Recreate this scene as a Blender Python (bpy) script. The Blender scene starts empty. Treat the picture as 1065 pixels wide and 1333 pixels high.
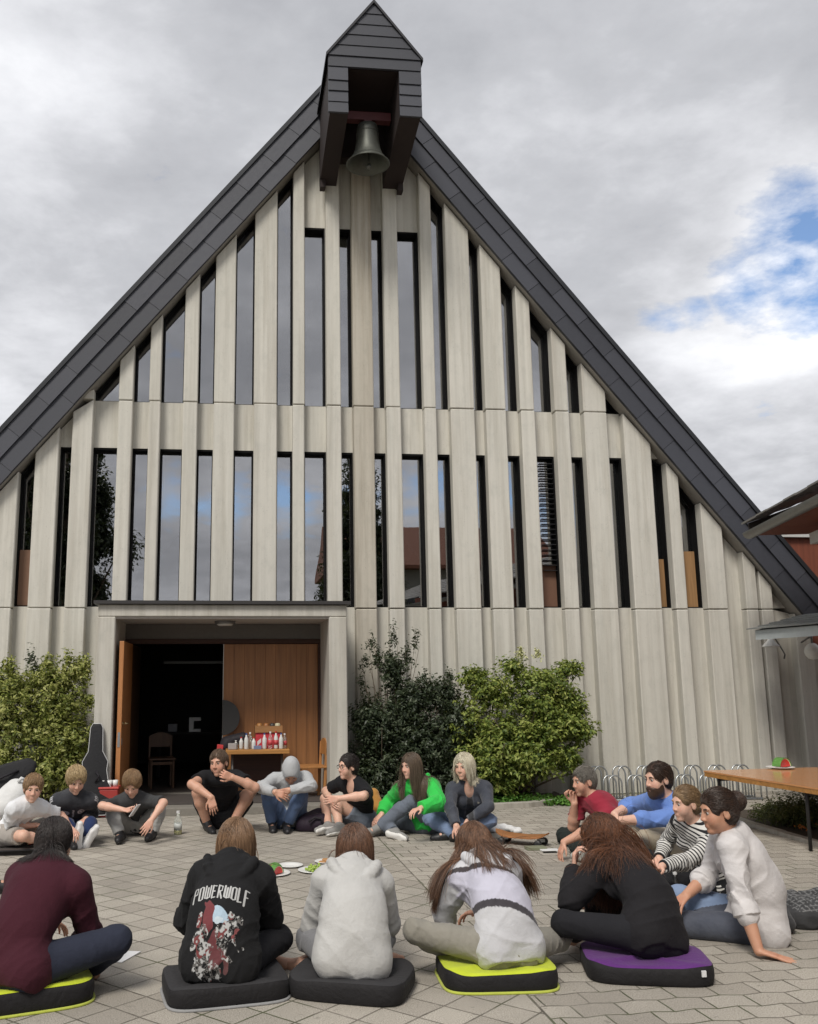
import bpy, bmesh, math, random
import numpy as np
from mathutils import Vector, Matrix, noise as mnoise
from mathutils.bvhtree import BVHTree
ONLY = None
rng = np.random.default_rng(7); random.seed(7)
scn = bpy.context.scene
COL = scn.collection
# ------------------------------------------------------------------ camera (solved from the facade's vanishing points)
FPX, CX, CY = 1205.44, 427.81, 664.44
YAW, PITCH, ROLL = 0.106555, 0.181196, -0.0060793
CAM = np.array([0.0, 0.0, 1.6])
_cy, _sy, _cp, _sp, _cr, _sr = math.cos(YAW), math.sin(YAW), math.cos(PITCH), math.sin(PITCH), math.cos(ROLL), math.sin(ROLL)
FW = np.array([_sy*_cp, _cy*_cp, _sp]); _r = np.array([_cy, -_sy, 0]); _u = np.cross(_r, FW)
RT = _cr*_r + _sr*_u; UP = -_sr*_r + _cr*_u
def ray(px, py):
    return FW*FPX + RT*(px-CX) - UP*(py-CY)
def at(px, py, Y):
    d = ray(px, py); return CAM + d*(Y/d[1])
def gnd(px, py, z=0.0):
    d = ray(px, py); return CAM + d*((z-CAM[2])/d[2])
cam = bpy.data.cameras.new("camera"); cam_o = bpy.data.objects.new("camera", cam); COL.objects.link(cam_o)
cam.sensor_fit = 'VERTICAL'; cam.sensor_height = 24.0; cam.lens = 24.0*FPX/1333.0
cam.shift_x = (532.5-CX)/1333.0; cam.shift_y = -(666.5-CY)/1333.0
cam.clip_start = 0.05; cam.clip_end = 5000
cam_o.matrix_world = Matrix(((RT[0], UP[0], -FW[0], CAM[0]), (RT[1], UP[1], -FW[1], CAM[1]), (RT[2], UP[2], -FW[2], CAM[2]), (0, 0, 0, 1)))
scn.camera = cam_o
scn.view_settings.view_transform = 'Standard'; scn.view_settings.look = 'None'
scn.view_settings.gamma = 1.0; scn.view_settings.use_curve_mapping = False

# ------------------------------------------------------------------ object helpers
def tag(o, label=None, cat=None, group=None, kind=None):
    if label: o['label'] = label
    if cat: o['category'] = cat
    if group: o['group'] = group
    if kind: o['kind'] = kind
    return o
def thing(name, label, cat, loc=(0, 0, 0), group=None):
    o = bpy.data.objects.new(name, None); COL.objects.link(o); o.location = Vector([float(v) for v in loc])
    o.empty_display_size = 0.1
    return tag(o, label, cat, group)
def link(name, me, mat=None, parent=None, smooth=False):
    o = bpy.data.objects.new(name, me); COL.objects.link(o)
    if mat is not None and not me.materials: me.materials.append(mat)
    if smooth and len(me.polygons): me.polygons.foreach_set('use_smooth', np.ones(len(me.polygons), dtype=bool))
    if parent is not None:
        o.parent = parent
        L = Vector((0, 0, 0)); p = parent
        while p is not None:
            L += p.location; p = p.parent
        if L.length > 0: me.transform(Matrix.Translation(-L))     # every coordinate below is written in world space
    return o
def children(o):
    return [c for c in bpy.data.objects if c.parent == o]
def copy_tree(o, parent=None):
    c = o.copy(); COL.objects.link(c)
    if parent is not None: c.parent = parent
    for ch in children(o): copy_tree(ch, c)
    return c
class MB:
    """collects faces of one mesh"""
    def __init__(s): s.v = []; s.f = []
    def raw(s, vs, fs):
        n = len(s.v); s.v.extend([tuple(float(c) for c in v) for v in vs]); s.f.extend([tuple(i+n for i in f) for f in fs]); return s
    def box(s, x0, x1, y0, y1, z0, z1):
        return s.raw([(x0,y0,z0),(x1,y0,z0),(x1,y1,z0),(x0,y1,z0),(x0,y0,z1),(x1,y0,z1),(x1,y1,z1),(x0,y1,z1)],
                     [(0,3,2,1),(4,5,6,7),(0,1,5,4),(1,2,6,5),(2,3,7,6),(3,0,4,7)])
    def prism(s, pts, y0, y1):
        """outline in (x,z), CCW seen from -Y, extruded y0..y1"""
        n = len(pts)
        vs = [(x, y0, z) for x, z in pts]+[(x, y1, z) for x, z in pts]
        fs = [tuple(range(n)), tuple(range(2*n-1, n-1, -1))]
        for i in range(n):
            j = (i+1) % n; fs.append((i, i+n, j+n, j))
        return s.raw(vs, fs)
    def oprism(s, pts, o, ax, ay, az, h):
        """outline pts in plane (ax,ay) at origin o, extruded h along az"""
        o = np.array(o, float); ax, ay, az = (np.array(a, float) for a in (ax, ay, az)); n = len(pts)
        vs = [o+ax*p[0]+ay*p[1] for p in pts]+[o+ax*p[0]+ay*p[1]+az*h for p in pts]
        fs = [tuple(range(n-1, -1, -1)), tuple(range(n, 2*n))]
        for i in range(n):
            j = (i+1) % n; fs.append((i, j, j+n, i+n))
        return s.raw(vs, fs)
    def tube(s, pts, r, n=8, caps=True, closed=False):
        pts = [np.array(p, float) for p in pts]; m = len(pts)
        rs = r if hasattr(r, '__len__') else [r]*m
        vs = []; fs = []; pu = None
        for i, p in enumerate(pts):
            if closed: t = pts[(i+1) % m]-pts[i-1]
            else: t = pts[min(i+1, m-1)]-pts[max(i-1, 0)]
            t = t/(np.linalg.norm(t)+1e-9)
            if pu is None:
                pu = np.cross(t, [0.3, 0.2, 1.0]) if abs(t[2]) < .9 else np.cross(t, [1., 0.1, 0])
            a = pu-t*(pu@t); a /= (np.linalg.norm(a)+1e-9); b = np.cross(t, a); pu = a
            for k in range(n):
                w = 2*math.pi*k/n; vs.append(p+rs[i]*(math.cos(w)*a+math.sin(w)*b))
        for i in range(m if closed else m-1):
            j = (i+1) % m
            for k in range(n):
                l = (k+1) % n; fs.append((i*n+k, i*n+l, j*n+l, j*n+k))
        if caps and not closed:
            fs.append(tuple(range(n-1, -1, -1))); fs.append(tuple((m-1)*n+k for k in range(n)))
        return s.raw(vs, fs)
    def lathe(s, prof, c=(0, 0, 0), n=24, axis=None):
        """prof: (r,z) list"""
        c = np.array(c, float); vs = []; fs = []
        if axis is None: ex, ey, ez = np.eye(3)
        else:
            ez = np.array(axis, float); ez /= np.linalg.norm(ez); ex = np.cross(ez, [0.1, 1, .2]); ex /= np.linalg.norm(ex); ey = np.cross(ez, ex)
        m = len(prof)
        for r, z in prof:
            for k in range(n):
                w = 2*math.pi*k/n; vs.append(c+ex*r*math.cos(w)+ey*r*math.sin(w)+ez*z)
        for i in range(m-1):
            for k in range(n):
                l = (k+1) % n; fs.append((i*n+k, i*n+l, (i+1)*n+l, (i+1)*n+k))
        if prof[0][0] > 1e-6: fs.append(tuple(range(n-1, -1, -1)))
        if prof[-1][0] > 1e-6: fs.append(tuple((m-1)*n+k for k in range(n)))
        return s.raw(vs, fs)
    def mesh(s, name, bevel=0, seg=2):
        me = bpy.data.meshes.new(name); me.from_pydata(s.v, [], s.f); me.update()
        if bevel:
            bm = bmesh.new(); bm.from_mesh(me)
            es = [e for e in bm.edges if len(e.link_faces) == 2 and e.calc_face_angle(0) > .5]
            bmesh.ops.bevel(bm, geom=es, offset=bevel, segments=seg, profile=.6, affect='EDGES', clamp_overlap=True)
            bm.to_mesh(me); bm.free()
        return me
    def build(s, name, mat, parent=None, bevel=0, smooth=False, seg=2):
        o = link(name, s.mesh(name, bevel, seg), mat, parent, smooth)
        return o

# ------------------------------------------------------------------ materials
class NT:
    def __init__(s, name):
        s.m = bpy.data.materials.new(name); s.m.use_nodes = True; s.t = s.m.node_tree; s.t.nodes.clear()
        s.out = s.n('ShaderNodeOutputMaterial')
    def n(s, typ, **kw):
        nd = s.t.nodes.new(typ)
        for k, v in kw.items():
            if k in nd.bl_rna.properties: setattr(nd, k, v)
            else: s.set(nd, k, v)
        return nd
    def set(s, nd, k, v):
        sock = nd.inputs[k] if not (isinstance(k, str) and k.startswith('i_')) else nd.inputs[int(k[2:])]
        if isinstance(v, bpy.types.NodeSocket): s.t.links.new(v, sock)
        elif isinstance(v, bpy.types.Node): s.t.links.new(v.outputs[0], sock)
        else:
            try: sock.default_value = v
            except Exception: sock.default_value = tuple(v)+(1.0,)
    def math(s, op, a, b=0.0, c=0.0):
        nd = s.n('ShaderNodeMath', operation=op)
        for i, v in enumerate((a, b, c)): s.set(nd, f'i_{i}', v)
        return nd.outputs[0]
    def mix(s, fac, a, b, blend='MIX'):
        nd = s.n('ShaderNodeMix', data_type='RGBA', blend_type=blend)
        s.set(nd, 'i_0', fac)
        for i, v in ((6, a), (7, b)):
            if isinstance(v, tuple) and len(v) == 3: v = v+(1.0,)
            s.set(nd, f'i_{i}', v)
        return nd.outputs[2]
    def ramp(s, fac, stops):
        nd = s.n('ShaderNodeValToRGB'); s.set(nd, 'Fac', fac); e = nd.color_ramp.elements
        while len(e) > 1: e.remove(e[-1])
        e[0].position = stops[0][0]; e[0].color = tuple(stops[0][1])+(1,)
        for p, c in stops[1:]:
            x = e.new(p); x.color = tuple(c)+(1,)
        return nd.outputs[0]
    def noise(s, scale, detail=4, rough=.55, vec=None, dist=0.0):
        nd = s.n('ShaderNodeTexNoise'); nd.inputs['Scale'].default_value = scale; nd.inputs['Detail'].default_value = detail
        nd.inputs['Roughness'].default_value = rough; nd.inputs['Distortion'].default_value = dist
        if vec is not None: s.set(nd, 'Vector', vec)
        return nd.outputs[0]
    def coord(s, which='Object'):
        return s.n('ShaderNodeTexCoord').outputs[which]
    def mapping(s, vec, scale=(1, 1, 1), loc=(0, 0, 0), rot=(0, 0, 0)):
        nd = s.n('ShaderNodeMapping'); s.set(nd, 'Vector', vec); nd.inputs['Scale'].default_value = scale
        nd.inputs['Location'].default_value = loc; nd.inputs['Rotation'].default_value = rot
        return nd.outputs[0]
    def bump(s, h, strength=.3, dist=.01):
        nd = s.n('ShaderNodeBump'); s.set(nd, 'Height', h); nd.inputs['Strength'].default_value = strength; nd.inputs['Distance'].default_value = dist
        return nd.outputs[0]
    def bsdf(s, color, rough=.6, metal=0, spec=.5, normal=None, **kw):
        b = s.n('ShaderNodeBsdfPrincipled')
        if isinstance(color, tuple) and len(color) == 3: color = color+(1.0,)
        s.set(b, 'Base Color', color); s.set(b, 'Roughness', rough); b.inputs['Metallic'].default_value = metal
        b.inputs['Specular IOR Level'].default_value = spec
        if normal is not None: s.set(b, 'Normal', normal)
        for k, v in kw.items(): s.set(b, k.replace('_', ' '), v)
        s.t.links.new(b.outputs[0], s.out.inputs[0]); return b
def lin(*c):
    """sRGB 0-255 -> linear"""
    return tuple(((v/255)/12.92 if v/255 <= .04045 else ((v/255+.055)/1.055)**2.4) for v in c)
_mc = {}
def simple(name, color, rough=.6, metal=0, spec=.5, var=.12, nscale=18, bump=0.0, bscale=120):
    key = (name,)
    if key in _mc: return _mc[key]
    N = NT(name); v = N.coord()
    n = N.noise(nscale, 4, .6, v)
    c = N.mix(n, tuple(x*(1-var) for x in color), tuple(min(1, x*(1+var)) for x in color))
    nm = N.bump(N.noise(bscale, 3, .6, v), bump, .004) if bump else None
    N.bsdf(c, rough, metal, spec, nm); _mc[key] = N.m
    return N.m
def mat_concrete(name='board_marked_concrete', col=(.46, .43, .36), streak=1.0):
    N = NT(name); v = N.coord()
    boards = N.noise(1.0, 2, .5, N.mapping(v, (16, 16, .25)))
    big = N.noise(.9, 5, .6, N.mapping(v, (1, 1, .35)))
    str_ = N.noise(1.0, 6, .65, N.mapping(v, (9, 9, .45)))
    fine = N.noise(60, 3, .7, v)
    pores = N.n('ShaderNodeTexVoronoi', feature='F1'); N.set(pores, 'Vector', v); pores.inputs['Scale'].default_value = 38
    pm = N.ramp(pores.outputs[0], [(0, (1, 1, 1)), (.09, (1, 1, 1)), (.16, (0, 0, 0))])
    rare = N.ramp(N.noise(7, 2, .5, v), [(.55, (0, 0, 0)), (.62, (1, 1, 1))])
    c = N.mix(N.ramp(boards, [(.3, (0, 0, 0)), (.7, (1, 1, 1))]), tuple(x*.9 for x in col), tuple(x*1.07 for x in col))
    c = N.mix(N.ramp(str_, [(.46, (0, 0, 0)), (.70, (.6*streak,)*3)]), c, tuple(a*b for a, b in zip(col, (.60, .57, .53))))
    c = N.mix(N.ramp(big, [(.45, (0, 0, 0)), (.75, (.45,)*3)]), c, tuple(a*b for a, b in zip(col, (.8, .82, .8))))
    c = N.mix(N.math('MULTIPLY', fine, .3), c, tuple(x*1.2 for x in col))
    c = N.mix(N.math('MULTIPLY', N.math('MULTIPLY', pm, rare), .7), c, (.1, .09, .08))
    h = N.math('ADD', N.math('MULTIPLY', boards, .6), N.math('MULTIPLY', fine, .35))
    mott = N.noise(6, 6, .7, N.mapping(v, (1, 1, .6))); c = N.mix(N.ramp(mott, [(.5, (0, 0, 0)), (.72, (.42,)*3)]), c, tuple(a*b for a, b in zip(col, (.72, .74, .74))))
    N.bsdf(c, .9, 0, .25, N.bump(N.math('ADD', h, N.math('MULTIPLY', mott, .5)), .5, .01)); return N.m
def mat_stain():
    m = mat_concrete('rust_streaked_concrete', (.47, .435, .37), 1.5); t = m.node_tree
    b = [n for n in t.nodes if n.type == 'BSDF_PRINCIPLED'][0]; src = b.inputs['Base Color'].links[0].from_socket
    N = NT.__new__(NT); N.m = m; N.t = t
    v = N.coord(); k = N.noise(1.0, 5, .65, N.mapping(v, (12, 12, .35)), .4); sep = N.n('ShaderNodeSeparateXYZ'); N.set(sep, 0, v)
    hi = N.ramp(N.math('DIVIDE', sep.outputs[2], 10.0), [(.45, (0, 0, 0)), (.8, (1, 1, 1))])
    c = N.mix(N.math('MULTIPLY', N.ramp(k, [(.44, (0, 0, 0)), (.68, (.38,)*3)]), hi), src, (.24, .18, .12))
    t.links.new(c, b.inputs['Base Color']); return m
def mat_slate(name='dark_slate', col=(.055, .058, .068)):
    N = NT(name); v = N.coord(); g = N.n('ShaderNodeNewGeometry')
    c = N.mix(g.outputs['Random Per Island'], tuple(x*.72 for x in col), tuple(x*1.35 for x in col))
    n = N.noise(14, 5, .7, v)
    c = N.mix(N.math('MULTIPLY', n, .45), c, tuple(x*1.9 for x in col))
    N.bsdf(c, N.math('ADD', N.math('MULTIPLY', n, .3), .4), 0, .4, N.bump(N.noise(50, 4, .7, v), .25, .006)); return N.m
def mat_wood(name, col, axis=2, rough=.45, scale=1.0, dark=.6):
    N = NT(name); v = N.coord()
    sc = [22*scale]*3; sc[axis] = 1.1*scale
    n = N.noise(1.0, 6, .62, N.mapping(v, tuple(sc)), .6)
    f = N.noise(1.0, 3, .6, N.mapping(v, tuple(x*5 for x in sc)))
    c = N.mix(N.ramp(n, [(.3, (0, 0, 0)), (.7, (1, 1, 1))]), tuple(x*dark for x in col), tuple(x*1.12 for x in col))
    c = N.mix(N.math('MULTIPLY', f, .35), c, tuple(x*.7 for x in col))
    N.bsdf(c, rough, 0, .45, N.bump(f, .12, .003)); return N.m
def mat_cloth(name, col, rough=.9, var=.16, weave=260, attr=False, sheen=.15, fuzz=.35):
    if name in _mc: return _mc[name]
    N = NT(name); v = N.coord()
    if attr:
        a = N.n('ShaderNodeAttribute', attribute_name='paint'); base = a.outputs['Color']
        n = N.noise(9, 4, .6, v); c = N.mix(n, N.mix(.25, base, (0, 0, 0)), N.mix(.06, base, (1, 1, 1)))
    else:
        n = N.noise(9, 4, .6, v)
        c = N.mix(n, tuple(x*(1-var) for x in col), tuple(min(1, x*(1+var)) for x in col))
    w = N.noise(weave, 2, .6, v); w2 = N.noise(34, 4, .6, v)
    if max(col) < .08 and not attr: sheen = .02
    w3 = N.noise(11, 3, .55, v, 1.8)
    h = N.math('ADD', N.math('ADD', N.math('MULTIPLY', w, .35), w2), N.math('MULTIPLY', w3, 1.5))
    b = N.bsdf(c, rough, 0, .2, N.bump(h, fuzz*1.3, .006)); b.inputs['Sheen Weight'].default_value = sheen
    _mc[name] = N.m; return N.m
def mat_glass(name='window_glass', refl=.42, tint=(.55, .58, .62)):
    N = NT(name); v = N.coord()
    nm = N.bump(N.noise(.55, 2, .5, v), .05, .05)
    gl = N.n('ShaderNodeBsdfGlossy'); gl.inputs['Roughness'].default_value = .004; gl.inputs['Color'].default_value = (.92, .91, .91, 1); N.set(gl, 'Normal', nm)
    tr = N.n('ShaderNodeBsdfTransparent'); tr.inputs['Color'].default_value = tint+(1,)
    mx = N.n('ShaderNodeMixShader')
    fr = N.n('ShaderNodeFresnel'); fr.inputs['IOR'].default_value = 1.5
    N.set(mx, 0, N.math('MINIMUM', N.math('ADD', fr.outputs[0], refl), .9)); N.set(mx, 1, tr.outputs[0]); N.set(mx, 2, gl.outputs[0])
    N.t.links.new(mx.outputs[0], N.out.inputs[0]); return N.m
# ================================================================== world, sun
SUN_EL, SUN_AZ = math.radians(50), math.radians(208)      # azimuth from +Y towards +X: behind the camera, to the left
def world():
    w = bpy.data.worlds.new("World"); scn.world = w; w.use_nodes = True; t = w.node_tree; t.nodes.clear()
    N = NT.__new__(NT); N.m = w; N.t = t; N.out = N.n('ShaderNodeOutputWorld')
    sky = N.n('ShaderNodeTexSky'); sky.sky_type = 'NISHITA'; sky.sun_disc = False
    sky.sun_elevation = SUN_EL; sky.sun_rotation = SUN_AZ; sky.altitude = 900; sky.air_density = 1.0; sky.dust_density = .6; sky.ozone_density = 2.0
    d = N.coord('Generated')
    sep = N.n('ShaderNodeSeparateXYZ'); N.set(sep, 0, d); X, Y, Z = sep.outputs
    zz = N.math('ADD', N.math('MAXIMUM', Z, 0.0), .22)      # cloud deck seen in perspective
    cmb = N.n('ShaderNodeCombineXYZ'); N.set(cmb, 0, N.math('DIVIDE', X, zz)); N.set(cmb, 1, N.math('DIVIDE', Y, zz)); N.set(cmb, 2, N.math('MULTIPLY', Z, 1.2))
    p = cmb.outputs[0]
    big = N.noise(1.15, 6, .55, p, .15); fine = N.noise(3.1, 8, .56, p, .12); soft = N.noise(.8, 3, .5, N.mapping(p, (1, 1, 1), (3.1, 1.7, 0)))
    def hole(px, py, r, k, back=False):
        """an opening in the cloud around one direction of the sky"""
        v = ray(px, py); v = v/np.linalg.norm(v)
        if back: v = v*np.array([1, -1, 1])
        dt = N.n('ShaderNodeVectorMath', operation='DISTANCE'); N.set(dt, 0, d); dt.inputs[1].default_value = tuple(v)
        return N.math('MULTIPLY', N.math('MAXIMUM', N.math('SUBTRACT', 1.0, N.math('DIVIDE', dt.outputs['Value'], r)), 0.0), k)
    hs = [hole(1050, 290, .085, .66), hole(1035, 340, .075, .60), hole(972, 372, .055, .50), hole(1120, 330, .12, .65), hole(872, 420, .045, .30), hole(905, 405, .04, .30),
          hole(300, 650, .06, .44, True), hole(380, 650, .065, .46, True), hole(470, 650, .065, .48, True), hole(560, 645, .065, .48, True), hole(650, 645, .065, .44, True), hole(740, 655, .07, .45, True), hole(225, 640, .05, .38, True)]
    H = hs[0]
    for h in hs[1:]: H = N.math('MAXIMUM', H, h)
    tear = N.noise(8.0, 9, .60, p, .1)
    dens = N.math('SUBTRACT', N.math('ADD', N.math('ADD', N.math('MULTIPLY', big, .6), N.math('MULTIPLY', fine, .9)), N.math('MULTIPLY', N.math('SUBTRACT', tear, .5), .85)), H)
    cover = N.ramp(dens, [(.28, (0, 0, 0)), (.44, (.55,)*3), (.58, (1, 1, 1))])
    def glow(px, py, r, k):
        v = ray(px, py); v = v/np.linalg.norm(v)
        dt = N.n('ShaderNodeVectorMath', operation='DISTANCE'); N.set(dt, 0, d); dt.inputs[1].default_value = tuple(v)
        s = N.math('MAXIMUM', N.math('SUBTRACT', 1.0, N.math('DIVIDE', dt.outputs['Value'], r)), 0.0)
        return N.math('MULTIPLY', N.math('MULTIPLY', s, s), k)
    # thin bright cloud where the deck opens, darker belly elsewhere
    br = N.math('ADD', N.math('MULTIPLY', N.math('SUBTRACT', soft, .5), .75), N.math('ADD', N.math('MULTIPLY', N.math('SUBTRACT', fine, .5), .75), N.math('MULTIPLY', N.math('SUBTRACT', tear, .5), .42)))
    for g in (glow(960, 480, .17, .36), glow(1060, 425, .13, .40), glow(-40, 60, .28, .32), glow(0, 420, .25, .05), glow(1000, 240, .16, .10), glow(650, 230, .2, .10)): br = N.math('ADD', br, g)
    br = N.math('ADD', br, N.math('MULTIPLY', H, .35))
    cc = N.ramp(N.math('ADD', br, .40), [(0.0, (.21, .215, .232)), (.36, (.315, .32, .338)), (.62, (.46, .465, .485)), (.85, (.60, .605, .62)), (1.0, (.74, .74, .745))])
    mul = N.n('ShaderNodeMix', data_type='RGBA', blend_type='MULTIPLY'); mul.inputs[0].default_value = 1
    N.set(mul, 6, sky.outputs[0]); mul.inputs[7].default_value = (.1, .1, .1, 1)
    c = N.mix(cover, mul.outputs[2], cc)
    bg = N.n('ShaderNodeBackground'); N.set(bg, 'Color', c); bg.inputs['Strength'].default_value = 1.0
    N.t.links.new(bg.outputs[0], N.out.inputs[0])
world()
sl = bpy.data.lights.new("sun", 'SUN'); sl.energy = 1.5; sl.angle = math.radians(18); sl.color = (1, .95, .87)
so = bpy.data.objects.new("sun", sl); COL.objects.link(so)
_sd = Vector((math.cos(SUN_EL)*math.sin(SUN_AZ), math.cos(SUN_EL)*math.cos(SUN_AZ), math.sin(SUN_EL)))
so.rotation_euler = _sd.to_track_quat('Z', 'Y').to_euler(); so.location = (0, -5, 30)
scn.view_settings.exposure = 0.90

# ================================================================== ground
SEAM_X = 1.543
def mat_paving():
    N = NT('concrete_block_paving'); v = N.coord()
    warp = N.n('ShaderNodeVectorMath', operation='MULTIPLY_ADD'); 
    nz = N.n('ShaderNodeTexNoise'); nz.inputs['Scale'].default_value = 3.0; N.set(nz, 'Vector', v)
    N.set(warp, 0, nz.outputs['Color']); warp.inputs[1].default_value = (.022, .022, 0); N.set(warp, 2, v)
    v2 = warp.outputs[0]
    sep = N.n('ShaderNodeSeparateXYZ'); N.set(sep, 0, v); side = N.math('GREATER_THAN', sep.outputs[0], SEAM_X)
    def brick(vec, w, h, off, mort):
        b = N.n('ShaderNodeTexBrick', offset=off, offset_frequency=2, squash=1.0); N.set(b, 'Vector', vec)
        b.inputs['Color1'].default_value = (0, 0, 0, 1); b.inputs['Color2'].default_value = (1, 1, 1, 1); b.inputs['Mortar'].default_value = (.5, .5, .5, 1)
        b.inputs['Scale'].default_value = 1.0; b.inputs['Mortar Size'].default_value = mort; b.inputs['Mortar Smooth'].default_value = .55
        b.inputs['Brick Width'].default_value = w; b.inputs['Row Height'].default_value = h; return b
    A = brick(N.mapping(v2, (1, 1, 1), (.03, .02, 0), (0, 0, math.radians(46))), .21, .21, 0.0, .0068)
    # the right field: interlocking bricks with zigzag long joints
    sx = N.n('ShaderNodeSeparateXYZ'); N.set(sx, 0, v2)
    zig = N.math('MULTIPLY', N.math('PINGPONG', sx.outputs[0], .115), .17)
    cb = N.n('ShaderNodeCombineXYZ'); N.set(cb, 0, sx.outputs[0]); N.set(cb, 1, N.math('ADD', sx.outputs[1], zig))
    B = brick(N.mapping(cb.outputs[0], (1, 1, 1), (.01, .05, 0), (0, 0, math.radians(-3))), .232, .165, .5, .0068)
    bc = N.mix(side, A.outputs['Color'], B.outputs['Color'])
    mo = N.mix(side, A.outputs['Fac'], B.outputs['Fac'])
    sd = N.math('LESS_THAN', N.math('ABSOLUTE', N.math('SUBTRACT', sep.outputs[0], SEAM_X)), .007)
    mo = N.math('MAXIMUM', mo, sd)
    g1 = N.noise(170, 3, .75, v); g2 = N.noise(420, 2, .6, v); st = N.noise(.8, 6, .62, v); st2 = N.noise(5.5, 4, .6, v)
    c = N.mix(bc, (.36, .325, .277), (.525, .483, .415))
    c = N.mix(N.ramp(st, [(.42, (0, 0, 0)), (.7, (.6,)*3)]), c, (.31, .288, .252))
    c = N.mix(N.ramp(st2, [(.55, (0, 0, 0)), (.75, (.35,)*3)]), c, (.45, .41, .35))
    c = N.mix(N.ramp(g1, [(.44, (.75,)*3), (.52, (0, 0, 0))]), c, (.13, .118, .10))
    c = N.mix(N.ramp(g2, [(.56, (0, 0, 0)), (.68, (.5,)*3)]), c, (.6, .56, .5))
    jn = N.ramp(N.noise(6, 3, .6, v), [(.3, (.35,)*3), (.62, (1, 1, 1))])
    c = N.mix(N.math('MULTIPLY', mo, N.math('MULTIPLY', jn, .92)), c, (.075, .066, .052))
    damp = N.ramp(N.noise(.55, 7, .66, N.mapping(v, (1, 1, 1), (3, 7, 0)), .6), [(.50, (0, 0, 0)), (.60, (.34,)*3), (.75, (.5,)*3)])
    c = N.mix(damp, c, (.22, .205, .18))
    spots = N.ramp(N.noise(22, 2, .5, v), [(.68, (0, 0, 0)), (.73, (.5,)*3)]); c = N.mix(spots, c, (.16, .15, .13))
    moss = N.math('MULTIPLY', mo, N.ramp(N.noise(1.6, 4, .6, v), [(.5, (0, 0, 0)), (.62, (.75,)*3)])); c = N.mix(moss, c, (.07, .085, .035))
    h = N.math('SUBTRACT', N.math('MULTIPLY', N.math('ADD', g1, N.math('MULTIPLY', bc, .7)), .28), N.math('MULTIPLY', mo, .9))
    N.bsdf(c, .93, 0, .22, N.bump(h, .55, .008)); return N.m
mb = MB(); mb.raw([(-3000, -3000, 0), (3000, -3000, 0), (3000, 3000, 0), (-3000, 3000, 0)], [(0, 1, 2, 3)])
tag(mb.build('ground', simple('plain_ground', (.16, .16, .1), .95, var=.3, nscale=.05)), kind='structure')
mb = MB(); mb.raw([(-14, -9, .006), (16, -9, .006), (16, 12.9, .006), (-14, 12.9, .006)], [(0, 1, 2, 3)])
tag(mb.build('pavement', mat_paving()), kind='structure')

# ================================================================== the church
M_CONC = mat_concrete('board_marked_concrete', (.575, .555, .50)); M_CONC2 = mat_concrete('recessed_concrete', (.57, .55, .495), 1.2); M_CONC3 = mat_concrete('portal_concrete', (.51, .49, .44), 1.2)
M_STAIN = mat_stain(); M_SLATE = mat_slate('dark_slate', (.040, .042, .052)); M_BLACK = simple('black_window_metal', (.005, .005, .0055), .75, spec=.15)
M_GLASS = mat_glass('window_glass', .31); M_DARK = simple('dark_interior', (.02, .018, .016), .9)
M_DOOR = mat_wood('orange_door_wood', (.37, .165, .062), 2, .42, dark=.66); M_BROWN = mat_wood('dark_brown_timber', (.06, .022, .012), 0, .6)
M_PANEL = mat_wood('window_wood_panel', (.42, .24, .11), 2, .5); M_ORED = mat_wood('red_brown_cladding', (.20, .055, .028), 2, .7)
M_PLASTER = simple('portal_plaster', (.48, .45, .42), .9, bump=.2)
M_STEEL = simple('galvanised_steel', (.42, .44, .45), .35, .8, var=.18)
YF, YP, YG = 13.0, 13.165, 13.31      # rib fronts, recessed panels, panes
church = thing('church', 'grey concrete church with slender ribs, tall windows and steep dark slate gable', 'church', (1.9, 13.5, 0))
# roof lines from the photograph, in the plane of the verge
YV = 12.86
def wxz(px, py, Y): p = at(px, py, Y); return np.array([p[0], p[2]])
lo = [wxz(337, 200, YV), wxz(100, 455, YV)]; li = [wxz(396, 203.6, YV), wxz(100, 524.6, YV)]
ro = [wxz(585, 200, YV), wxz(840, 496, YV)]; ri = [wxz(536.7, 200, YV), wxz(840, 553, YV)]
def meet(a, b):
    d1 = a[1]-a[0]; d2 = b[1]-b[0]; t = np.linalg.solve(np.array([d1, -d2]).T, b[0]-a[0]); return a[0]+d1*t[0]
AO, AI = meet(lo, ro), meet(li, ri)
sL = ((lo[1]-lo[0])[1]/(lo[1]-lo[0])[0] + (li[1]-li[0])[1]/(li[1]-li[0])[0])/2
sR = ((ro[1]-ro[0])[1]/(ro[1]-ro[0])[0] + (ri[1]-ri[0])[1]/(ri[1]-ri[0])[0])/2
sS = (abs(sL)+abs(sR))/2
print('ROOF apex', AO, AI, 'slopes', sL, sR)
AX = (AO[0]+AI[0])/2; ZO, ZI = AO[1], AI[1]
def z_in(x): return ZI-(sL if False else sS)*abs(x-AX)            # underside of the verge
XE = AX+ (ZI-wxz(1040, 800, YV)[1])/sS                    # right eave
print('AX', AX, 'ZO', ZO, 'ZI', ZI, 'slope', sS, 'eave x', XE)
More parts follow.
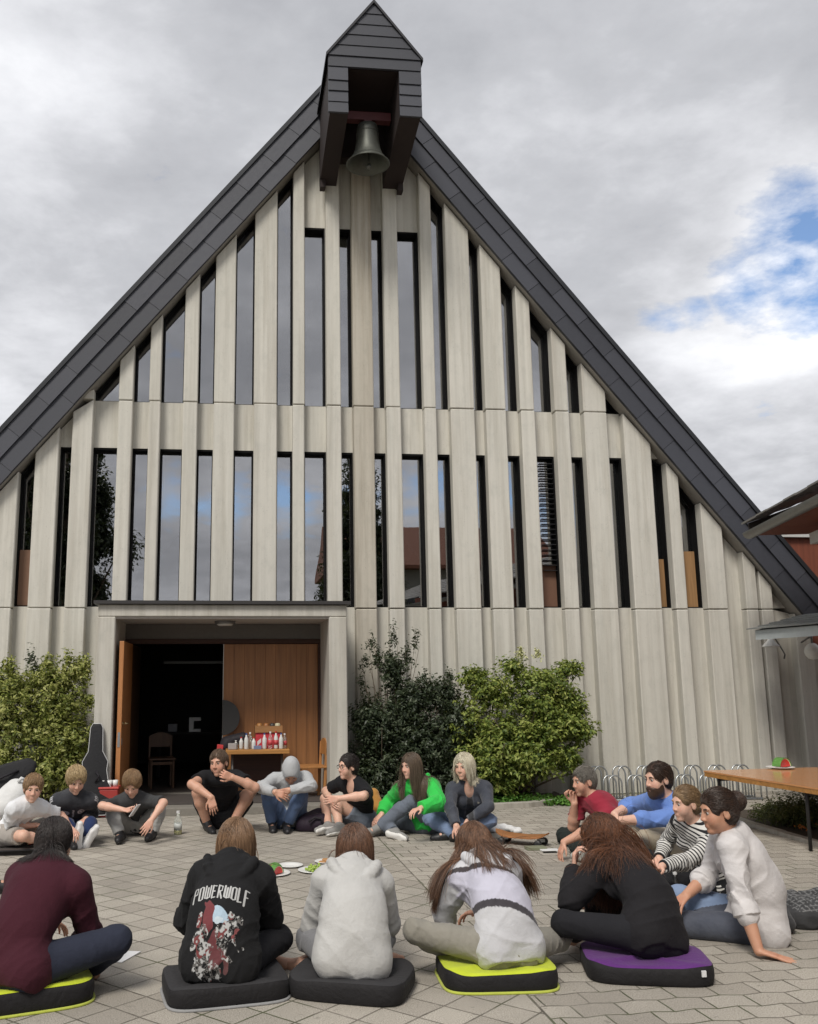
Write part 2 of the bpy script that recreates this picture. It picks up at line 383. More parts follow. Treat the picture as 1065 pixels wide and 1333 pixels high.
# ribs: (left, right) picture edges at picture height 700
RIBS = [(-60, -28), (-12, 23), (40, 73.5), (87.5, 116.6), (148.3, 169), (189, 205.4), (234.5, 254.3), (275.4, 303.2), (328.6, 359.8), (380.6, 397), (425, 445.7), (460.5, 489.6),
        (503.5, 525.4), (554, 573), (588.7, 624.2), (635, 666), (680.8, 704), (726.4, 750), (764, 800), (815.3, 855.8), (867.8, 889.3), (908.3, 941.3), (957, 980)]
rx = []
for a, b in RIBS:
    X0, X1 = at(a, 700, YF)[0], at(b, 700, YF)[0]
    if X0 > .02: X0 = at(a, 700, YP)[0]
    if X1 < -.02: X1 = at(b, 700, YP)[0]
    rx.append((X0, X1))
for a, b in ((988, 1012), (1030, 1060)):
    rx.append((at(a, 837, YP)[0], at(b, 837, YF)[0]))
for k in range(3): rx.append((rx[-1][0]+.5, rx[-1][1]+.5))
while rx[0][0] > AX-(XE-AX)+.3: rx.insert(0, (rx[0][0]-.52, rx[0][1]-.52))
Z_SILL = at(450, 790.5, YP)[2]; Z_HEAD = at(450, 589, YP)[2]; Z_SILL2 = at(450, 530, YP)[2]; Z_HEAD2 = at(470, 299, YP)[2]
print('Z', Z_SILL, Z_HEAD, Z_SILL2, Z_HEAD2)
def ztop(x): return z_in(x)-.03
# concrete ribs, each a part; a joint is left open at the storey lines
for X0, X1 in rx:
    if ztop(X0) < .3 and ztop(X1) < .3: continue
    mb = MB(); dv = .012
    cuts = [0, Z_SILL-.025, Z_SILL2-.02, 99]
    if X1 > -1.62 and X0 < 1.40: cuts[0] = 2.45            # the portal stands here
    for z0, z1 in zip(cuts[:-1], cuts[1:]):
        zt0, zt1 = min(z1-.01, ztop(X0)), min(z1-.01, ztop(X1))
        if max(zt0, zt1) <= z0+.03: continue
        zt0, zt1 = max(zt0, z0+.02), max(zt1, z0+.02)
        e = random.uniform(-.004, .004)
        pts = [(X0+e, z0), (X1+e, z0), (X1+e, zt1), (X0+e, zt0)]
        if X0 < AX < X1 and z1 > 50: pts = [(X0, z0), (X1, z0), (X1, ztop(X1)), (AX, ztop(AX)), (X0, ztop(X0))]
        ydv = YF+random.uniform(0, .012)
        mb.prism(pts, ydv, YP+.02)
    mb.build('rib', M_STAIN if X0 < AX < X1 else M_CONC, church, bevel=.012, seg=1)
# panels and windows between the ribs
curt = {}
for i in range(len(rx)-1):
    X0, X1 = rx[i][1], rx[i+1][0]
    if X1-X0 < .05: continue
    xm = (X0+X1)/2
    def panel(z0, z1):
        if z0 == 0 and X0 > -1.7 and X1 < 1.49: z0 = 2.45
        a, b = min(z1, ztop(X0)), min(z1, ztop(X1))
        if max(a, b) < z0+.03: return
        MB().prism([(X0-.01, z0), (X1+.01, z0), (X1+.01, max(b, z0+.01)), (X0-.01, max(a, z0+.01))], YP+random.uniform(0, .01), YG+.25).build('wall_panel', M_CONC2, church)
    def window(z0, z1, blind=0):
        a, b = min(z1, ztop(X0)), min(z1, ztop(X1))
        if min(a, b) < z0+.12:
            if max(a, b) < z0+.2: panel(z0, z1); return None
            a, b = max(a, z0+.04), max(b, z0+.04)
        t = .018; mb = MB()
        # black lining of the reveal and thin sash around the pane
        yl = YP+.012
        mb.prism([(X0-.01, z0), (X0+t, z0), (X0+t, a), (X0-.01, a)], yl, YG+.06)
        mb.prism([(X1-t, z0), (X1+.01, z0), (X1+.01, b), (X1-t, b)], yl, YG+.06)
        mb.prism([(X0+t, a-t*1.6), (X1-t, b-t*1.6), (X1-t, b), (X0+t, a)], yl+.003, YG+.06)
        mb.box(X0+t, X1-t, YP+.05, YG+.06, z0-.003, z0+.02)
        f = mb.build('window', M_BLACK, church)
        MB().prism([(X0+t, z0+.02), (X1-t, z0+.02), (X1-t, b-t*1.6), (X0+t, a-t*1.6)], YG, YG+.012).build('pane', M_GLASS, f)
        return f
    rib_r = 15 <= i
    window_here = -60 < 0 and (ztop(xm) > Z_SILL+.2) and at(5, 700, YP)[0] < xm < at(915, 700, YP)[0]
    panel(0, Z_SILL)
    if window_here:
        window(Z_SILL, Z_HEAD)
        panel(Z_HEAD, Z_SILL2)
        if ztop(xm) > Z_SILL2+.05:
            cen = at(395, 330, YP)[0] < xm < at(548, 330, YP)[0]
            if cen: window(Z_SILL2, Z_HEAD2); panel(Z_HEAD2, 99)
            else: window(Z_SILL2, 99)
    else: panel(Z_SILL, 99)
# wooden things set just in front of some panes
def inner(pxa, pxb, py0, py1, mat, nm, dy=.12):
    a = at(pxa, py1, YG+dy); b = at(pxb, py0, YG+dy)
    MB().box(a[0], b[0], YG+dy, YG+dy+.03, a[2], b[2]).build(nm, mat, church)
inner(22, 41, 716, 790, simple('brown_board', (.30, .17, .11), .7), 'window_board', -.035)
inner(887, 912, 718, 792, M_PANEL, 'window_board', -.035); inner(858, 871, 728, 792, M_PANEL, 'window_board', -.035)
inner(704, 728, 735, 792, simple('brown_box_stack', (.16, .08, .05), .7), 'window_board', -.035)
lx0, lx1 = at(705, 700, YG)[0], at(727, 700, YG)[0]
mb = MB()
for k in range(22):
    z = Z_SILL+.55+k*.077; mb.box(lx0-.02, lx1-.01, YP+.03, YP+.11, z, z+.008)
mb.build('louvre', simple('black_louvre', (.02, .02, .022), .35), church)
M_BRPAN = simple('brown_board', (.30, .17, .11), .7)
M_LOUVRE = simple('black_louvre', (.03, .03, .033), .4)
M_CURT = simple('pale_grey_blind', (.3, .295, .3), .9)
# main body of the nave: back, sides, roof
HALF = XE-AX; XL = AX-HALF
DEPTH = 16.0
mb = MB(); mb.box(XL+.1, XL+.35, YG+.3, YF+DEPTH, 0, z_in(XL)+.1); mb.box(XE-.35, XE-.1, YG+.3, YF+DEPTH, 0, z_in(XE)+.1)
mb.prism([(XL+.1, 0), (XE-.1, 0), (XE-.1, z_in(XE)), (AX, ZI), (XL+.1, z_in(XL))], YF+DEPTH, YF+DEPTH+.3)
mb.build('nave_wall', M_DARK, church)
MB().box(XL+.2, XE-.2, YF+.3, YF+DEPTH, .05, .11).build('nave_floor', simple('dark_floor', (.05, .04, .035), .6), church)
th = ZO-ZI
mb = MB()
for sg in (-1, 1):
    xe = AX+sg*(HALF+.12); ze = ZI-sS*(HALF+.12)
    pts = [(AX, ZI), (xe, ze), (xe, ze+th*.9), (AX, ZO-th*.1)]
    if sg > 0: pts = pts[::-1]
    mb.prism(pts[::-1], YV+.06, YF+DEPTH+.5)
mb.build('roof', simple('roof_underside', (.33, .31, .28), .85, var=.2), church)
# slate cladding of the verge: two lapped courses of slates each side, top edge metal
def verge(sg):
    mb = MB(); d = np.array([sg, -sS]); L = math.hypot(*d); d = d/L; n = np.array([sg*sS, 1.0])/L
    o = np.array([AX, ZI]); tot = (HALF+.2)*L; wid = th/L
    ex = np.array([d[0], 0, d[1]]); ey = np.array([n[0], 0, n[1]])
    for row in range(2):
        s = -.3 if row == 0 else -.05; k = 0
        w0 = row*wid*.50; w1 = wid*.52 if row == 0 else wid*1.0
        while s < tot:
            ln = .62*random.uniform(.96, 1.04)
            a, b = max(s, 0), min(s+ln-.003, tot)
            if b-a > .03:
                h = .014+row*.012
                dz = random.uniform(-.004, .004)
                O = np.array([o[0], YV+.055-h*.2+dz*.5, o[1]])
                # each slate tips a little so that its lower edge stands proud
                q = [(a, w0-.012*row), (b, w0-.012*row+dz), (b, w1), (a, w1)]
                vs = []
                for j, (u, w) in enumerate(q):
                    y = YV+.02 - (.02 if j < 2 else 0) - row*.016 - (.006 if j in (1, 2) else 0)
                    vs.append(np.array([o[0], y, o[1]])+ex*u+ey*w)
                for j, (u, w) in enumerate(q):
                    vs.append(np.array([o[0], YV+.058, o[1]])+ex*u+ey*w)
                fs = [(0, 1, 2, 3), (4, 7, 6, 5), (0, 4, 5, 1), (1, 5, 6, 2), (2, 6, 7, 3), (3, 7, 4, 0)]
                if sg < 0: fs = [f[::-1] for f in fs]
                mb.raw(vs, fs)
            s += ln
    mb.build('slate_cladding', M_SLATE, church)
    e = MB()
    p0 = np.array([AX, 0, ZO+.02]); 
    e.oprism([(0, -.035), (tot, -.035), (tot, .025), (0, .025)], (AX, YV-.03, ZI+0)+ey*(wid), ex, ey, (0, 1, 0), .5)
    e.build('verge_flashing', simple('dark_flashing', (.03, .032, .036), .45, .4), church)
verge(-1); verge(1)
# ================================================================== portal of the church (a part) with doors
def w(px, py, Y): return at(px, py, Y)
PX0, PX1, PO0, PO1 = -1.645, 1.50, -1.425, 1.27; PZ, POZ = 2.555, 2.40; PY = 11.9; YD = 13.05
mb = MB()
mb.box(PX0, PO0, PY, YP-.01, 0, POZ); mb.box(PO1, PX1, PY, YP-.01, 0, POZ); mb.box(PX0, PX1, PY, YP-.01, POZ, PZ)
portal = mb.build('portal', M_CONC3, church, bevel=.012, seg=1)
MB().box(PX0-.05, PX1+.05, PY-.06, YP-.02, PZ+.003, PZ+.045).build('flashing', simple('portal_flashing', (.045, .042, .042), .5, .3), portal)
MB().box(PO0, PO1, PY+.03, YP-.02, POZ-.02, POZ-.003).build('ceiling', M_PLASTER, portal)
mb = MB(); c = w(293, 813, 12.4)
mb.lathe([(0, POZ-.085), (.09, POZ-.083), (.115, POZ-.06), (.12, POZ-.022)], (c[0], 12.45, 0), 28)
lampo = mb.build('ceiling_lamp', simple('opal_lamp_glass', (.62, .62, .60), .25), church, smooth=True)
mb = MB(); mb.lathe([(.118, POZ-.06), (.135, POZ-.05), (.14, POZ-.021)], (c[0], 12.45, 0), 28); mb.build('lamp_ring', simple('grey_lamp_ring', (.2, .2, .2), .4, .6), lampo, smooth=True)
# threshold slab
MB().box(PO0+.002, PO1-.002, 11.72, 13.6, 0.0, .10).build('threshold', simple('worn_threshold_stone', (.2, .185, .16), .85, var=.25, bump=.3), church, bevel=.012)
MB().box(PO0+.05, PO1-.05, 12.0, 13.0, .101, .113).build('door_mat', mat_cloth('dark_doormat', (.07, .06, .055)), church, bevel=.004)
# header of dark timber, frame, doors
MB().box(PO0, PO1, YD+.02, YD+.14, 2.17, POZ-.025).build('door_header', simple('grey_header_board', (.15, .14, .13), .8), church)
mb = MB(); mb.box(PO0, PO1, YD, YD+.12, 2.105, 2.168); mb.box(PO0, PO0+.03, YD-.02, YD+.12, .1, 2.105); mb.box(PO1-.035, PO1, YD, YD+.12, .1, 2.105)
mb.build('door_frame', M_BROWN, church, bevel=.004)
dr = MB().box(-.075, PO1-.038, YD+.02, YD+.075, .115, 2.10).build('door', M_DOOR, church, bevel=.006)
mb = MB()
for k in range(1, 9):
    x = -.075+k*.144; mb.box(x-.002, x+.002, YD+.0185, YD+.0202, .125, 2.09)
mb.build('groove', simple('door_groove', (.12, .05, .02), .8), dr)
MB().box(-.083, -.073, YD+.012, YD+.08, .115, 2.10).build('edge_strip', simple('door_edge_metal', (.45, .42, .38), .4, .5), dr)
dl = MB().box(-1.375, -1.318, 11.98, 13.07, .115, 2.10).build('door', mat_wood('light_orange_door_wood', (.50, .22, .085), 2, .4, dark=.8), church, bevel=.006)
hm = simple('brass_handle', (.55, .45, .25), .3, .9)
mb = MB(); hp = (-1.318, 12.10, 1.08); mb.lathe([(.022, 0), (.022, .008)], hp, 14, (1, 0, 0)); mb.tube([(-1.31, 12.10, 1.08), (-1.265, 12.10, 1.08), (-1.26, 12.12, 1.08), (-1.26, 12.23, 1.08)], .009, 8); mb.build('handle', hm, dl, smooth=True)
mb = MB(); mb.box(-1.318, -1.313, 12.05, 12.09, .82, .90); mb.box(-1.36, -1.33, 11.976, 11.98, .80, .98); mb.build('lock_plate', M_STEEL, dl)
# dark hall behind the doorway
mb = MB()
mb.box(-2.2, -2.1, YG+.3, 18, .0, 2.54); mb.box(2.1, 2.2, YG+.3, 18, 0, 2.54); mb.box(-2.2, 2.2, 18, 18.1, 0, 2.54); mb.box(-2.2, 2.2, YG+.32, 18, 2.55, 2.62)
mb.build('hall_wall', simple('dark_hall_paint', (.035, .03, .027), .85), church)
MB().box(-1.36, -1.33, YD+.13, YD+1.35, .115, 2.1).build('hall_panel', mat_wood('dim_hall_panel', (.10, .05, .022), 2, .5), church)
MB().box(-1.0, 1.2, 14.6, 14.7, 1.86, 1.9).build('hall_beam', simple('hall_beam_metal', (.08, .08, .075), .4, .3), church)
# ---------------------------------------------------------------- bell turret, part of the church
TX0, TX1, TYF, TYB = 1.262, 2.575, 11.5, 13.02
zb_f = (at(426.4, 146, TYF)[2]+at(547.2, 153.3, TYF)[2])/2; zb_b = 9.06
ze_ = (at(425, 71, TYF)[2]+at(548.5, 78, TYF)[2])/2; za_ = at(487, 5, TYF)[2]; xm_ = (TX0+TX1)/2
ox0, ox1 = at(453, 100, TYF)[0], at(519.5, 100, TYF)[0]; oz = at(486, 90, TYF)[2]
print('TURRET', zb_f, ze_, za_, ox0, ox1, oz)
mt = MB()
front = [(TX0, zb_f), (ox0, zb_f), (ox0, oz), (ox1, oz), (ox1, zb_f), (TX1, zb_f), (TX1, ze_), (xm_, za_), (TX0, ze_)]
def slope_box(x0, x1):
    mt.raw([(x0, TYF, zb_f), (x1, TYF, zb_f), (x1, TYB, zb_b), (x0, TYB, zb_b), (x0, TYF, ze_+.4), (x1, TYF, ze_+.4), (x1, TYB, ze_+.4), (x0, TYB, ze_+.4)],
           [(0,3,2,1),(4,5,6,7),(0,1,5,4),(1,2,6,5),(2,3,7,6),(3,0,4,7)])
M_TIN = simple('dark_red_brown_lining', (.022, .013, .012), .8)
def side(x0, x1, mat, nm):
    b = MB(); b.raw([(x0, TYF+.02, zb_f+.004), (x1, TYF+.02, zb_f+.004), (x1, TYB, zb_b), (x0, TYB, zb_b), (x0, TYF+.02, ze_), (x1, TYF+.02, ze_), (x1, TYB, ze_), (x0, TYB, ze_)],
           [(0,3,2,1),(4,5,6,7),(0,1,5,4),(1,2,6,5),(2,3,7,6),(3,0,4,7)]); return b
tur = side(TX0+.02, ox0-.0, M_TIN, 'x'); b2 = side(ox1, TX1-.02, M_TIN, 'x'); tur.raw(b2.v, b2.f)
tur.box(ox0, ox1, TYB-.25, TYB-.05, zb_b+.35, ze_)                      # dark back of the belfry
tur.box(ox0, ox1, TYF+.06, TYB-.06, oz+.02, oz+.10)
turret = tur.build('bell_turret', M_TIN, church)
mb = MB(); mb.prism([(TX0+.015, ze_+.002), (TX1-.015, ze_+.002), (xm_, za_-.02)], TYF+.03, TYB+2.2); mb.build('gable_core', M_DARK, turret)
# slate courses on the front
mb = MB(); crs = np.linspace(zb_f, za_, 10)
def xr(z): 
    return (TX0, TX1) if z <= ze_ else (TX0+(z-ze_)/(za_-ze_)*(xm_-TX0), TX1-(z-ze_)/(za_-ze_)*(TX1-xm_))
zc = [zb_f, zb_f+.165, zb_f+.33, zb_f+.495, oz+.0]
while zc[-1] < za_-.08: zc.append(min(zc[-1]+.172, za_))
for z0, z1 in zip(zc[:-1], zc[1:]):
    segs = [(0, 0)]
    a0, b0 = xr(z0); a1, b1 = xr(z1)
    parts = [(a0, b0, a1, b1)] if z0 >= oz-.01 else [(a0, ox0, a1, ox0), (ox1, b0, ox1, b1)]
    for q in parts:
        x0, x1, x2, x3 = q; g = .006
        tip = random.uniform(.012, .02)
        vs = [(x0, TYF-tip, z0+g), (x1, TYF-tip, z0+g+random.uniform(-.003, .003)), (x3, TYF-.002, z1), (x2, TYF-.002, z1), (x0, TYF+.025, z0+g), (x1, TYF+.025, z0+g), (x3, TYF+.025, z1), (x2, TYF+.025, z1)]
        mb.raw(vs, [(0, 1, 2, 3), (4, 7, 6, 5), (0, 4, 5, 1), (1, 5, 6, 2), (2, 6, 7, 3), (3, 7, 4, 0)])
mb.build('slate_front', M_SLATE, turret)
# slated cheeks
n = 6
for sgx, xx in ((-1, TX0), (1, TX1)):
    mb = MB()
    for k in range(n):
        z0f = zb_f+(ze_-zb_f)*k/n; z1f = zb_f+(ze_-zb_f)*(k+1)/n; z0b = zb_b+(ze_-zb_b)*k/n; z1b = zb_b+(ze_-zb_b)*(k+1)/n
        e = .014
        vs = [(xx+sgx*e, TYF, z0f+.005), (xx+sgx*e, TYB, z0b+.005), (xx+sgx*.001, TYB, z1b), (xx+sgx*.001, TYF, z1f)]+[(xx-sgx*.018, y, z) for y, z in ((TYF+.01, z0f+.005), (TYB, z0b+.005), (TYB, z1b), (TYF+.01, z1f))]
        fs = [(0, 1, 2, 3), (4, 7, 6, 5), (0, 4, 5, 1), (1, 5, 6, 2), (2, 6, 7, 3), (3, 7, 4, 0)]
        if sgx > 0: fs = [f[::-1] for f in fs]
        mb.raw(vs, fs)

# its little saddle roof
mb = MB()
for sg in (-1, 1):
    xe = TX0-.03 if sg < 0 else TX1+.03
    sl_ = (za_-ze_)/(xm_-TX0); ze2 = ze_-.03*sl_
    pts = [(xe, ze2), (xm_, za_), (xm_, za_+.05), (xe-.0, ze2+.05)]
    if sg > 0: pts = pts[::-1]
    mb.prism(pts[::-1] if sg < 0 else pts[::-1], TYF-.035, TYB+2.6)
mb.build('turret_roof', simple('turret_roof_metal', (.03, .03, .034), .5, .3), turret)
mb = MB(); mb.tube([(xm_+.045, TYF+.2, za_-.02), (xm_+.045, TYF+.2, za_+.6)], .006, 6); mb.build('lightning_rod', M_STEEL, turret)
for x in (TX0+.02, TX1-.10): MB().box(x, x+.08, TYB-.16, TYB-.02, zb_b-.10, zb_b+.1).build('bracket', M_TIN, turret)
# the bell, hanging free
by = 12.15; bc = at(479, 214, by); bt = at(480, 164, by)[2]; br = .318; bz = bc[2]; bh = bt-bz
bell = thing('bell', 'grey bronze church bell hanging in the slated turret', 'bell', (bc[0], by, bz))
prof = [(0, bh+.02), (.10, bh+.015), (.145, bh-.01), (.158, bh*.86), (.165, bh*.6), (.185, bh*.38), (.225, bh*.18), (.28, bh*.06), (br, 0), (br-.012, -.008), (br-.035, .01), (.255, bh*.07), (.205, bh*.2), (.17, bh*.4), (.15, bh*.6), (.14, bh*.85), (0, bh*.9)]
N = NT('weathered_bronze'); v = N.coord(); nn = N.noise(9, 5, .65, v)
N.bsdf(N.mix(nn, (.07, .075, .066), (.17, .175, .155)), .5, .55, .4, N.bump(nn, .1, .004)); M_BELL = N.m
MB().lathe(prof, (bc[0], by, bz), 40).build('bell_body', M_BELL, bell, smooth=True)
for z in (bh*.78, bh*.9, bh*.14):
    mb = MB()
    r_ = np.interp(z, [0, bh*.06, bh*.18, bh*.38, bh*.6, bh*.86, bh], [br, .28, .225, .185, .165, .158, .14]); mb.tube([(bc[0]+(r_+.002)*math.cos(a), by+(r_+.002)*math.sin(a), bz+z) for a in np.linspace(0, 2*math.pi, 40, endpoint=False)], .005, 6, closed=True)
    mb.build('moulding', M_BELL, bell, smooth=True)
mb = MB(); mb.tube([(bc[0], by, bz+bh*.8), (bc[0]+.01, by-.01, bz+.06), (bc[0]+.012, by-.012, bz-.02)], [.012, .014, .016], 8); mb.lathe([(0, -.075), (.03, -.06), (.04, -.03), (.03, .0), (.012, .02)], (bc[0]+.012, by-.012, bz-.01), 14)
mb.build('clapper', simple('iron_clapper', (.14, .14, .13), .45, .7), bell, smooth=True)
mb = MB(); mb.box(bc[0]-.34, bc[0]+.34, by-.06, by+.06, bz+bh+.06, bz+bh+.19); 
for dx in (-.09, .09): mb.tube([(bc[0]+dx, by, bz+bh+.2), (bc[0]+dx*.8, by, bz+bh-.01)], .014, 6)
mb.box(bc[0]-.06, bc[0]+.06, by-.07, by+.07, bz+bh, bz+bh+.07)
mb.build('yoke', simple('dark_red_yoke', (.10, .02, .022), .5), bell, bevel=.006)

# ================================================================== the house at the right edge with its eave
hd = np.array([math.sin(math.radians(14)), math.cos(math.radians(14)), 0]); hp_ = np.array([hd[1], -hd[0], 0]); ZV = np.array([0, 0, 1.0])
ge = at(966, 694, 12.0)                       # far end of the gutter
hs = thing('timber_house', 'red brown timber house corner with grey gutter and slate eave overlapping the church roof', 'house', (8.5, 9, 0))
def hb(a0, a1, b0, b1, z0, z1): # along -hd from the far end, across hp_, height above the gutter level
    o = ge.copy(); vs = []
    for z in (z0, z1):
        for a, b in ((a0, b0), (a0, b1), (a1, b1), (a1, b0)): vs.append(o-hd*a+hp_*b+ZV*z)
    return vs, [(0,3,2,1),(4,5,6,7),(0,1,5,4),(1,2,6,5),(2,3,7,6),(3,0,4,7)]
mb = MB(); mb.raw(*hb(.25, 14, 2.2, 7, -ge[2], .55)); mb.build('wall', M_ORED, hs)
mb = MB(); pr = []
for i in range(13):
    t = math.pi*i/12; pr.append((-math.cos(t)*.085, -math.sin(t)*.085))
inn = [(x*.9, z*.9+.002) for x, z in pr[::-1]]
mb.oprism(pr+inn, ge+hp_*.09, hp_, ZV, -hd, 13.5); 
mb.build('gutter', simple('zinc_gutter', (.20, .205, .20), .42, .7, var=.2), hs, smooth=False)
mb = MB()
for k in range(18): # under-eave boards
    mb.raw(*[q for q in hb(.02+k*.75, .02+k*.75+.742, .17, 2.2, .0, .025)])
ang = .36
for i in range(len(mb.v)):
    p = np.array(mb.v[i]); mb.v[i] = tuple(p-ZV*.04)
mb.build('soffit', M_ORED, hs)
mb = MB()
rngl = random.Random(4)
for row in range(7):
    k = 0; a = -.06
    while a < 13.5:
        ln = rngl.uniform(.3, .42); b0 = .02+row*.3
        v_, f_ = hb(a, a+ln-.006, b0, b0+.36, .10+rngl.uniform(0, .012), .122+rngl.uniform(0, .012))
        for i in range(8):
            b = (v_[i]-ge)@hp_; v_[i] = v_[i]+ZV*(b*ang + (0.018 if b < b0+.1 else 0.0))
        mb.raw(v_, f_); a += ln
mb.build('roof_slates', mat_slate('grey_roof_slate', (.17, .165, .155)), hs)
MB().box(8.42, 13, 13.7, 14.2, 0, 3.78).build('rear_wall', M_ORED, hs); MB().box(8.36, 13, 13.62, 14.25, 3.782, 3.90).build('rear_fascia', simple('pale_eave_board', (.5, .5, .48), .7), hs)
mb = MB(); mb.raw(*hb(-.03, .01, .1, 2.2, -.02, .1)); 
for i in range(len(mb.v)):
    p = np.array(mb.v[i]); b = (p-ge)@hp_; mb.v[i] = tuple(p+ZV*(b*ang))
mb.build('barge_board', simple('dark_barge_board', (.04, .03, .025), .7), hs)
mb = MB(); mb.raw(*hb(.9, 3.2, .55, .62, -.30, -.16)); mb.build('sky_gap_board', simple('pale_eave_board', (.5, .5, .48), .7), hs)  # added pale board standing in for a bright gap of sky
# slated canopy over the side entrance with its lamps
c0 = at(975, 821, 12.2); c1 = c0+np.array([.30, -1.5, .01])*1.9
cn = thing('slate_canopy', 'low slate covered canopy with pale grey fascia below the timber house', 'canopy', (c0[0]+.6, c0[1]-.6, 0))
e = (c1-c0); L_ = np.linalg.norm(e); e = e/L_; q = np.array([-e[1], e[0], 0.0]); q = q/np.linalg.norm(q)
if q[0] < 0: q = -q
mb = MB(); rl = random.Random(9)
for row in range(5):
    a = -.05
    while a < L_:
        ln = rl.uniform(.26, .36); b0 = row*.2
        vs = []
        for dz in (0, .014):
            for aa, bb in ((a, b0), (a, b0+.27), (a+ln-.005, b0+.27), (a+ln-.005, b0)):
                vs.append(c0+e*aa+q*bb+ZV*(bb*.22+dz+(.016 if bb == b0 else 0)))
        mb.raw(vs, [(0,1,2,3),(4,7,6,5),(0,4,5,1),(1,5,6,2),(2,6,7,3),(3,7,4,0)]); a += ln
mb.build('canopy_slates', mat_slate('canopy_slate', (.15, .155, .15)), cn)
mb = MB()
def cbox(a0, a1, b0, b1, z0, z1):
    vs = []
    for z in (z0, z1):
        for a, b in ((a0, b0), (a0, b1), (a1, b1), (a1, b0)): vs.append(c0+e*a+q*b+ZV*(z+b*.22))
    mb.raw(vs, [(0,1,2,3),(4,7,6,5),(0,4,5,1),(1,5,6,2),(2,6,7,3),(3,7,4,0)])
cbox(.06, L_, .05, .09, -.14, -.01); cbox(.06, .1, .091, 1.05, -.14, -.01)
mb.build('fascia', simple('pale_grey_fascia', (.42, .46, .47), .6), cn)
mb = MB(); cbox(.1, L_, .1, 1.0, -.06, -.02); mb.build('ceiling_boards', simple('grey_canopy_boards', (.26, .27, .27), .8), cn)
M_WHITE = simple('white_enamel', (.78, .78, .76), .35)
lp = at(1003.5, 841, 12.5)
lt = thing('wall_lamp', 'white cone shaded lamp on a curved arm under the slate canopy', 'lamp', lp)
MB().lathe([(.02, .11), (.03, .10), (.05, .07), (.115, 0), (.118, -.012), (.108, -.004), (.04, .07), (0, .08)], lp, 24).build('lamp_shade', M_WHITE, lt, smooth=True)
mb = MB(); pe = at(1022, 852, 12.98); mb.tube([lp+ZV*.10, lp+ZV*.14, lp+(pe-lp)*.3+ZV*.16, lp+(pe-lp)*.7+ZV*.08, pe, pe+np.array([0, .03, -.06])], .011, 8); mb.build('arm', simple('grey_lamp_arm', (.2, .2, .2), .5, .5), lt, smooth=True)
lg = at(1058, 848, 12.4); gt = thing('wall_lamp', 'round white globe lamp at the right edge under the canopy', 'lamp', lg)
mb = MB(); mb.lathe([(0, -.115), (.06, -.10), (.10, -.05), (.112, 0), (.10, .05), (.06, .10), (.035, .115)], lg, 24); mb.build('globe', M_WHITE, gt, smooth=True)
mb = MB(); mb.tube([lg+ZV*.11, lg+ZV*.2, lg+ZV*.24+np.array([.1, .1, 0]), lg+np.array([.22, .58, .15])], .014, 8); mb.build('arm', simple('grey_lamp_arm', (.2, .2, .2), .5, .5), gt, smooth=True)

# ================================================================== what stands behind the camera (seen in the panes)
def refl(px, py, Yv): p = at(px, py, Yv); return np.array([p[0], 2*YG-Yv, p[2]])
h0 = refl(430, 735, 52); h1 = refl(730, 735, 52); hr = refl(580, 686, 56); hy = h0[1]
rh = thing('brown_roofed_house', 'grey walled house with red brown roof, mirrored in the church windows', 'house', ((h0[0]+h1[0])/2, hy-4, 0))
mb = MB(); mb.box(h0[0]+.6, h1[0]-.6, hy-8, hy-.8, 0, h0[2]+.3); mb.build('wall', simple('grey_render', (.30, .29, .26), .9), rh)
mb = MB(); mb.raw([(h0[0], hy, h0[2]), (h1[0], hy, h0[2]), (h1[0], hy-4.4, hr[2]), (h0[0], hy-4.4, hr[2]), (h1[0], hy-8.8, h0[2]), (h0[0], hy-8.8, h0[2]), (h0[0], hy, h0[2]-.2), (h1[0], hy, h0[2]-.2), (h1[0], hy-8.8, h0[2]-.2), (h0[0], hy-8.8, h0[2]-.2)],
    [(0, 1, 2, 3), (3, 2, 4, 5), (0, 6, 7, 1), (5, 4, 8, 9), (0, 3, 5, 9, 6), (1, 7, 8, 4, 2), (6, 9, 8, 7)]); mb.build('roof', simple('red_brown_tiles', (.22, .09, .055), .8, nscale=4), rh)
wmat = simple('dark_house_window', (.03, .03, .035), .2)
for k in range(5):
    for zz_ in (2.0, 5.2):
        x = h0[0]+1.8+k*2.4; f = MB().box(x, x+1.1, hy-.81, hy-.76, zz_, zz_+1.3).build('window', M_WHITE, rh)
        MB().box(x+.08, x+1.02, hy-.762, hy-.752, zz_+.08, zz_+1.22).build('pane', wmat, f)
mb = MB(); vs = []; fs = []; nn_ = 40
for i in range(nn_):
    x = 40+i*9; hgt = 92*math.exp(-((i-14)/5.5)**2)+30*math.exp(-((i-24)/5)**2)+4*math.sin(i*1.7)*math.exp(-((i-14)/6)**2)
    vs += [(x-40, -520, -2), (x-40, -520, max(hgt, 1)), (x-40, -560, -2)]
for i in range(nn_-1):
    a = i*3; b = a+3; fs += [(a, a+1, b+1, b), (a+1, a+2, b+2, b+1)]
mb.raw(vs, fs); tag(mb.build('hills', simple('dark_forest_hill', (.03, .045, .03), .95, nscale=.05)), kind='structure')
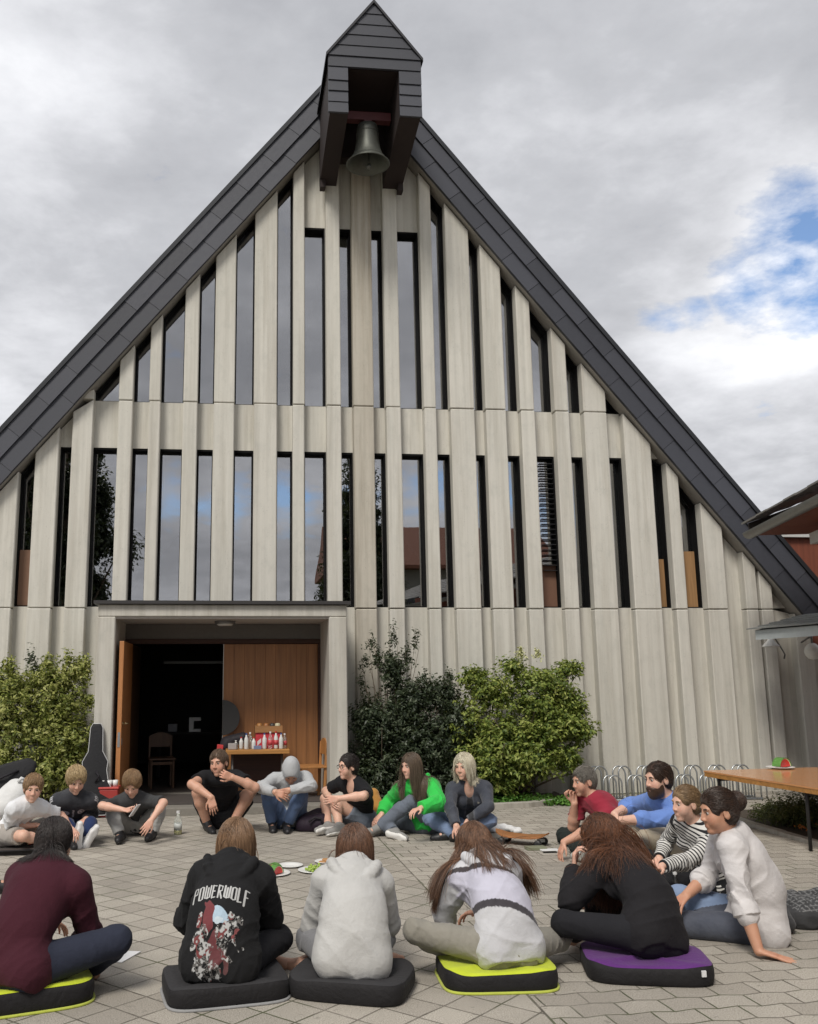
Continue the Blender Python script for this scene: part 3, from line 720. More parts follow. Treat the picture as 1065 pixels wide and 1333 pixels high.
# ================================================================== plants
def mat_leaf(name, cols, rough=.5, trans=.25):
    N = NT(name); g = N.n('ShaderNodeNewGeometry'); r = g.outputs['Random Per Island']
    v = N.coord(); patch = N.noise(3.2, 3, .6, v)
    k = N.math('ADD', N.math('MULTIPLY', r, .65), N.math('MULTIPLY', N.math('SUBTRACT', patch, .32), 1.0))
    c = N.ramp(k, [(i/(len(cols)-1), cc) for i, cc in enumerate(cols)])
    b = N.bsdf(c, rough, 0, .35)
    tr = N.n('ShaderNodeBsdfTranslucent'); N.set(tr, 'Color', N.mix(.5, c, (.35, .45, .05)))
    mx = N.n('ShaderNodeMixShader'); mx.inputs[0].default_value = trans; N.set(mx, 1, b.outputs[0]); N.set(mx, 2, tr.outputs[0])
    N.t.links.new(mx.outputs[0], N.out.inputs[0]); return N.m
M_BARK = simple('grey_brown_bark', (.11, .085, .06), .9, var=.35, bump=.4)
def leaf_mesh(name, pos, nrm, dirs, ln, wd, mat, parent, fold=.25):
    """one folded diamond leaf per row: 6 vertices, 4 triangles"""
    n = len(pos); nrm = nrm/np.linalg.norm(nrm, axis=1, keepdims=True)
    dirs = dirs-nrm*(dirs*nrm).sum(1, keepdims=True); dirs /= np.linalg.norm(dirs, axis=1, keepdims=True)+1e-9
    sd = np.cross(nrm, dirs); ln = ln.reshape(-1, 1); wd = wd.reshape(-1, 1)
    base = pos; tip = pos+dirs*ln-nrm*ln*.12
    m1 = pos+dirs*ln*.42; l1 = m1+sd*wd*.5+nrm*wd*fold; r1 = m1-sd*wd*.5+nrm*wd*fold
    V = np.stack([base, r1, tip, l1, m1+nrm*ln*.02], 1).reshape(-1, 3)
    q = np.arange(n)[:, None]*5
    F = np.concatenate([q+np.array([[0, 1, 4]]), q+np.array([[1, 2, 4]]), q+np.array([[2, 3, 4]]), q+np.array([[3, 0, 4]])], 1).reshape(-1, 3)
    return link(name, np_mesh(name, V, F), mat, parent, False)
def np_mesh(name, V, F):
    me = bpy.data.meshes.new(name); k = F.shape[1]
    me.vertices.add(len(V)); me.vertices.foreach_set('co', np.asarray(V, np.float32).ravel())
    me.loops.add(F.size); me.loops.foreach_set('vertex_index', np.asarray(F, np.int32).ravel())
    me.polygons.add(len(F)); me.polygons.foreach_set('loop_start', np.arange(0, F.size, k, dtype=np.int32))
    me.update(calc_edges=True); return me
def branches(base, clumps, r0, rg, mat, parent, nm='branch'):
    mb = MB(); base = np.array(base, float)
    for c, rad, n in clumps:
        c = np.array(c, float)
        for k in range(max(1, n)):
            tgt = c+rg.normal(0, .45, 3)*np.array(rad)
            b = base+np.array([rg.normal(0, .12), rg.normal(0, .08), 0])
            mid = b*.45+tgt*.55+np.array([rg.normal(0, .06), rg.normal(0, .06), .05+rg.random()*.1])
            m0 = b*.75+tgt*.25+np.array([0, 0, .08])
            mb.tube([b, m0, mid, tgt], [r0, r0*.75, r0*.5, r0*.2], 6)
    return mb.build(nm, mat, parent, smooth=True)
def foliage(name, clumps, dens, ln, wd, mat, parent, rg, up=.5, twig=14, nm='foliage'):
    P = []; D = []; NN = []
    for c, rad, _ in clumps:
        c = np.array(c, float); rad = np.array(rad, float)
        vol = rad[0]*rad[1]+rad[0]*rad[2]+rad[1]*rad[2]
        nt = max(3, int(dens*vol))
        u = rg.normal(size=(nt, 3)); u /= np.linalg.norm(u, axis=1, keepdims=True)
        rr = np.clip(rg.normal(.80, .27, (nt, 1)), .12, 1.2)
        tw = c+u*rad*rr                                    # twig tips
        td = u*np.array([1, 1, .8])+np.array([0, 0, up])+rg.normal(0, .35, (nt, 3)); td /= np.linalg.norm(td, axis=1, keepdims=True)
        m = twig
        s = rg.random((nt, m, 1))
        tl = ln*3.2*(.6+.8*rg.random((nt, 1, 1)))
        p = tw[:, None]-td[:, None]*tl*(1-s)+rg.normal(0, ln*.28, (nt, m, 3))
        d = td[:, None]*.6+rg.normal(0, .7, (nt, m, 3)); nn = np.array([0, 0, .75])+u[:, None]*.55+rg.normal(0, .45, (nt, m, 3))
        P.append(p.reshape(-1, 3)); D.append(d.reshape(-1, 3)); NN.append(nn.reshape(-1, 3))
    P = np.concatenate(P); D = np.concatenate(D); NN = np.concatenate(NN)
    k = P[:, 2] > .02; P, D, NN = P[k], D[k], NN[k]; n = len(P)
    return leaf_mesh(nm, P, NN, D, ln*(.6+.7*rg.random(n)), wd*(.6+.6*rg.random(n)), mat, parent)
def blob(px, py, Y, rx, ry, rz, n=2): return (at(px, py, Y), (rx, ry, rz), n)
M_LF_Y = mat_leaf('yellow_green_leaf', [(.04, .06, .014), (.13, .165, .036), (.26, .28, .07), (.38, .385, .13), (.48, .47, .2)])
M_LF_D = mat_leaf('dark_green_leaf', [(.012, .02, .010), (.022, .034, .016), (.055, .072, .042), (.13, .15, .095)], .42, .1)
M_LF_L = mat_leaf('light_green_leaf', [(.022, .038, .010), (.08, .125, .025), (.19, .245, .05), (.31, .35, .085), (.44, .45, .15)])
M_LF_G = mat_leaf('fresh_green_leaf', [(.02, .05, .008), (.05, .13, .02), (.10, .24, .04), (.17, .32, .07)])
rg = np.random.default_rng(3)
# left bush
b = thing('bush', 'broad yellow green leafy bush left of the church portal', 'bush', (-2.35, 12.4, 0))
cl = [blob(30, 935, 12.35, .75, .45, .42), blob(78, 912, 12.45, .38, .4, .34), blob(-10, 915, 12.4, .45, .4, .35), blob(40, 1000, 12.2, .8, .4, .32), blob(88, 965, 12.25, .3, .3, .36), blob(20, 890, 12.5, .38, .35, .22), blob(70, 880, 12.5, .38, .35, .22), blob(104, 868, 12.5, .18, .2, .16), blob(-40, 1020, 12.3, .5, .4, .4)]
foliage('x', cl, 560, .058, .032, M_LF_Y, b, rg); branches((-2.35, 12.5, 0), cl, .018, rg, M_BARK, b, 'branches')
foliage('x', [blob(12, 862, 12.4, .10, .1, .12), blob(62, 858, 12.4, .09, .1, .13), blob(88, 852, 12.45, .07, .08, .12), blob(112, 862, 12.45, .06, .08, .12), blob(-5, 872, 12.4, .1, .1, .1), blob(117, 905, 12.4, .05, .08, .14), blob(119, 955, 12.35, .05, .08, .12), blob(112, 1010, 12.2, .1, .1, .12)], 620, .06, .033, M_LF_Y, b, rg, 1.0, 9, 'sprig')
foliage('x', [blob(40, 850, 12.4, .05, .05, .12), blob(48, 864, 12.4, .05, .05, .08)], 900, .05, .03, M_LF_D, b, rg, 1.2, 7, 'sprig')
# dark shrub right of the portal, with upright sprigs
b = thing('dark_shrub', 'tall dark green shrub with upright sprigs beside the right portal pillar', 'shrub', (2.1, 12.5, 0))
cl = [blob(510, 935, 12.5, .50, .38, .40), blob(495, 1000, 12.4, .48, .36, .45), blob(565, 970, 12.45, .55, .4, .48), blob(540, 905, 12.5, .34, .32, .28), blob(510, 868, 12.5, .2, .2, .24), blob(575, 900, 12.5, .26, .26, .24), blob(480, 935, 12.45, .28, .3, .26), blob(600, 1000, 12.4, .5, .36, .4), blob(530, 960, 12.35, .4, .3, .3), blob(540, 1020, 12.3, .5, .3, .3), blob(480, 1020, 12.3, .3, .3, .3), blob(590, 935, 12.4, .3, .3, .3)]
foliage('x', cl, 760, .056, .030, M_LF_D, b, rg, .7)
spr = [blob(512, 822, 12.5, .035, .04, .17), blob(507, 850, 12.5, .05, .05, .15), blob(542, 828, 12.5, .035, .04, .14), blob(530, 850, 12.5, .05, .05, .16), blob(484, 832, 12.5, .035, .04, .13), blob(492, 852, 12.5, .06, .05, .13), blob(475, 858, 12.5, .05, .05, .10), blob(517, 880, 12.5, .11, .1, .16), blob(553, 878, 12.5, .07, .06, .1), blob(585, 875, 12.5, .07, .06, .08), blob(470, 882, 12.5, .05, .05, .07)]
foliage('x', spr, 1100, .055, .026, M_LF_D, b, rg, 1.4, 8, 'sprig'); branches((2.15, 12.55, 0), cl+spr, .011, rg, M_BARK, b, 'branches')
# light shrub
b = thing('light_shrub', 'spreading light green leafy shrub in front of the concrete ribs', 'shrub', (3.7, 12.4, 0))
cl = [blob(640, 900, 12.45, .42, .34, .26), blob(705, 885, 12.4, .40, .34, .20), blob(740, 870, 12.4, .22, .22, .12), blob(650, 955, 12.35, .55, .4, .34), blob(725, 935, 12.3, .42, .36, .26), blob(755, 950, 12.25, .24, .26, .20), blob(690, 985, 12.2, .48, .36, .26), blob(615, 880, 12.45, .22, .24, .14), blob(738, 985, 12.2, .26, .24, .2), blob(700, 915, 12.3, .4, .3, .22), blob(735, 905, 12.3, .25, .25, .2), blob(700, 955, 12.2, .45, .3, .25), blob(640, 980, 12.2, .5, .3, .3), blob(750, 920, 12.3, .18, .2, .14), blob(640, 1010, 12.3, .5, .3, .25), blob(668, 868, 12.45, .24, .2, .14), blob(605, 940, 12.4, .3, .3, .3)]
foliage('x', cl, 640, .062, .033, M_LF_L, b, rg, .3); branches((3.75, 12.5, 0), cl, .020, rg, M_BARK, b, 'branches')
M_FLOWER = mat_leaf('cream_flower', [(.5, .5, .25), (.65, .65, .38)], .7, .1)
for q_ in (blob(678, 846, 12.4, .02, .02, .08), blob(700, 848, 12.4, .02, .02, .05)): foliage('x', [q_], 9000, .035, .026, M_FLOWER, b, rg, 1.2, 6, 'flower_spike')
# ground cover in the bed, low shrub at the right
gc = []
for k in range(70):
    px = 540+k*3.3; p = gnd(px, 1048, .02); gc.append(((p[0], p[1]+.18+random.uniform(-.1, .35), .05), (.12, .14, .07), 0))
o = foliage('x', gc, 620, .05, .03, M_LF_G, None, rg, .5, 8, 'ground_cover'); tag(o, kind='stuff')
b = thing('low_shrub', 'low spreading evergreen shrub beyond the kerb under the orange table', 'shrub', gnd(1040, 1085))
def gb(px, py, z, r): p = gnd(px, py); return ((p[0], p[1], z), r, 2)
cl = [gb(1030, 1075, .16, (.38, .34, .19)), gb(1062, 1078, .20, (.40, .34, .24)), gb(1008, 1066, .10, (.26, .25, .12)), gb(1095, 1080, .22, (.45, .4, .25))]
M_LF_C = mat_leaf('conifer_green', [(.03, .035, .012), (.06, .075, .025), (.12, .14, .05), (.19, .18, .08)])
foliage('x', cl, 800, .05, .014, M_LF_C, b, rg, .5, 16); branches(gnd(1045, 1075), cl, .012, rg, M_BARK, b, 'branches')
for q_ in (gb(1057, 1084, .14, (.02, .02, .02)), gb(1046, 1088, .1, (.02, .02, .015))): foliage('x', [q_], 2500, .03, .02, mat_leaf('orange_flower', [(.5, .12, .03), (.6, .2, .06)]), b, rg, .5, 6, 'flower')
# soil and kerbs
M_KERB = mat_concrete('kerb_concrete', (.40, .375, .33), 1.3); M_SOIL = simple('dark_soil', (.055, .042, .03), .95, var=.4, nscale=30, bump=.6)
def kerb(pts, nm, wd=.10, h=.07):
    mb = MB(); pts = [np.array([p[0], p[1], 0.0]) for p in pts]
    for a, c in zip(pts[:-1], pts[1:]):
        d = c-a; L = np.linalg.norm(d); d /= L; q = np.array([-d[1], d[0], 0]); n = max(1, int(L/.5))
        for k in range(n):
            s, e_ = L*k/n+.004, L*(k+1)/n-.004
            vs = [a+d*s, a+d*e_, a+d*e_+q*wd, a+d*s+q*wd]; z = h+random.uniform(-.004, .004)
            mb.raw([v+np.array([0, 0, .0]) for v in vs]+[v+np.array([0, 0, z]) for v in vs], [(0,3,2,1),(4,5,6,7),(0,1,5,4),(1,2,6,5),(2,3,7,6),(3,0,4,7)])
    return tag(mb.build(nm, M_KERB, bevel=.008), kind='structure')
kl = [gnd(456, 1056), gnd(560, 1056), gnd(640, 1054.5), gnd(690, 1052), gnd(722, 1047.5), gnd(745, 1043)]
kerb(kl, 'kerb')
sb = MB(); vs = [(p[0], p[1]+.09, .035) for p in kl]; vs += [(vs[-1][0]+.05, 13.2, .035), (1.55, 13.2, .035)]
sb.raw(vs, [tuple(range(len(vs)))]); tag(sb.build('soil', M_SOIL), kind='structure')
kr = [gnd(955, 1066), gnd(985, 1076.5), gnd(1025, 1088), gnd(1070, 1101), gnd(1140, 1122)]
kerb(kr[::-1], 'kerb', .10, .05)
sb = MB(); vs = [(p[0]+.09, p[1]+.05, .012) for p in kr]+[(9, gnd(1140, 1122)[1], .012), (9, 11.2, .012), (kr[0][0]+.2, 11.2, .012)]
sb.raw(vs, [tuple(range(len(vs)))]); tag(sb.build('soil', M_SOIL), kind='structure')
tag(MB().box(at(940, 1031, 12.9)[0], at(1020, 1031, 12.9)[0], 12.62, 12.74, 0, .05).build('kerb', M_KERB, bevel=.006), kind='structure')
sb = MB(); vs = [(-3.6, 11.9, .030), (-1.66, 11.9, .030), (-1.66, 13.2, .030), (-3.6, 13.2, .030)]; sb.raw(vs, [(0, 1, 2, 3)]); tag(sb.build('soil', M_SOIL), kind='structure')
# trees behind the camera, mirrored in the panes
def bg_tree(nm, label, px, py0, Yv, spread, conifer, mat):
    top = refl(px, py0, Yv); H = top[2]; r3 = np.random.default_rng(int(px))
    t = thing(nm, label, 'tree', (top[0], top[1], 0))
    MB().tube([(top[0], top[1], 0), (top[0]+.1, top[1], H*.45), (top[0], top[1], H*.93)], [.28, .2, .04], 10).build('trunk', M_BARK, t, smooth=True)
    cl = []
    if conifer:
        mb = MB()
        for lv in range(13):
            z = H*(.18+.8*lv/13); rr = spread*(1-lv/13.6)
            for k in range(6):
                a = k*1.047+lv*.7; d = np.array([math.cos(a), math.sin(a), -.18])
                for s in (.35, .65, .95): cl.append((np.array([top[0], top[1], z])+d*rr*s, (rr*.2+.12, rr*.2+.12, .16), 0))
                mb.tube([(top[0], top[1], z), np.array([top[0], top[1], z])+d*rr], [.06, .02], 5)
        mb.build('limbs', M_BARK, t)
        foliage('x', cl, 70, .26, .09, mat, t, r3, -.2, 12, 'crown')
    else:
        for k in range(30):
            u = r3.normal(size=3); u /= np.linalg.norm(u); q_ = .75*r3.random()+.25
            cl.append((np.array([top[0], top[1], H*.60])+u*q_*np.array([spread, spread, H*.36]), (spread*.26, spread*.26, H*.075), 1))
        branches((top[0], top[1], H*.15), cl, .1, r3, M_BARK, t, 'limbs')
        foliage('x', cl, 52, .24, .15, mat, t, r3, .3, 14, 'crown')
bg_tree('broadleaf_tree', 'dark broadleaf tree mirrored in the far left panes', 88, 545, 42, 2.9, False, M_LF_D)
bg_tree('broadleaf_tree', 'dense dark tree mirrored left of the broadleaf tree', 12, 500, 44, 3.2, False, M_LF_D)
bg_tree('conifer_tree', 'tall dark conifer mirrored in the middle panes', 468, 575, 46, 3.0, True, M_LF_D)
# ================================================================== people: signed distance bodies, meshed by surface nets
def _n(v): v = np.asarray(v, float); return v/(np.linalg.norm(v)+1e-12)
class Field:
    def __init__(s, lo, hi, vox):
        s.lo = np.asarray(lo, np.float64); s.v = vox; s.n = np.maximum(np.ceil((np.asarray(hi)-s.lo)/vox).astype(int)+1, 4)
        s.d = np.full(s.n, .5, np.float32); s.ax = [(s.lo[i]+vox*np.arange(s.n[i])).astype(np.float32) for i in range(3)]
    def sl(s, lo, hi):
        a = np.clip(np.floor((lo-s.lo)/s.v).astype(int), 0, s.n-1); b = np.clip(np.ceil((hi-s.lo)/s.v).astype(int)+1, 1, s.n)
        return tuple(slice(a[i], b[i]) for i in range(3))
    def xyz(s, sl): return s.ax[0][sl[0]][:, None, None], s.ax[1][sl[1]][None, :, None], s.ax[2][sl[2]][None, None, :]
    def put(s, sl, d, k, op):
        a = s.d[sl]
        if op == 'add':
            if k > 0:
                h = np.maximum(k-np.abs(a-d), 0)/k; s.d[sl] = np.minimum(a, d)-h*h*k*.25
            else: s.d[sl] = np.minimum(a, d)
        else:
            if k > 0:
                h = np.maximum(k-np.abs(a+d), 0)/k; s.d[sl] = np.maximum(a, -d)+h*h*k*.25
            else: s.d[sl] = np.maximum(a, -d)
    def cone(s, a, b, ra, rb, k=.02, off=0., op='add', cut=False, flat=None):
        a = np.asarray(a, float); b = np.asarray(b, float); m = k+.03+max(off, 0); R = max(ra, rb)+m
        sl = s.sl(np.minimum(a, b)-R, np.maximum(a, b)+R)
        if s.d[sl].size == 0: return
        x, y, z = s.xyz(sl); ba = b-a; L2 = max(ba@ba, 1e-9)
        px, py, pz = x-a[0], y-a[1], z-a[2]
        h = (px*ba[0]+py*ba[1]+pz*ba[2])/L2; t = np.clip(h, 0, 1)
        dx, dy, dz = px-t*ba[0], py-t*ba[1], pz-t*ba[2]
        q = dx*dx+dy*dy+dz*dz
        if flat is not None:       # flattened along a direction
            f, fs = flat; e = dx*f[0]+dy*f[1]+dz*f[2]; q = q+e*e*(1/(fs*fs)-1)
        d = np.sqrt(q)-(ra+t*(rb-ra))-off
        if cut: d = np.maximum(d, (h-1)*math.sqrt(L2))
        s.put(sl, d.astype(np.float32), k, op)
    def ell(s, c, r, M=None, k=.02, off=0., op='add'):
        c = np.asarray(c, float); r = np.asarray(r, float)+off; R = r.max()+k+.03
        sl = s.sl(c-R, c+R)
        if s.d[sl].size == 0: return
        x, y, z = s.xyz(sl); px, py, pz = x-c[0], y-c[1], z-c[2]
        if M is not None: px, py, pz = (px*M[i][0]+py*M[i][1]+pz*M[i][2] for i in range(3))
        k0 = np.sqrt((px/r[0])**2+(py/r[1])**2+(pz/r[2])**2); k1 = np.sqrt((px/r[0]**2)**2+(py/r[1]**2)**2+(pz/r[2]**2)**2)
        s.put(sl, (k0*(k0-1)/(k1+1e-6)).astype(np.float32), k, op)
    def plane(s, p, n, k=0.):
        """keep the side n points away from"""
        x, y, z = s.xyz((slice(None),)*3); d = (x-p[0])*n[0]+(y-p[1])*n[1]+(z-p[2])*n[2]
        if k > 0:
            h = np.maximum(k-np.abs(s.d-d), 0)/k; s.d = (np.maximum(s.d, d)+h*h*k*.25).astype(np.float32)
        else: s.d = np.maximum(s.d, d).astype(np.float32)
    def folds(s, amp, wl, seed, pts=(), T=(0, 0, 1)):
        """cloth folds: ridged waves, deeper near the joints given in pts"""
        idx = np.nonzero(np.abs(s.d) < .03)
        if len(idx[0]) == 0: return
        P = np.stack([s.ax[i][idx[i]] for i in range(3)], 1).astype(np.float64)
        r = np.random.default_rng(seed); w = np.zeros(len(P))
        wp = np.stack([np.sin(P@(r.normal(size=3)*9)+r.random()*6) for _ in range(3)], 1)*.02
        Q = P+wp
        for i in range(4):
            kd = _n(r.normal(size=3)+np.asarray(T)*1.1*(1 if i % 2 else .2)); f = 2*math.pi/(wl*(.7+.8*r.random()))
            w += (1-np.abs(np.sin(Q@kd*f*.5+r.random()*6+1.3*np.sin(Q@_n(r.normal(size=3))*f*.31))))**2.2*(.5+.5*np.sin(P@(r.normal(size=3)*7)+i))
        w = w/2.0-.35; w2 = np.zeros(len(P))
        for i in range(3):
            kd = _n(r.normal(size=3)+np.asarray(T)*.6); f = 2*math.pi/(wl*.42*(.7+.8*r.random()))
            w2 += (1-np.abs(np.sin(Q@kd*f*.5+r.random()*6+1.6*np.sin(Q@_n(r.normal(size=3))*f*.27))))**2*(.5+.5*np.sin(P@(r.normal(size=3)*11)+i))
        w = w*1.2+(w2/1.5-.3)*.2
        g = np.full(len(P), .45)
        for c, rad in pts: g += 1.1*np.exp(-((P-np.asarray(c))**2).sum(1)/(rad*rad))
        s.d[idx] -= (amp*w*g).astype(np.float32)
    def sample(s, P):
        i = np.clip(((P-s.lo)/s.v+.5).astype(int), 1, s.n-2); d = s.d
        a, b, c = i[:, 0], i[:, 1], i[:, 2]
        g = np.stack([d[a+1, b, c]-d[a-1, b, c], d[a, b+1, c]-d[a, b-1, c], d[a, b, c+1]-d[a, b, c-1]], 1).astype(float)
        inside = np.all((P > s.lo+s.v) & (P < s.lo+s.v*(s.n-2)), axis=1)
        return np.where(inside, d[a, b, c], .5), g/(np.linalg.norm(g, axis=1, keepdims=True)+1e-9)
    def mesh(s, name):
        d = s.d.copy(); d[0], d[-1] = .5, .5; d[:, 0], d[:, -1] = .5, .5; d[:, :, 0], d[:, :, -1] = .5, .5
        ins = d < 0; c = np.zeros(s.n-1, np.int8)
        for i in (0, 1):
            for j in (0, 1):
                for k in (0, 1): c += ins[i:s.n[0]-1+i, j:s.n[1]-1+j, k:s.n[2]-1+k]
        act = (c > 0) & (c < 8); I = np.argwhere(act); N_ = len(I)
        vid = np.full(s.n-1, -1, np.int32); vid[act] = np.arange(N_)
        off = np.array([(i, j, k) for i in (0, 1) for j in (0, 1) for k in (0, 1)])
        vals = np.stack([d[I[:, 0]+o[0], I[:, 1]+o[1], I[:, 2]+o[2]] for o in off], 1)
        acc = np.zeros((N_, 3)); cnt = np.zeros(N_)
        for p in range(8):
            for q in range(p+1, 8):
                if np.abs(off[p]-off[q]).sum() != 1: continue
                m = (vals[:, p] < 0) != (vals[:, q] < 0)
                t = vals[m, p]/(vals[m, p]-vals[m, q]); acc[m] += off[p]+t[:, None]*(off[q]-off[p]); cnt[m] += 1
        V = s.lo+(I+acc/cnt[:, None])*s.v
        F = []
        for a in range(3):
            b, c2 = (a+1) % 3, (a+2) % 3
            s0 = [slice(1, -1)]*3; s1 = [slice(1, -1)]*3; s0[a] = slice(0, -1); s1[a] = slice(1, None)
            A, B = ins[tuple(s0)], ins[tuple(s1)]
            E = np.argwhere(A != B); 
            if len(E) == 0: continue
            o = np.ones(3, int); o[a] = 0; E2 = E+o
            eb = np.zeros(3, int); eb[b] = 1; ec = np.zeros(3, int); ec[c2] = 1
            def cid(x): return vid[x[:, 0], x[:, 1], x[:, 2]]
            q = np.stack([cid(E2-eb-ec), cid(E2-ec), cid(E2), cid(E2-eb)], 1)
            fl = A[tuple(E.T)]
            q[~fl] = q[~fl][:, ::-1]
            F.append(q)
        F = np.concatenate(F); F = F[(F >= 0).all(1)]
        return np_mesh(name, V, F), V
def set_attr(me, cols, nm='paint'):
    a = me.color_attributes.new(nm, 'FLOAT_COLOR', 'POINT')
    c = np.ones((len(me.vertices), 4), np.float32); c[:, :3] = cols; a.data.foreach_set('color', c.ravel())
def mat_stripes():
    N = NT('striped_jersey'); a = N.n('ShaderNodeAttribute', attribute_name='paint'); v = N.coord()
    sp_ = N.n('ShaderNodeSeparateColor'); N.set(sp_, 0, a.outputs['Color'])
    k = N.math('FRACT', N.math('ADD', N.math('MULTIPLY', sp_.outputs[0], 40.0), N.math('MULTIPLY', N.noise(14, 2, .5, v), .18)))
    c = N.mix(N.ramp(k, [(0, (0, 0, 0)), (.02, (0, 0, 0)), (.05, (1, 1, 1)), (.42, (1, 1, 1)), (.46, (0, 0, 0))]), (.62, .61, .58), (.022, .022, .025))
    N.bsdf(c, .9, 0, .2, N.bump(N.math('ADD', N.math('MULTIPLY', N.noise(260, 2, .6, v), .3), N.math('MULTIPLY', N.noise(13, 3, .55, v, 1.8), 2.4)), .4, .006)); return N.m
def skin_mat(name, col, rough=.5):
    if name in _mc: return _mc[name]
    N = NT(name); a = N.n('ShaderNodeAttribute', attribute_name='paint'); v = N.coord()
    n = N.noise(22, 5, .65, v)
    base = N.mix(n, tuple(a*b for a, b in zip(col, (.92, .76, .70))), tuple(min(1, a*b) for a, b in zip(col, (1.08, 1.12, 1.14))))
    c = N.mix(1.0, base, a.outputs['Color'], 'MULTIPLY')
    b = N.bsdf(c, rough, 0, .4, N.bump(N.noise(240, 3, .6, v), .12, .002))
    b.inputs['Subsurface Weight'].default_value = .12; b.inputs['Subsurface Radius'].default_value = (.012, .005, .003); b.inputs['Subsurface Scale'].default_value = .6
    _mc[name] = N.m; return N.m
def hair_mat(name, ca, cb):
    if name in _mc: return _mc[name]
    N = NT(name); g = N.n('ShaderNodeNewGeometry'); v = N.coord()
    k = N.math('ADD', N.math('MULTIPLY', g.outputs['Random Per Island'], .75), N.math('MULTIPLY', N.noise(12, 3, .6, v), .3))
    c = N.mix(k, ca, cb)
    b = N.bsdf(c, .42, 0, .35); b.inputs['Sheen Weight'].default_value = .1
    _mc[name] = N.m; return N.m
M_EYE = simple('eye_white', (.40, .37, .34), .2, var=.02); M_IRIS = simple('dark_iris', (.03, .022, .018), .15, var=.02)

def ray_len(px, py, p0, L, sg):
    d = _n(ray(px, py)); o = CAM-p0; b = d@o; c = o@o-L*L; D = b*b-c
    if D < 0: t = -b
    else: t = -b+sg*math.sqrt(D)
    q = CAM+d*t; e = np.linalg.norm(q-p0)
    if D < 0:
        q2 = p0+(q-p0)*(L/e)
        q = q2 if e < L*1.35 else p0+(q-p0)*(1.25*L/e)
    return q
def place(spec, p0, L, fr):
    """a joint from its parent: ('p',px,py,side) on a picture ray, ('d',right,fwd,up) a direction in the body frame, ('w',x,y,z) world"""
    if spec[0] == 'p': return ray_len(spec[1], spec[2], p0, L, spec[3])
    if spec[0] == 'z': return gnd(*spec[1:])
    if spec[0] == 'g': return gnd(spec[1], spec[2], .08)
    if spec[0] == 'w': return np.array(spec[1:], float)
    return p0+_n(fr[0]*spec[1]+fr[1]*spec[2]+fr[2]*spec[3])*L
UPW = np.array([0, 0, 1.0])
def azv(a): a = math.radians(a); return np.array([math.sin(a), math.cos(a), 0.0])
def rightv(a): a = math.radians(a); return np.array([math.cos(a), -math.sin(a), 0.0])

def strands(name, P0, D0, n, seg, step, r0, stiff, grav, fields, mat, parent, rg, curl=0., curlw=30., rtip=.3, push=.004, lens=None, damp=None, wob=.012, adh=0., adn=99, att=None):
    """hair locks: every strand leaves the scalp and slides over head and clothes"""
    D0 = np.asarray(D0); P = P0.copy(); D = D0.copy(); pts = [P.copy()]; ph = rg.random(n)*6.28; phv = rg.normal(size=(n, 3))
    phv -= D*(phv*D).sum(1, keepdims=True)
    for k in range(seg):
        G = np.zeros_like(D); G[:, 2] = -grav*(1 if damp is None else min(1, k*damp))
        D = D*stiff+G+rg.normal(0, wob, D.shape); D /= np.linalg.norm(D, axis=1, keepdims=True)+1e-9
        st = step if lens is None else (step*lens)[:, None]
        Q = P+D*st
        if att is not None:
            ad = att[0]-P; an_ = np.linalg.norm(ad, axis=1, keepdims=True); st2 = st if np.ndim(st) else np.full((n, 1), st)
            passed = (an_ < att[2]) if k == 0 else (passed | (an_ < att[2])); D = np.where(~passed | att[3], D*.35+ad/(an_+1e-9)*att[1], D); D /= np.linalg.norm(D, axis=1, keepdims=True)+1e-9; Q = P+D*np.minimum(st2, np.maximum(an_*.5, .003) if att[3] else st2)
        if adh > 0 and k < adn:
            d, g = fields[0].sample(Q); m = (d > push) & (d < .06); Q[m] -= g[m]*((d[m]-push)*adh)[:, None]
        for f in fields:
            d, g = f.sample(Q); m = d < push
            Q[m] += g[m]*(push-d[m])[:, None]
        D = Q-P; D /= np.linalg.norm(D, axis=1, keepdims=True)+1e-9
        P = Q
        O = P.copy()
        if curl: 
            a = ph+k*step*curlw; sdv = np.cross(D, [0.2, .9, .3]); sdv /= np.linalg.norm(sdv, axis=1, keepdims=True)+1e-9; tv = np.cross(D, sdv)
            am = curl*min(1, k/4); O = P+sdv*(np.cos(a)*am)[:, None]+tv*(np.sin(a)*am)[:, None]
        pts.append(O)
    A = np.stack(pts, 1); m = A.shape[1]                # n,m,3
    T = np.gradient(A, axis=1); T /= np.linalg.norm(T, axis=2, keepdims=True)+1e-9
    S = np.cross(T, np.array([.31, .52, .79])); S /= np.linalg.norm(S, axis=2, keepdims=True)+1e-9; B = np.cross(T, S)
    prof = r0*np.interp(np.linspace(0, 1, m), [0, .15, .7, 1], [.8, 1, .85, rtip])
    rs = prof[None, :, None]*(.6+.8*rg.random((n, 1, 1)))
    ring = [A+S*rs*math.cos(w)+B*rs*math.sin(w) for w in (0, 2.094, 4.189)]
    V = np.stack(ring, 2).reshape(-1, 3)                 # index = (i*m+j)*3+k
    i = np.arange(n)[:, None, None]; j = np.arange(m-1)[None, :, None]; k = np.arange(3)[None, None, :]; l = (k+1) % 3
    F = np.stack([(i*m+j)*3+k, (i*m+j)*3+l, (i*m+j+1)*3+l, (i*m+j+1)*3+k], 3).reshape(-1, 4)
    return V, F

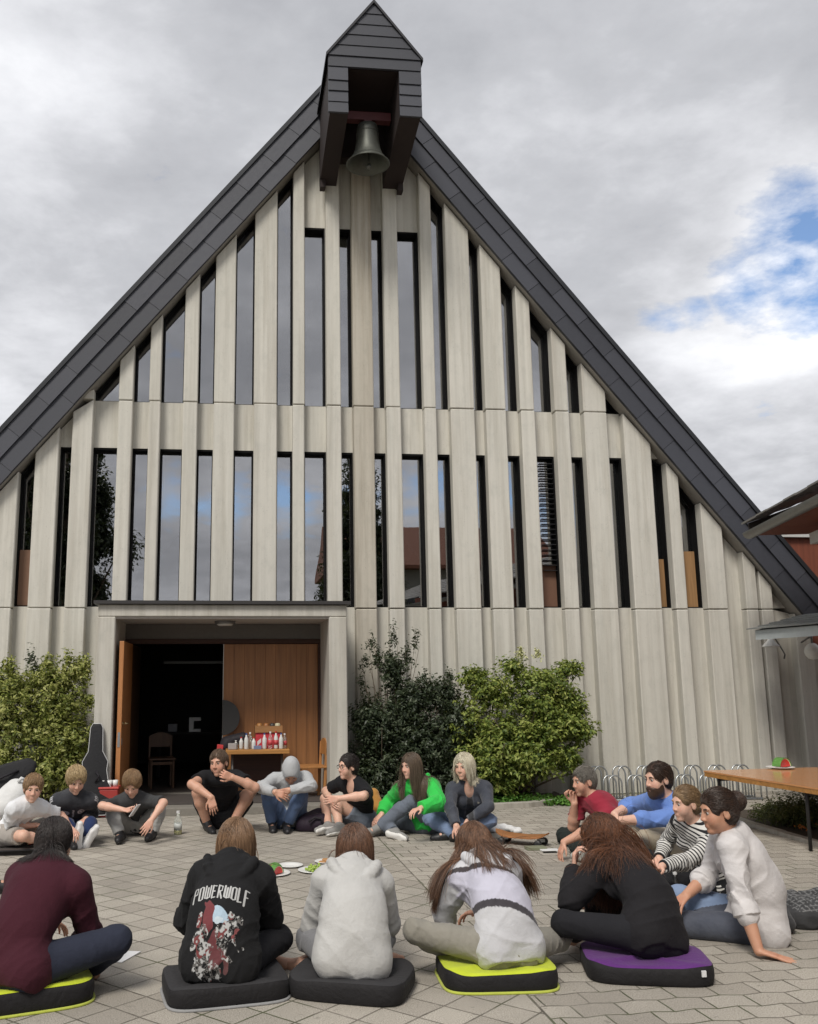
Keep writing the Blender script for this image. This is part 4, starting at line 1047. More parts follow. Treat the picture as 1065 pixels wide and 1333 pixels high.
def person(sp):
    s = sp.get('s', 1.0); g = sp.get('g', 1.0); vox = sp.get('vox', .007); az = sp['az']; seed = sp.get('seed', 1); fem = sp.get('fem', False)
    R0, F0 = rightv(az), azv(az); fr = (R0, F0, UPW)
    pel = at(sp['pel'][0], 1000, sp['pel'][1]); pel[2] = sp['pel'][2]
    L = sp.get('spine', .50)*s
    nk = place(sp['neck'], pel, L, fr); T = _n(nk-pel)
    tr = _n(R0-T*(R0@T)); 
    if 'twist' in sp: tr = _n(rightv(az+sp['twist'])-T*(rightv(az+sp['twist'])@T))
    tf = np.cross(T, tr); trp = _n(R0-T*(R0@T)); tfp = np.cross(T, trp)
    bend = sp.get('bend', .05)*s
    SW = sp.get('sw', .172)*s
    J = dict(pel=pel, neck=nk, nk=nk)
    mid = (pel*.62+nk*.38)-tf*bend; che = (pel*.3+nk*.7)-tf*bend*.55
    hd = place(sp['head'], nk, sp.get('nl', .185)*s, fr)
    shs = {}
    for sd, sg in (('L', -1), ('R', 1)):
        d0 = nk-T*.062*s+tr*sg*SW+tf*sp.get('roll', .02)*s
        if 'sh'+sd in sp: d0 = place(sp['sh'+sd], nk, np.linalg.norm(d0-nk), fr)
        shs[sd] = d0
    hips = {'L': pel-trp*.085*s-UPW*.015*s, 'R': pel+trp*.085*s-UPW*.015*s}
    UA, FA, TH, SH = .275*s, .25*s, .42*s, .41*s
    el, wr, kn, an = {}, {}, {}, {}
    for sd in 'LR':
        el[sd] = place(sp['el'+sd], shs[sd], UA, fr); wr[sd] = place(sp['wr'+sd], el[sd], FA, fr)
        kn[sd] = place(sp['kn'+sd], hips[sd], TH, fr); kn[sd][2] = max(kn[sd][2], .07)
        an[sd] = place(sp['an'+sd], kn[sd], SH, fr); an[sd][2] = max(an[sd][2], .062)
        if sp.get('dbg'): print(sp['key'], sd, 'ua %.2f fa %.2f th %.2f sh %.2f' % tuple(np.linalg.norm(a-b) for a, b in ((el[sd], shs[sd]), (wr[sd], el[sd]), (kn[sd], hips[sd]), (an[sd], kn[sd]))), 'z el %.2f wr %.2f kn %.2f an %.2f' % (el[sd][2], wr[sd][2], kn[sd][2], an[sd][2]), 'kn', kn[sd].round(2), 'an', an[sd].round(2))
    if sp.get('dbg'): print(sp['key'], 'pel', pel.round(2), 'neck', nk.round(2), 'head', hd.round(2), 'headtop %.2f' % (hd[2]+.12*s))
    # head frame
    fa, fp, frl = sp.get('face', (az, 0, 0)); hf = azv(fa)*math.cos(math.radians(fp))+UPW*math.sin(math.radians(fp)); hr = rightv(fa)
    hu = np.cross(hr, hf)
    if frl: 
        c_, s_ = math.cos(math.radians(frl)), math.sin(math.radians(frl)); hr, hu = hr*c_-hu*s_, hu*c_+hr*s_
    hs = s*sp.get('hs', 1.03)
    def H(x, y, z): return hd+(hr*x+hf*y+hu*z)*hs
    HM = np.stack([hr, hf, hu])
    TM = np.stack([tr, tf, T]); TMp = np.stack([trp, tfp, T])
    feet = {}
    for sd in 'LR':
        t = sp.get('toe'+sd, ('d', 0, 1, 0)); d = _n(fr[0]*t[1]+fr[1]*t[2]+fr[2]*t[3]) if t[0] == 'd' else _n(np.array(t[1:]))
        dn = _n(np.cross(np.cross(d, an[sd]-kn[sd]), d))      # sole direction
        feet[sd] = (d, dn)
    root = thing('person', sp['label'], 'person', (pel[0], pel[1], 0), sp.get('group'))
    allp = np.array([pel, nk, hd]+[x for dct in (shs, el, wr, kn, an) for x in dct.values()])
    lo, hi = allp.min(0)-.34, allp.max(0)+.34; lo[2] = max(lo[2], -.06)
    # ---------------------------------------------------------------- torso and limbs, shared by skin and clothes
    def torso(f, off, k=.05, hem=False):
        f.ell(pel+T*.01*s, np.array([.165*g, .118*g, .12])*s, TMp, k, off)
        f.ell(mid, np.array([.140*g, .108*g, .17])*s, TM, k, off)
        f.ell(che, np.array([.158*g, .112*g, .165])*s, TM, k, off)
        f.cone(shs['L']*.82+nk*.18-T*.01*s, shs['R']*.82+nk*.18-T*.01*s, .060*s, .060*s, k, off)
        for sd in 'LR':
            f.cone(nk+T*.0*s-tf*.01*s, shs[sd]*.9+nk*.1+T*.012*s, .052*s, .048*s, k, off)
            if fem: f.ell(che+tf*.095*s*g+tr*(.07 if sd == 'R' else -.07)*s-T*.01*s, np.array([.06, .05, .06])*s, TM, .03, off)
    def seat(f, off, k=.05):
        for sd in 'LR': f.ell(hips[sd]-tfp*.03*s-UPW*.01, np.array([.105*g, .11*g, .10])*s, None, k, off)
    def uarm(f, sd, off, k=.03, frac=1., flare=0., cut=False):
        e = shs[sd]+(el[sd]-shs[sd])*frac
        f.cone(shs[sd], e, .053*s*g, (.053-.012*frac)*s*g+flare, k, off, cut=cut)
    def farm(f, sd, off, k=.03, frac=1., flare=0., cut=False):
        e = el[sd]+(wr[sd]-el[sd])*frac; m_ = el[sd]+(wr[sd]-el[sd])*min(.3, frac)
        f.cone(el[sd], m_, .041*s*g, .042*s*g, k, off); f.cone(m_, e, .042*s*g, (.042-.014*frac)*s*g+flare, k, off, cut=cut)
    def thigh(f, sd, off, k=.045, frac=1., flare=0., cut=False):
        e = hips[sd]+(kn[sd]-hips[sd])*frac
        f.cone(hips[sd], e, .090*s*g, (.090-.030*frac)*s*g+flare, k, off, cut=cut)
    def shin(f, sd, off, k=.03, frac=1., flare=0., cut=False):
        cb = _n(np.cross(np.cross(an[sd]-kn[sd], kn[sd]-hips[sd]), an[sd]-kn[sd])); m_ = kn[sd]+(an[sd]-kn[sd])*.30-cb*(-.012)*s
        e = kn[sd]+(an[sd]-kn[sd])*frac
        f.cone(kn[sd], m_, .056*s*g, .056*s*g, k, off); f.cone(m_, e, .056*s*g, .037*s*g+flare, k, off, cut=cut)
    # ---------------------------------------------------------------- skin
    B = Field(lo, hi, vox)
    torso(B, 0); seat(B, 0)
    for sd in 'LR': uarm(B, sd, 0); farm(B, sd, 0); thigh(B, sd, 0); shin(B, sd, 0)
    for sd in 'LR':
        d, dn = feet[sd]; hl = an[sd]-d*.035*s+dn*.035*s; bl = an[sd]+d*.125*s+dn*.042*s
        if sp.get('shoes'): hl = hl-dn*.012*s; bl = bl-dn*.018*s-d*.012*s
        B.cone(hl, bl, .032*s, .031*s, .02); B.cone(bl, bl+d*.050*s, .030*s, .020*s, .02); B.cone(an[sd], bl, .036*s, .025*s, .02)
    B.cone(nk-T*.02*s, H(0, -.018, -.055), .056*s, .052*s, .03)
    B.ell(H(0, -.012, .032), np.array([.074, .094, .086])*hs, HM, .02)
    B.ell(H(0, .026, -.036), np.array([.058, .064, .084])*hs, HM, .03)
    B.ell(H(0, .070, -.100), np.array([.024, .021, .019])*hs, HM, .025)
    B.cone(H(-.036, .076, .028), H(.036, .076, .028), .011*hs, .011*hs, .02)
    for q in (-1, 1): B.ell(H(.034*q, .058, -.034), np.array([.028, .022, .032])*hs, HM, .035)
    for q in (-1, 1): B.ell(H(.031*q, .100, .008), np.array([.019, .017, .012])*hs, HM, .012, op='sub')
    B.cone(H(0, .090, .014), H(0, .106, -.026), .0075*hs, .0105*hs, .014)
    for q in (-1, 1): B.ell(H(.011*q, .096, -.031), np.array([.009, .011, .008])*hs, HM, .008)
    B.cone(H(-.012, .0862, -.064), H(.012, .0862, -.064), .0055*hs, .0055*hs, .014); B.cone(H(-.010, .0848, -.073), H(.010, .0848, -.073), .0065*hs, .0065*hs, .014)
    for q in (-1, 1):
        B.ell(H(.077*q, -.012, -.008), np.array([.0095, .021, .033])*hs, HM, .008); B.ell(H(.087*q, -.004, -.004), np.array([.006, .011, .018])*hs, HM, .006, op='sub')
    # hands: palm, four fingers of different length, thumb from the side of the palm
    for sd, sg in (('L', -1), ('R', 1)):
        hspec = sp.get('hand'+sd, {}); fd = _n(wr[sd]-el[sd]); hdv = hspec.get('dir'); cu = hspec.get('curl', .6)
        d = fd if hdv is None else _n(fr[0]*hdv[0]+fr[1]*hdv[1]+fr[2]*hdv[2])
        pn = hspec.get('palm', (0, 0, -1)); pn = fr[0]*pn[0]+fr[1]*pn[1]+fr[2]*pn[2]; pn = _n(pn-d*(pn@d)+1e-6)
        sdv = np.cross(d, pn)*(-sg)          # thumb side: left hand palm down points right
        sdv = hspec.get('thumb', 1)*sdv; k2 = s*.98*sp.get('hk', 1.0)
        wv = wr[sd]
        for i in range(4):
            o = (i-1.5)*.0205*k2; ln = (.066, .076, .071, .055)[3-i if False else i]
            mc = wv+d*.088*k2*(1, 1.04, 1.0, .93)[i]-sdv*o
            B.cone(wv+d*.008*k2-sdv*o*.55, mc, .0155*k2, .0125*k2, .014, flat=(pn, .8))
            p = mc; a = .15+cu*.5; fr_ = (.44, .32, .24)
            fan = -(i-1.5)*hspec.get('fan', .07)
            for q_ in range(3):
                dd = _n(d*math.cos(a)+pn*math.sin(a)+sdv*fan); p2 = p+dd*ln*k2*1.12*fr_[q_]*1.3
                B.cone(p, p2, (.0092, .0084, .0076)[q_]*k2, (.0084, .0076, .0066)[q_]*k2, .003); p = p2; a += cu*.75
        t0 = wv+d*.022*k2+sdv*.020*k2; t1 = t0+_n(d*.65+sdv*.75+pn*.25)*.044*k2; t2 = t1+_n(d*.85+sdv*.35+pn*.35)*.032*k2; t3 = t2+_n(d*.95+sdv*.1+pn*.3)*.026*k2
        B.cone(t0, t1, .0150*k2, .0115*k2, .012); B.cone(t1, t2, .0108*k2, .0098*k2, .004); B.cone(t2, t3, .0096*k2, .0075*k2, .004)
        J['hand'+sd] = wv+d*.09*k2
    me, V = B.mesh('body')
    Lc = (V-hd)@HM.T/hs; tint = np.ones((len(V), 3)); near = (np.abs(Lc[:, 0]) < .1) & (np.abs(Lc[:, 2]) < .14) & (np.abs(Lc[:, 1]) < .14)
    def gs(c, r): return np.exp(-(((Lc-np.array(c))/np.array(r))**2).sum(1))*near
    lips = np.clip(gs((0, .09, -.068), (.015, .02, .0065))*1.0, 0, 1)[:, None]; chk = (gs((.04, .075, -.03), (.022, .03, .02))+gs((-.04, .075, -.03), (.022, .03, .02))+gs((0, .115, -.03), (.014, .014, .014)))[:, None]
    tint = tint*(1-lips*np.array([.15, .36, .34]))*(1-chk*np.array([.0, .13, .13]))
    beard = sp.get('stubble')
    if beard:
        bm_ = np.clip((gs((0, .05, -.085), (.07, .06, .035))+gs((0, .1, -.052), (.028, .02, .008)))*1.3, 0, 1)[:, None]*beard; tint = tint*(1-bm_*np.array([.75, .78, .8]))
    for sd in 'LR':
        kd = np.exp(-((V-J['hand'+sd])**2).sum(1)/.05**2)[:, None]; tint = tint*(1-kd*np.array([0, .10, .10]))
    set_attr(me, tint); link('body', me, skin_mat(*sp.get('skin', ('fair_skin', (.56, .335, .235)))), root, True)
    for q in (-1, 1):
        mb = MB(); c = H(.031*q, .0768, .007); r_ = .0112*hs
        mb.lathe([(0, -r_), (r_*.6, -r_*.8), (r_, 0), (r_*.8, r_*.6), (r_*.5, r_*.866)], c, 12, hf); eo = mb.build('eye', M_EYE, root, smooth=True)
        mb = MB(); mb.lathe([(r_*.66, r_*.76), (r_*.4, r_*.925), (0, r_*1.01)], c+hf*.0004, 12, hf); mb.build('iris', M_IRIS, eo, smooth=True)
    hcol = sp['hair'][1]
    hm = hair_mat(*hcol)
    for q in (-1, 1):
        if sp.get('noface'): break
        mb = MB(); mb.tube([H(.048*q, .074, .025), H(.038*q, .0865, .031), H(.024*q, .0905, .030), H(.014*q, .0915, .026)], [.002*hs, .0042*hs, .0046*hs, .003*hs], 6); mb.build('eyebrow', hm, root, smooth=True)
    # ---------------------------------------------------------------- trousers
    lg = sp['legs']; off = lg.get('off', .014)
    P_ = Field(lo, hi, vox)
    P_.ell(pel, np.array([.165*g, .118*g, .115])*s, TMp, .05, off); P_.ell(pel*.75+mid*.25, np.array([.152*g, .112*g, .10])*s, TM, .05, off); seat(P_, off)
    P_.plane(pel+T*.13*s, T)
    for sd in 'LR':
        if lg['kind'] == 'shorts': thigh(P_, sd, off, frac=lg.get('frac', .86), flare=.016, cut=True)
        else:
            thigh(P_, sd, off); shin(P_, sd, off, frac=lg.get('frac', .93), flare=lg.get('flare', .012), cut=True)
    P_.folds(lg.get('amp', .010), lg.get('wl', .10), seed+5, [(kn[q], .14) for q in 'LR']+[(hips[q], .14) for q in 'LR'])
    me, V = P_.mesh('trousers')
    m_ = mat_cloth(*lg['mat'])
    if 'paint' in lg: set_attr(me, lg['paint'](V, dict(J, kn=kn, an=an, hips=hips, T=T, tr=tr, tf=tf))); m_ = mat_cloth(lg['mat'][0]+'_painted', (1, 1, 1), attr=True)
    link('shorts' if lg['kind'] == 'shorts' else 'trousers', me, m_, root, True)
    # ---------------------------------------------------------------- top
    tp = sp['top']; off = tp.get('off', .016)
    S = Field(lo, hi, vox)
    torso(S, off, hem=True); hem = tp.get('hem', -.06)
    if hem < -.02: seat(S, off+.006)
    lo_ = tp.get('loose', 0)
    if lo_:
        S.ell(mid-T*.01*s, np.array([.140*g+lo_, .108*g+lo_*.8, .19])*s, TM, .05, off); S.ell(pel*.72+mid*.28, np.array([.150*g+lo_, .118*g+lo_*.7, .12])*s, TM, .05, off)
    hp = pel+T*hem*s; S.plane(hp, -T)
    so = off+tp.get('slo', 0)
    for sd in 'LR':
        if tp['kind'] == 'tee': uarm(S, sd, off, frac=tp.get('slv', .62), flare=.014, cut=True)
        elif tp['kind'] == 'rolled': uarm(S, sd, off+.004, frac=1); farm(S, sd, off, frac=.3, flare=.012, cut=True)
        else: uarm(S, sd, so); farm(S, sd, so*.9, frac=tp.get('slv', .97), flare=tp.get('cuff', .004), cut=True)
    S.folds(tp.get('amp', .012)*1.25, tp.get('wl', .12), seed, [(el[q], .12) for q in 'LR']+[(mid+tf*.08, .14), (pel, .16)]+[(shs[q]-T*.08, .1) for q in 'LR'], T)
    if tp['kind'] == 'rolled':
        for sd in 'LR':
            u = _n(wr[sd]-el[sd]); e = el[sd]+u*.07*s; S.cone(e-u*.024, e+u*.012, .053*s*g+off, .054*s*g+off, .006, cut=True)
    if tp.get('band'):      # ribbed hem band
        pass
    def ring(f, n, rad, rr, drop, k=.015, back=0.):
        c = nk+T*.012*s+tf*.008*s; pr = None
        for i in range(n+1):
            w_ = 2*math.pi*i/n; p = c+tr*rad*math.sin(w_)+tf*(rad*.86*math.cos(w_)+.008)+T*(-drop*(math.cos(w_)+1)*.5+back*(1-math.cos(w_))*.5)
            if pr is not None: f.cone(pr, p, rr, rr, k)
            pr = p
    if tp.get('hood') == 'down':
        Hf = Field.__new__(Field); Hf.__dict__.update(S.__dict__); Hf.d = np.full(S.n, .5, np.float32)
        ring(Hf, 16, .084*s, .030*s, .070*s, .02, .045)
        def hq(a_, o=0.): return nk-tf*(.060+(.085+o)*math.cos(a_))*s+tr*(.128+o)*math.sin(a_)*s-T*(-.02+(.145+o*1.3)*max(math.cos(a_), 0)**1.6)*s
        for i in range(12):
            w_ = math.radians(-82+164*i/12); w2 = math.radians(-82+164*(i+1)/12)
            Hf.cone(hq(w_), hq(w2), .030*s, .030*s, .010)
            Hf.cone(hq(w_, -.055), hq(w2, -.055), .034*s, .034*s, .014)
        Hf.folds(.010, .075, seed+21, [(nk-tf*.1*s, .12)], T)
        h_ = np.maximum(.004-np.abs(S.d-Hf.d), 0)/.004; S.d = (np.minimum(S.d, Hf.d)-h_*h_*.001).astype(np.float32)
    elif tp.get('hood') == 'up':
        S.ell(H(0, -.03, .035), np.array([.100, .118, .112])*hs, HM, .03); S.ell(H(0, .0, .02), np.array([.092, .115, .112])*hs, HM, .02); S.ell(H(0, -.05, .105), np.array([.05, .06, .05])*hs, HM, .06)
        S.cone(nk-T*.02*s-tf*.02*s, H(0, -.05, -.06), .10*s, .09*s, .04)
        S.folds(.006, .07, seed+3, [(hd, .15)])
        S.ell(H(0, .115, -.03), np.array([.066, .085, .092])*hs, HM, .015, op='sub')
    elif tp.get('collar'): ring(S, 14, .069*s, tp['collar']*s, .055*s, .003, .030); ring(S, 14, .080*s, tp['collar']*.8*s, .070*s, .003, .006)
    else: ring(S, 14, .078*s, .010*s, .055*s, .012, .008)
    if tp.get('vneck'): S.ell(nk+tf*.085*s+T*.01*s, np.array([.050, .065, .115])*s, TM, .006, op='sub')
    me, V = S.mesh('shirt'); m_ = mat_cloth(*tp['mat'])
    if 'paint' in tp:
        set_attr(me, tp['paint'](V, dict(J, el=el, wr=wr, sh=shs, T=T, tr=tr, tf=tf, che=che, mid=mid, s=s))); m_ = mat_stripes() if tp['mat'][0] == 'striped_jersey' else mat_cloth(tp['mat'][0]+'_painted', (1, 1, 1), attr=True)
    top_o = link(tp.get('name', 'shirt'), me, m_, root, True)
    # ---------------------------------------------------------------- shoes
    sh = sp.get('shoes')
    for sd in 'LR':
        d, dn = feet[sd]
        if sh is None or (sh.get('hide') and sd in sh['hide']): continue
        a = an[sd]; hl = a-d*.040*s+dn*.030*s; bl = a+d*.125*s+dn*.036*s; te = a+d*.185*s+dn*.040*s
        pts = np.array([hl, bl, te, a]); f = Field(pts.min(0)-.09, pts.max(0)+.09, .0055)
        f.cone(hl, bl, .040*s, .040*s, .02); f.cone(bl, te, .040*s, .031*s, .02); f.cone(a-dn*.015, bl, .043*s, .03*s, .02); f.cone(hl, a-dn*.02*s, .04*s, .041*s, .02)
        zs = a+dn*.056*s; up_ = Field.__new__(Field); up_.__dict__.update(f.__dict__); up_.d = f.d.copy()
        so_ = Field.__new__(Field); so_.__dict__.update(f.__dict__); so_.d = f.d.copy()-np.float32(.004)
        up_.plane(zs, dn); so_.plane(zs+dn*.020*s, dn, .004); so_.plane(zs-dn*.002, -dn)
        up_.folds(.003, .04, seed, ())
        m2, _ = up_.mesh('shoe'); so2 = link('shoe', m2, simple(*sh['mat']), root, True)
        m3, _ = so_.mesh('sole'); link('sole', m3, simple(*sh['sole']), so2, True)
        if sh.get('laces'):
            for q in range(3):
                mb = MB(); c = a+d*(.05+.028*q)*s-dn*(.004-.012*q)*s; sx_ = np.cross(d, dn); mb.tube([c-sx_*.03*s+dn*.012, c-dn*.008*s, c+sx_*.03*s+dn*.012], .004, 5); mb.build('lace', simple('white_lace', (.7, .7, .68), .7), so2)
        if sh.get('sock'):
            u = _n(kn[sd]-a); mb = MB(); mb.tube([a-u*.01, a+u*.05*s, a+u*sh['sock'][1]*s], [.043*s, .042*s, .044*s*g], 14); mb.build('sock', mat_cloth(*sh['sock'][0]), root, smooth=True)
    # ---------------------------------------------------------------- hair
    hk = sp['hair'][0]; r2 = np.random.default_rng(seed+40); hv = min(vox, .006)
    if hk != 'none':
        ch = Field(H(0, 0, 0)-.22*hs, H(0, 0, 0)+.22*hs, hv); th_ = sp['hair'][2] if len(sp['hair']) > 2 else .010
        ch.ell(H(0, -.014, .034), np.array([.076, .094, .088])*hs, HM, .02, th_)
        ch.ell(H(0, -.045, -.01), np.array([.066, .052, .070])*hs, HM, .03, th_)
        # hairline: keep what lies behind the face
        ch.ell(H(0, .13, -.035), np.array([.070, .088, .112])*hs, HM, .035, op='sub')
        for q in (-1, 1): ch.ell(H(.085*q, .012, -.035), np.array([.03, .04, .055])*hs, HM, .01, op='sub')
        ch.plane(H(0, -.05, -.085), _n(-hu-hf*.15)) if hk in ('short', 'bun', 'bald') else None
        ch.folds(.004, .03, seed+9, ())
        cm, CV = ch.mesh('hair')
        lcv = (CV-hd)@HM.T/hs
        nrm = np.zeros((len(cm.vertices), 3), np.float32); cm.vertices.foreach_get('normal', nrm.ravel()); nrm = nrm.reshape(-1, 3).astype(float)
        outer = np.nonzero(((nrm*(CV-H(0, -.012, .02))).sum(1) > 0) & (lcv[:, 2] > -.075))[0]
        gd = Field(H(0, .09, -.05)-.16*hs, H(0, .09, -.05)+.16*hs, .008); gd.ell(H(0, .10, -.045), np.array(sp.get('guard', (.060, .075, .105)))*hs, HM, .0)
        VV = [CV]; polys = np.zeros(len(cm.polygons)*4, np.int32); cm.loops.foreach_get('vertex_index', polys); FF = [polys.reshape(-1, 4)]; nv = len(CV)
        def addst(V_, F_):
            nonlocal nv
            VV.append(V_); FF.append(F_+nv); nv += len(V_)
        if len(outer):
            if hk in ('short', 'bald'):
                n = int(sp.get('nh', 1000)*2.2); ids = outer[r2.integers(0, len(outer), n)]
                lc = lcv[ids]; top = np.clip((lc[:, 2:3]-.02)*14, 0, 1)
                D = nrm[ids]*sp.get('puff', .17)+hf*(sp.get('fringe', 1)*1.3-.5)*top+hr*np.sign(lc[:, 0:1]+.02)*.25*top-hu*(1-top)*.85-hf*(1-top)*.25+r2.normal(0, .17, (n, 3)); D /= np.linalg.norm(D, axis=1, keepdims=True)
                addst(*strands('h', CV[ids]-nrm[ids]*.003, D, n, 5, sp.get('hl', .011)*hs, .0014*hs, 1, .15, [ch, gd], hm, root, r2, push=.0015, adh=sp.get('adh', .42), lens=.6+.7*r2.random(n)))
            elif hk == 'bun':
                n = int(sp.get('nh', 1000)*2); ids = outer[r2.integers(0, len(outer), n)]
                bc_ = H(*sp.get('bun', (0, -.118, .045))); D = bc_-CV[ids]; D /= np.linalg.norm(D, axis=1, keepdims=True)
                addst(*strands('h', CV[ids], D, n, 11, .013*hs, .0014*hs, 1, .0, [ch], hm, root, r2, push=.002, adh=.85, att=(bc_, .9, .02, True)))
                br_ = sp.get('bunr', .048)*hs; nb = 340; u = r2.normal(size=(nb*2, 3)); u /= np.linalg.norm(u, axis=1, keepdims=True); tg = np.cross(u, _n(hf+hu*.3)+r2.normal(0, .25, (nb*2, 3))); tg /= np.linalg.norm(tg, axis=1, keepdims=True)
                bf = Field(bc_-br_*1.9, bc_+br_*1.9, .005); bf.ell(bc_, np.array([br_, br_*.85, br_]), HM, .01); bm2, BV = bf.mesh('b'); pp = np.zeros(len(bm2.polygons)*4, np.int32); bm2.loops.foreach_get('vertex_index', pp); addst(BV, pp.reshape(-1, 4)); bpy.data.meshes.remove(bm2)
                addst(*strands('h', bc_+u*br_*1.0, tg, nb*2, 9, .010*hs, .0017*hs, 1, .0, [bf], hm, root, r2, push=.001, adh=.9))
            else:       # long or bob
                n = int(sp.get('nh', 1300)*3.0); sel = outer[(lcv[outer, 2] > sp.get('rootz', -.05))]; ids = sel[r2.integers(0, len(sel), n)]
                lc = lcv[ids]; px_ = sp.get('part', 0.0); top = np.clip((lc[:, 2:3]-.0)*11, 0, 1)
                D = hr*np.tanh((lc[:, 0:1]-px_+r2.normal(0, .014, (n, 1)))/.02)*(.25+.75*top)*sp.get('lat', 1.0)-hf*(.35+.2*top)-hu*(1.05-.75*top)+nrm[ids]*.05+r2.normal(0, .07, (n, 3))
                if sp.get('tail') is not None:      # gathered towards a point at the nape
                    tp_ = H(*sp['tail']); D = tp_-CV[ids]; att_ = (tp_, .9, .035, False)
                D /= np.linalg.norm(D, axis=1, keepdims=True)
                if sp.get('tail') is None: att_ = None
                flds = [ch, gd, S, B]; ln = sp.get('hlen', .4); seg = sp.get('hseg', 22)
                lens = .75+.35*r2.random(n)
                if sp.get('swing') is not None:
                    pass
                addst(*strands('h', CV[ids], D, n, seg, ln/seg*s, sp.get('hr', .0026)*.50*hs, sp.get('stiff', 1.0), sp.get('grav', .30), flds, hm, root, r2, sp.get('curl', 0), sp.get('curlw', 30), lens=lens, push=sp.get('push', .004), adh=.6, adn=sp.get('adn', 5), att=att_))
                for (hx, hy_, hz, npts, sprd, ll, dirv) in sp.get('locks', ()):
                    npts = int(npts*3.0); P0 = H(hx, hy_, hz)+r2.normal(0, sprd, (npts, 3)); D = np.tile(_n(fr[0]*dirv[0]+fr[1]*dirv[1]+fr[2]*dirv[2]), (npts, 1))+r2.normal(0, .09, (npts, 3)); D /= np.linalg.norm(D, axis=1, keepdims=True)
                    addst(*strands('h', P0, D, npts, 20, ll/20, sp.get('hr', .0026)*.50*hs, 1.0, sp.get('grav', .3)*.6, flds, hm, root, r2, sp.get('curl', 0), sp.get('curlw', 30), push=.006))
        bpy.data.meshes.remove(cm)
        link('hair', np_mesh('hair', np.concatenate(VV), np.concatenate(FF)), hm, root, True)
    if sp.get('beard'):
        f = Field(H(0, .05, -.08)-.14*hs, H(0, .05, -.08)+.14*hs, .0055)
        f.ell(H(0, .030, -.066), np.array([.061, .070, .070])*hs, HM, .02, .008); f.ell(H(0, .070, -.105), np.array([.034, .03, .032])*hs, HM, .02, .006); f.cone(H(-.028, .088, -.058), H(.028, .088, -.058), .012*hs, .012*hs, .01)
        f.ell(H(0, .09, .012), np.array([.11, .10, .060])*hs, HM, .01, op='sub'); f.ell(H(0, .104, -.069), np.array([.02, .016, .008])*hs, HM, .006, op='sub'); f.ell(H(0, -.05, -.05), np.array([.2, .058, .2])*hs, HM, .01, op='sub')
        f.folds(.004, .02, seed+2, ()); m4, _ = f.mesh('beard'); link('beard', m4, hm, root, True)
    if sp.get('glasses'):
        mb = MB(); rr = .0022*hs
        for q in (-1, 1):
            c = H(.031*q, .103, .006); mb.tube([c+(hr*.023*math.cos(a)+hu*.017*math.sin(a)+hf*(-.004*abs(math.cos(a))))*hs for a in np.linspace(0, 2*math.pi, 18, endpoint=False)], rr, 6, closed=True)
            mb.tube([H(.054*q, .099, .010), H(.073*q, .08, .012), H(.079*q, 0, .008)], rr, 6)
        mb.tube([H(-.008, .104, .008), H(0, .107, .012), H(.008, .104, .008)], rr, 6)
        mb.build('glasses', simple('black_frame_plastic', (.015, .015, .017), .3), root, smooth=True)
    return dict(root=root, top=top_o, H=H, J=J, T=T, tr=tr, tf=tf, nk=nk, pel=pel, che=che, mid=mid, wr=wr, el=el, kn=kn, an=an, shs=shs, s=s, S=S, B=B, hr=hr, hf=hf, hu=hu)
# ------------------------------------------------------------------ the people of the circle
BLACK = ('black_jersey', (.014, .014, .016)); GREYM = ('mid_grey_marl', (.30, .31, .31))
BR_D = ('dark_brown_hair', (.018, .010, .007), (.06, .032, .02)); BR_M = ('brown_hair', (.05, .024, .013), (.17, .085, .045)); BR_L = ('light_brown_hair', (.11, .06, .032), (.30, .18, .10))
BLOND = ('blond_hair', (.30, .20, .09), (.60, .46, .26)); PLAT = ('pale_blond_hair', (.42, .37, .26), (.75, .70, .56)); BLK = ('black_hair', (.010, .008, .008), (.035, .025, .022)); AUB = ('auburn_hair', (.035, .014, .008), (.22, .085, .035)); GRY = ('grey_brown_hair', (.09, .08, .065), (.22, .20, .17)); BRM2 = ('sandy_hair', (.16, .09, .045), (.42, .27, .14))
PALE = ('pale_skin', (.66, .43, .33)); TAN = ('tanned_skin', (.56, .335, .24))
BLKSHOE = dict(mat=('black_shoe', (.018, .018, .02), .5), sole=('black_sole', (.012, .012, .012), .6))
WHTSHOE = dict(mat=('white_shoe', (.62, .61, .58), .6), sole=('white_sole', (.72, .71, .68), .6), laces=True)
GRYSHOE = dict(mat=('grey_shoe', (.24, .235, .225), .8), sole=('white_sole', (.72, .71, .68), .6), laces=True)
JEANL = ('light_blue_denim', (.17, .23, .36)); JEANM = ('blue_denim', (.085, .13, .235)); JEAND = ('dark_denim', (.035, .042, .065)); GJEAN = ('grey_denim', (.13, .15, .185))
BACKROW = dict(vox=.0075)
PEOPLE = {}
def add(key, **k):
    k['key'] = key; k.setdefault('seed', len(PEOPLE)+11); 
    if ONLY and key not in ONLY: return
    PEOPLE[key] = person(k)
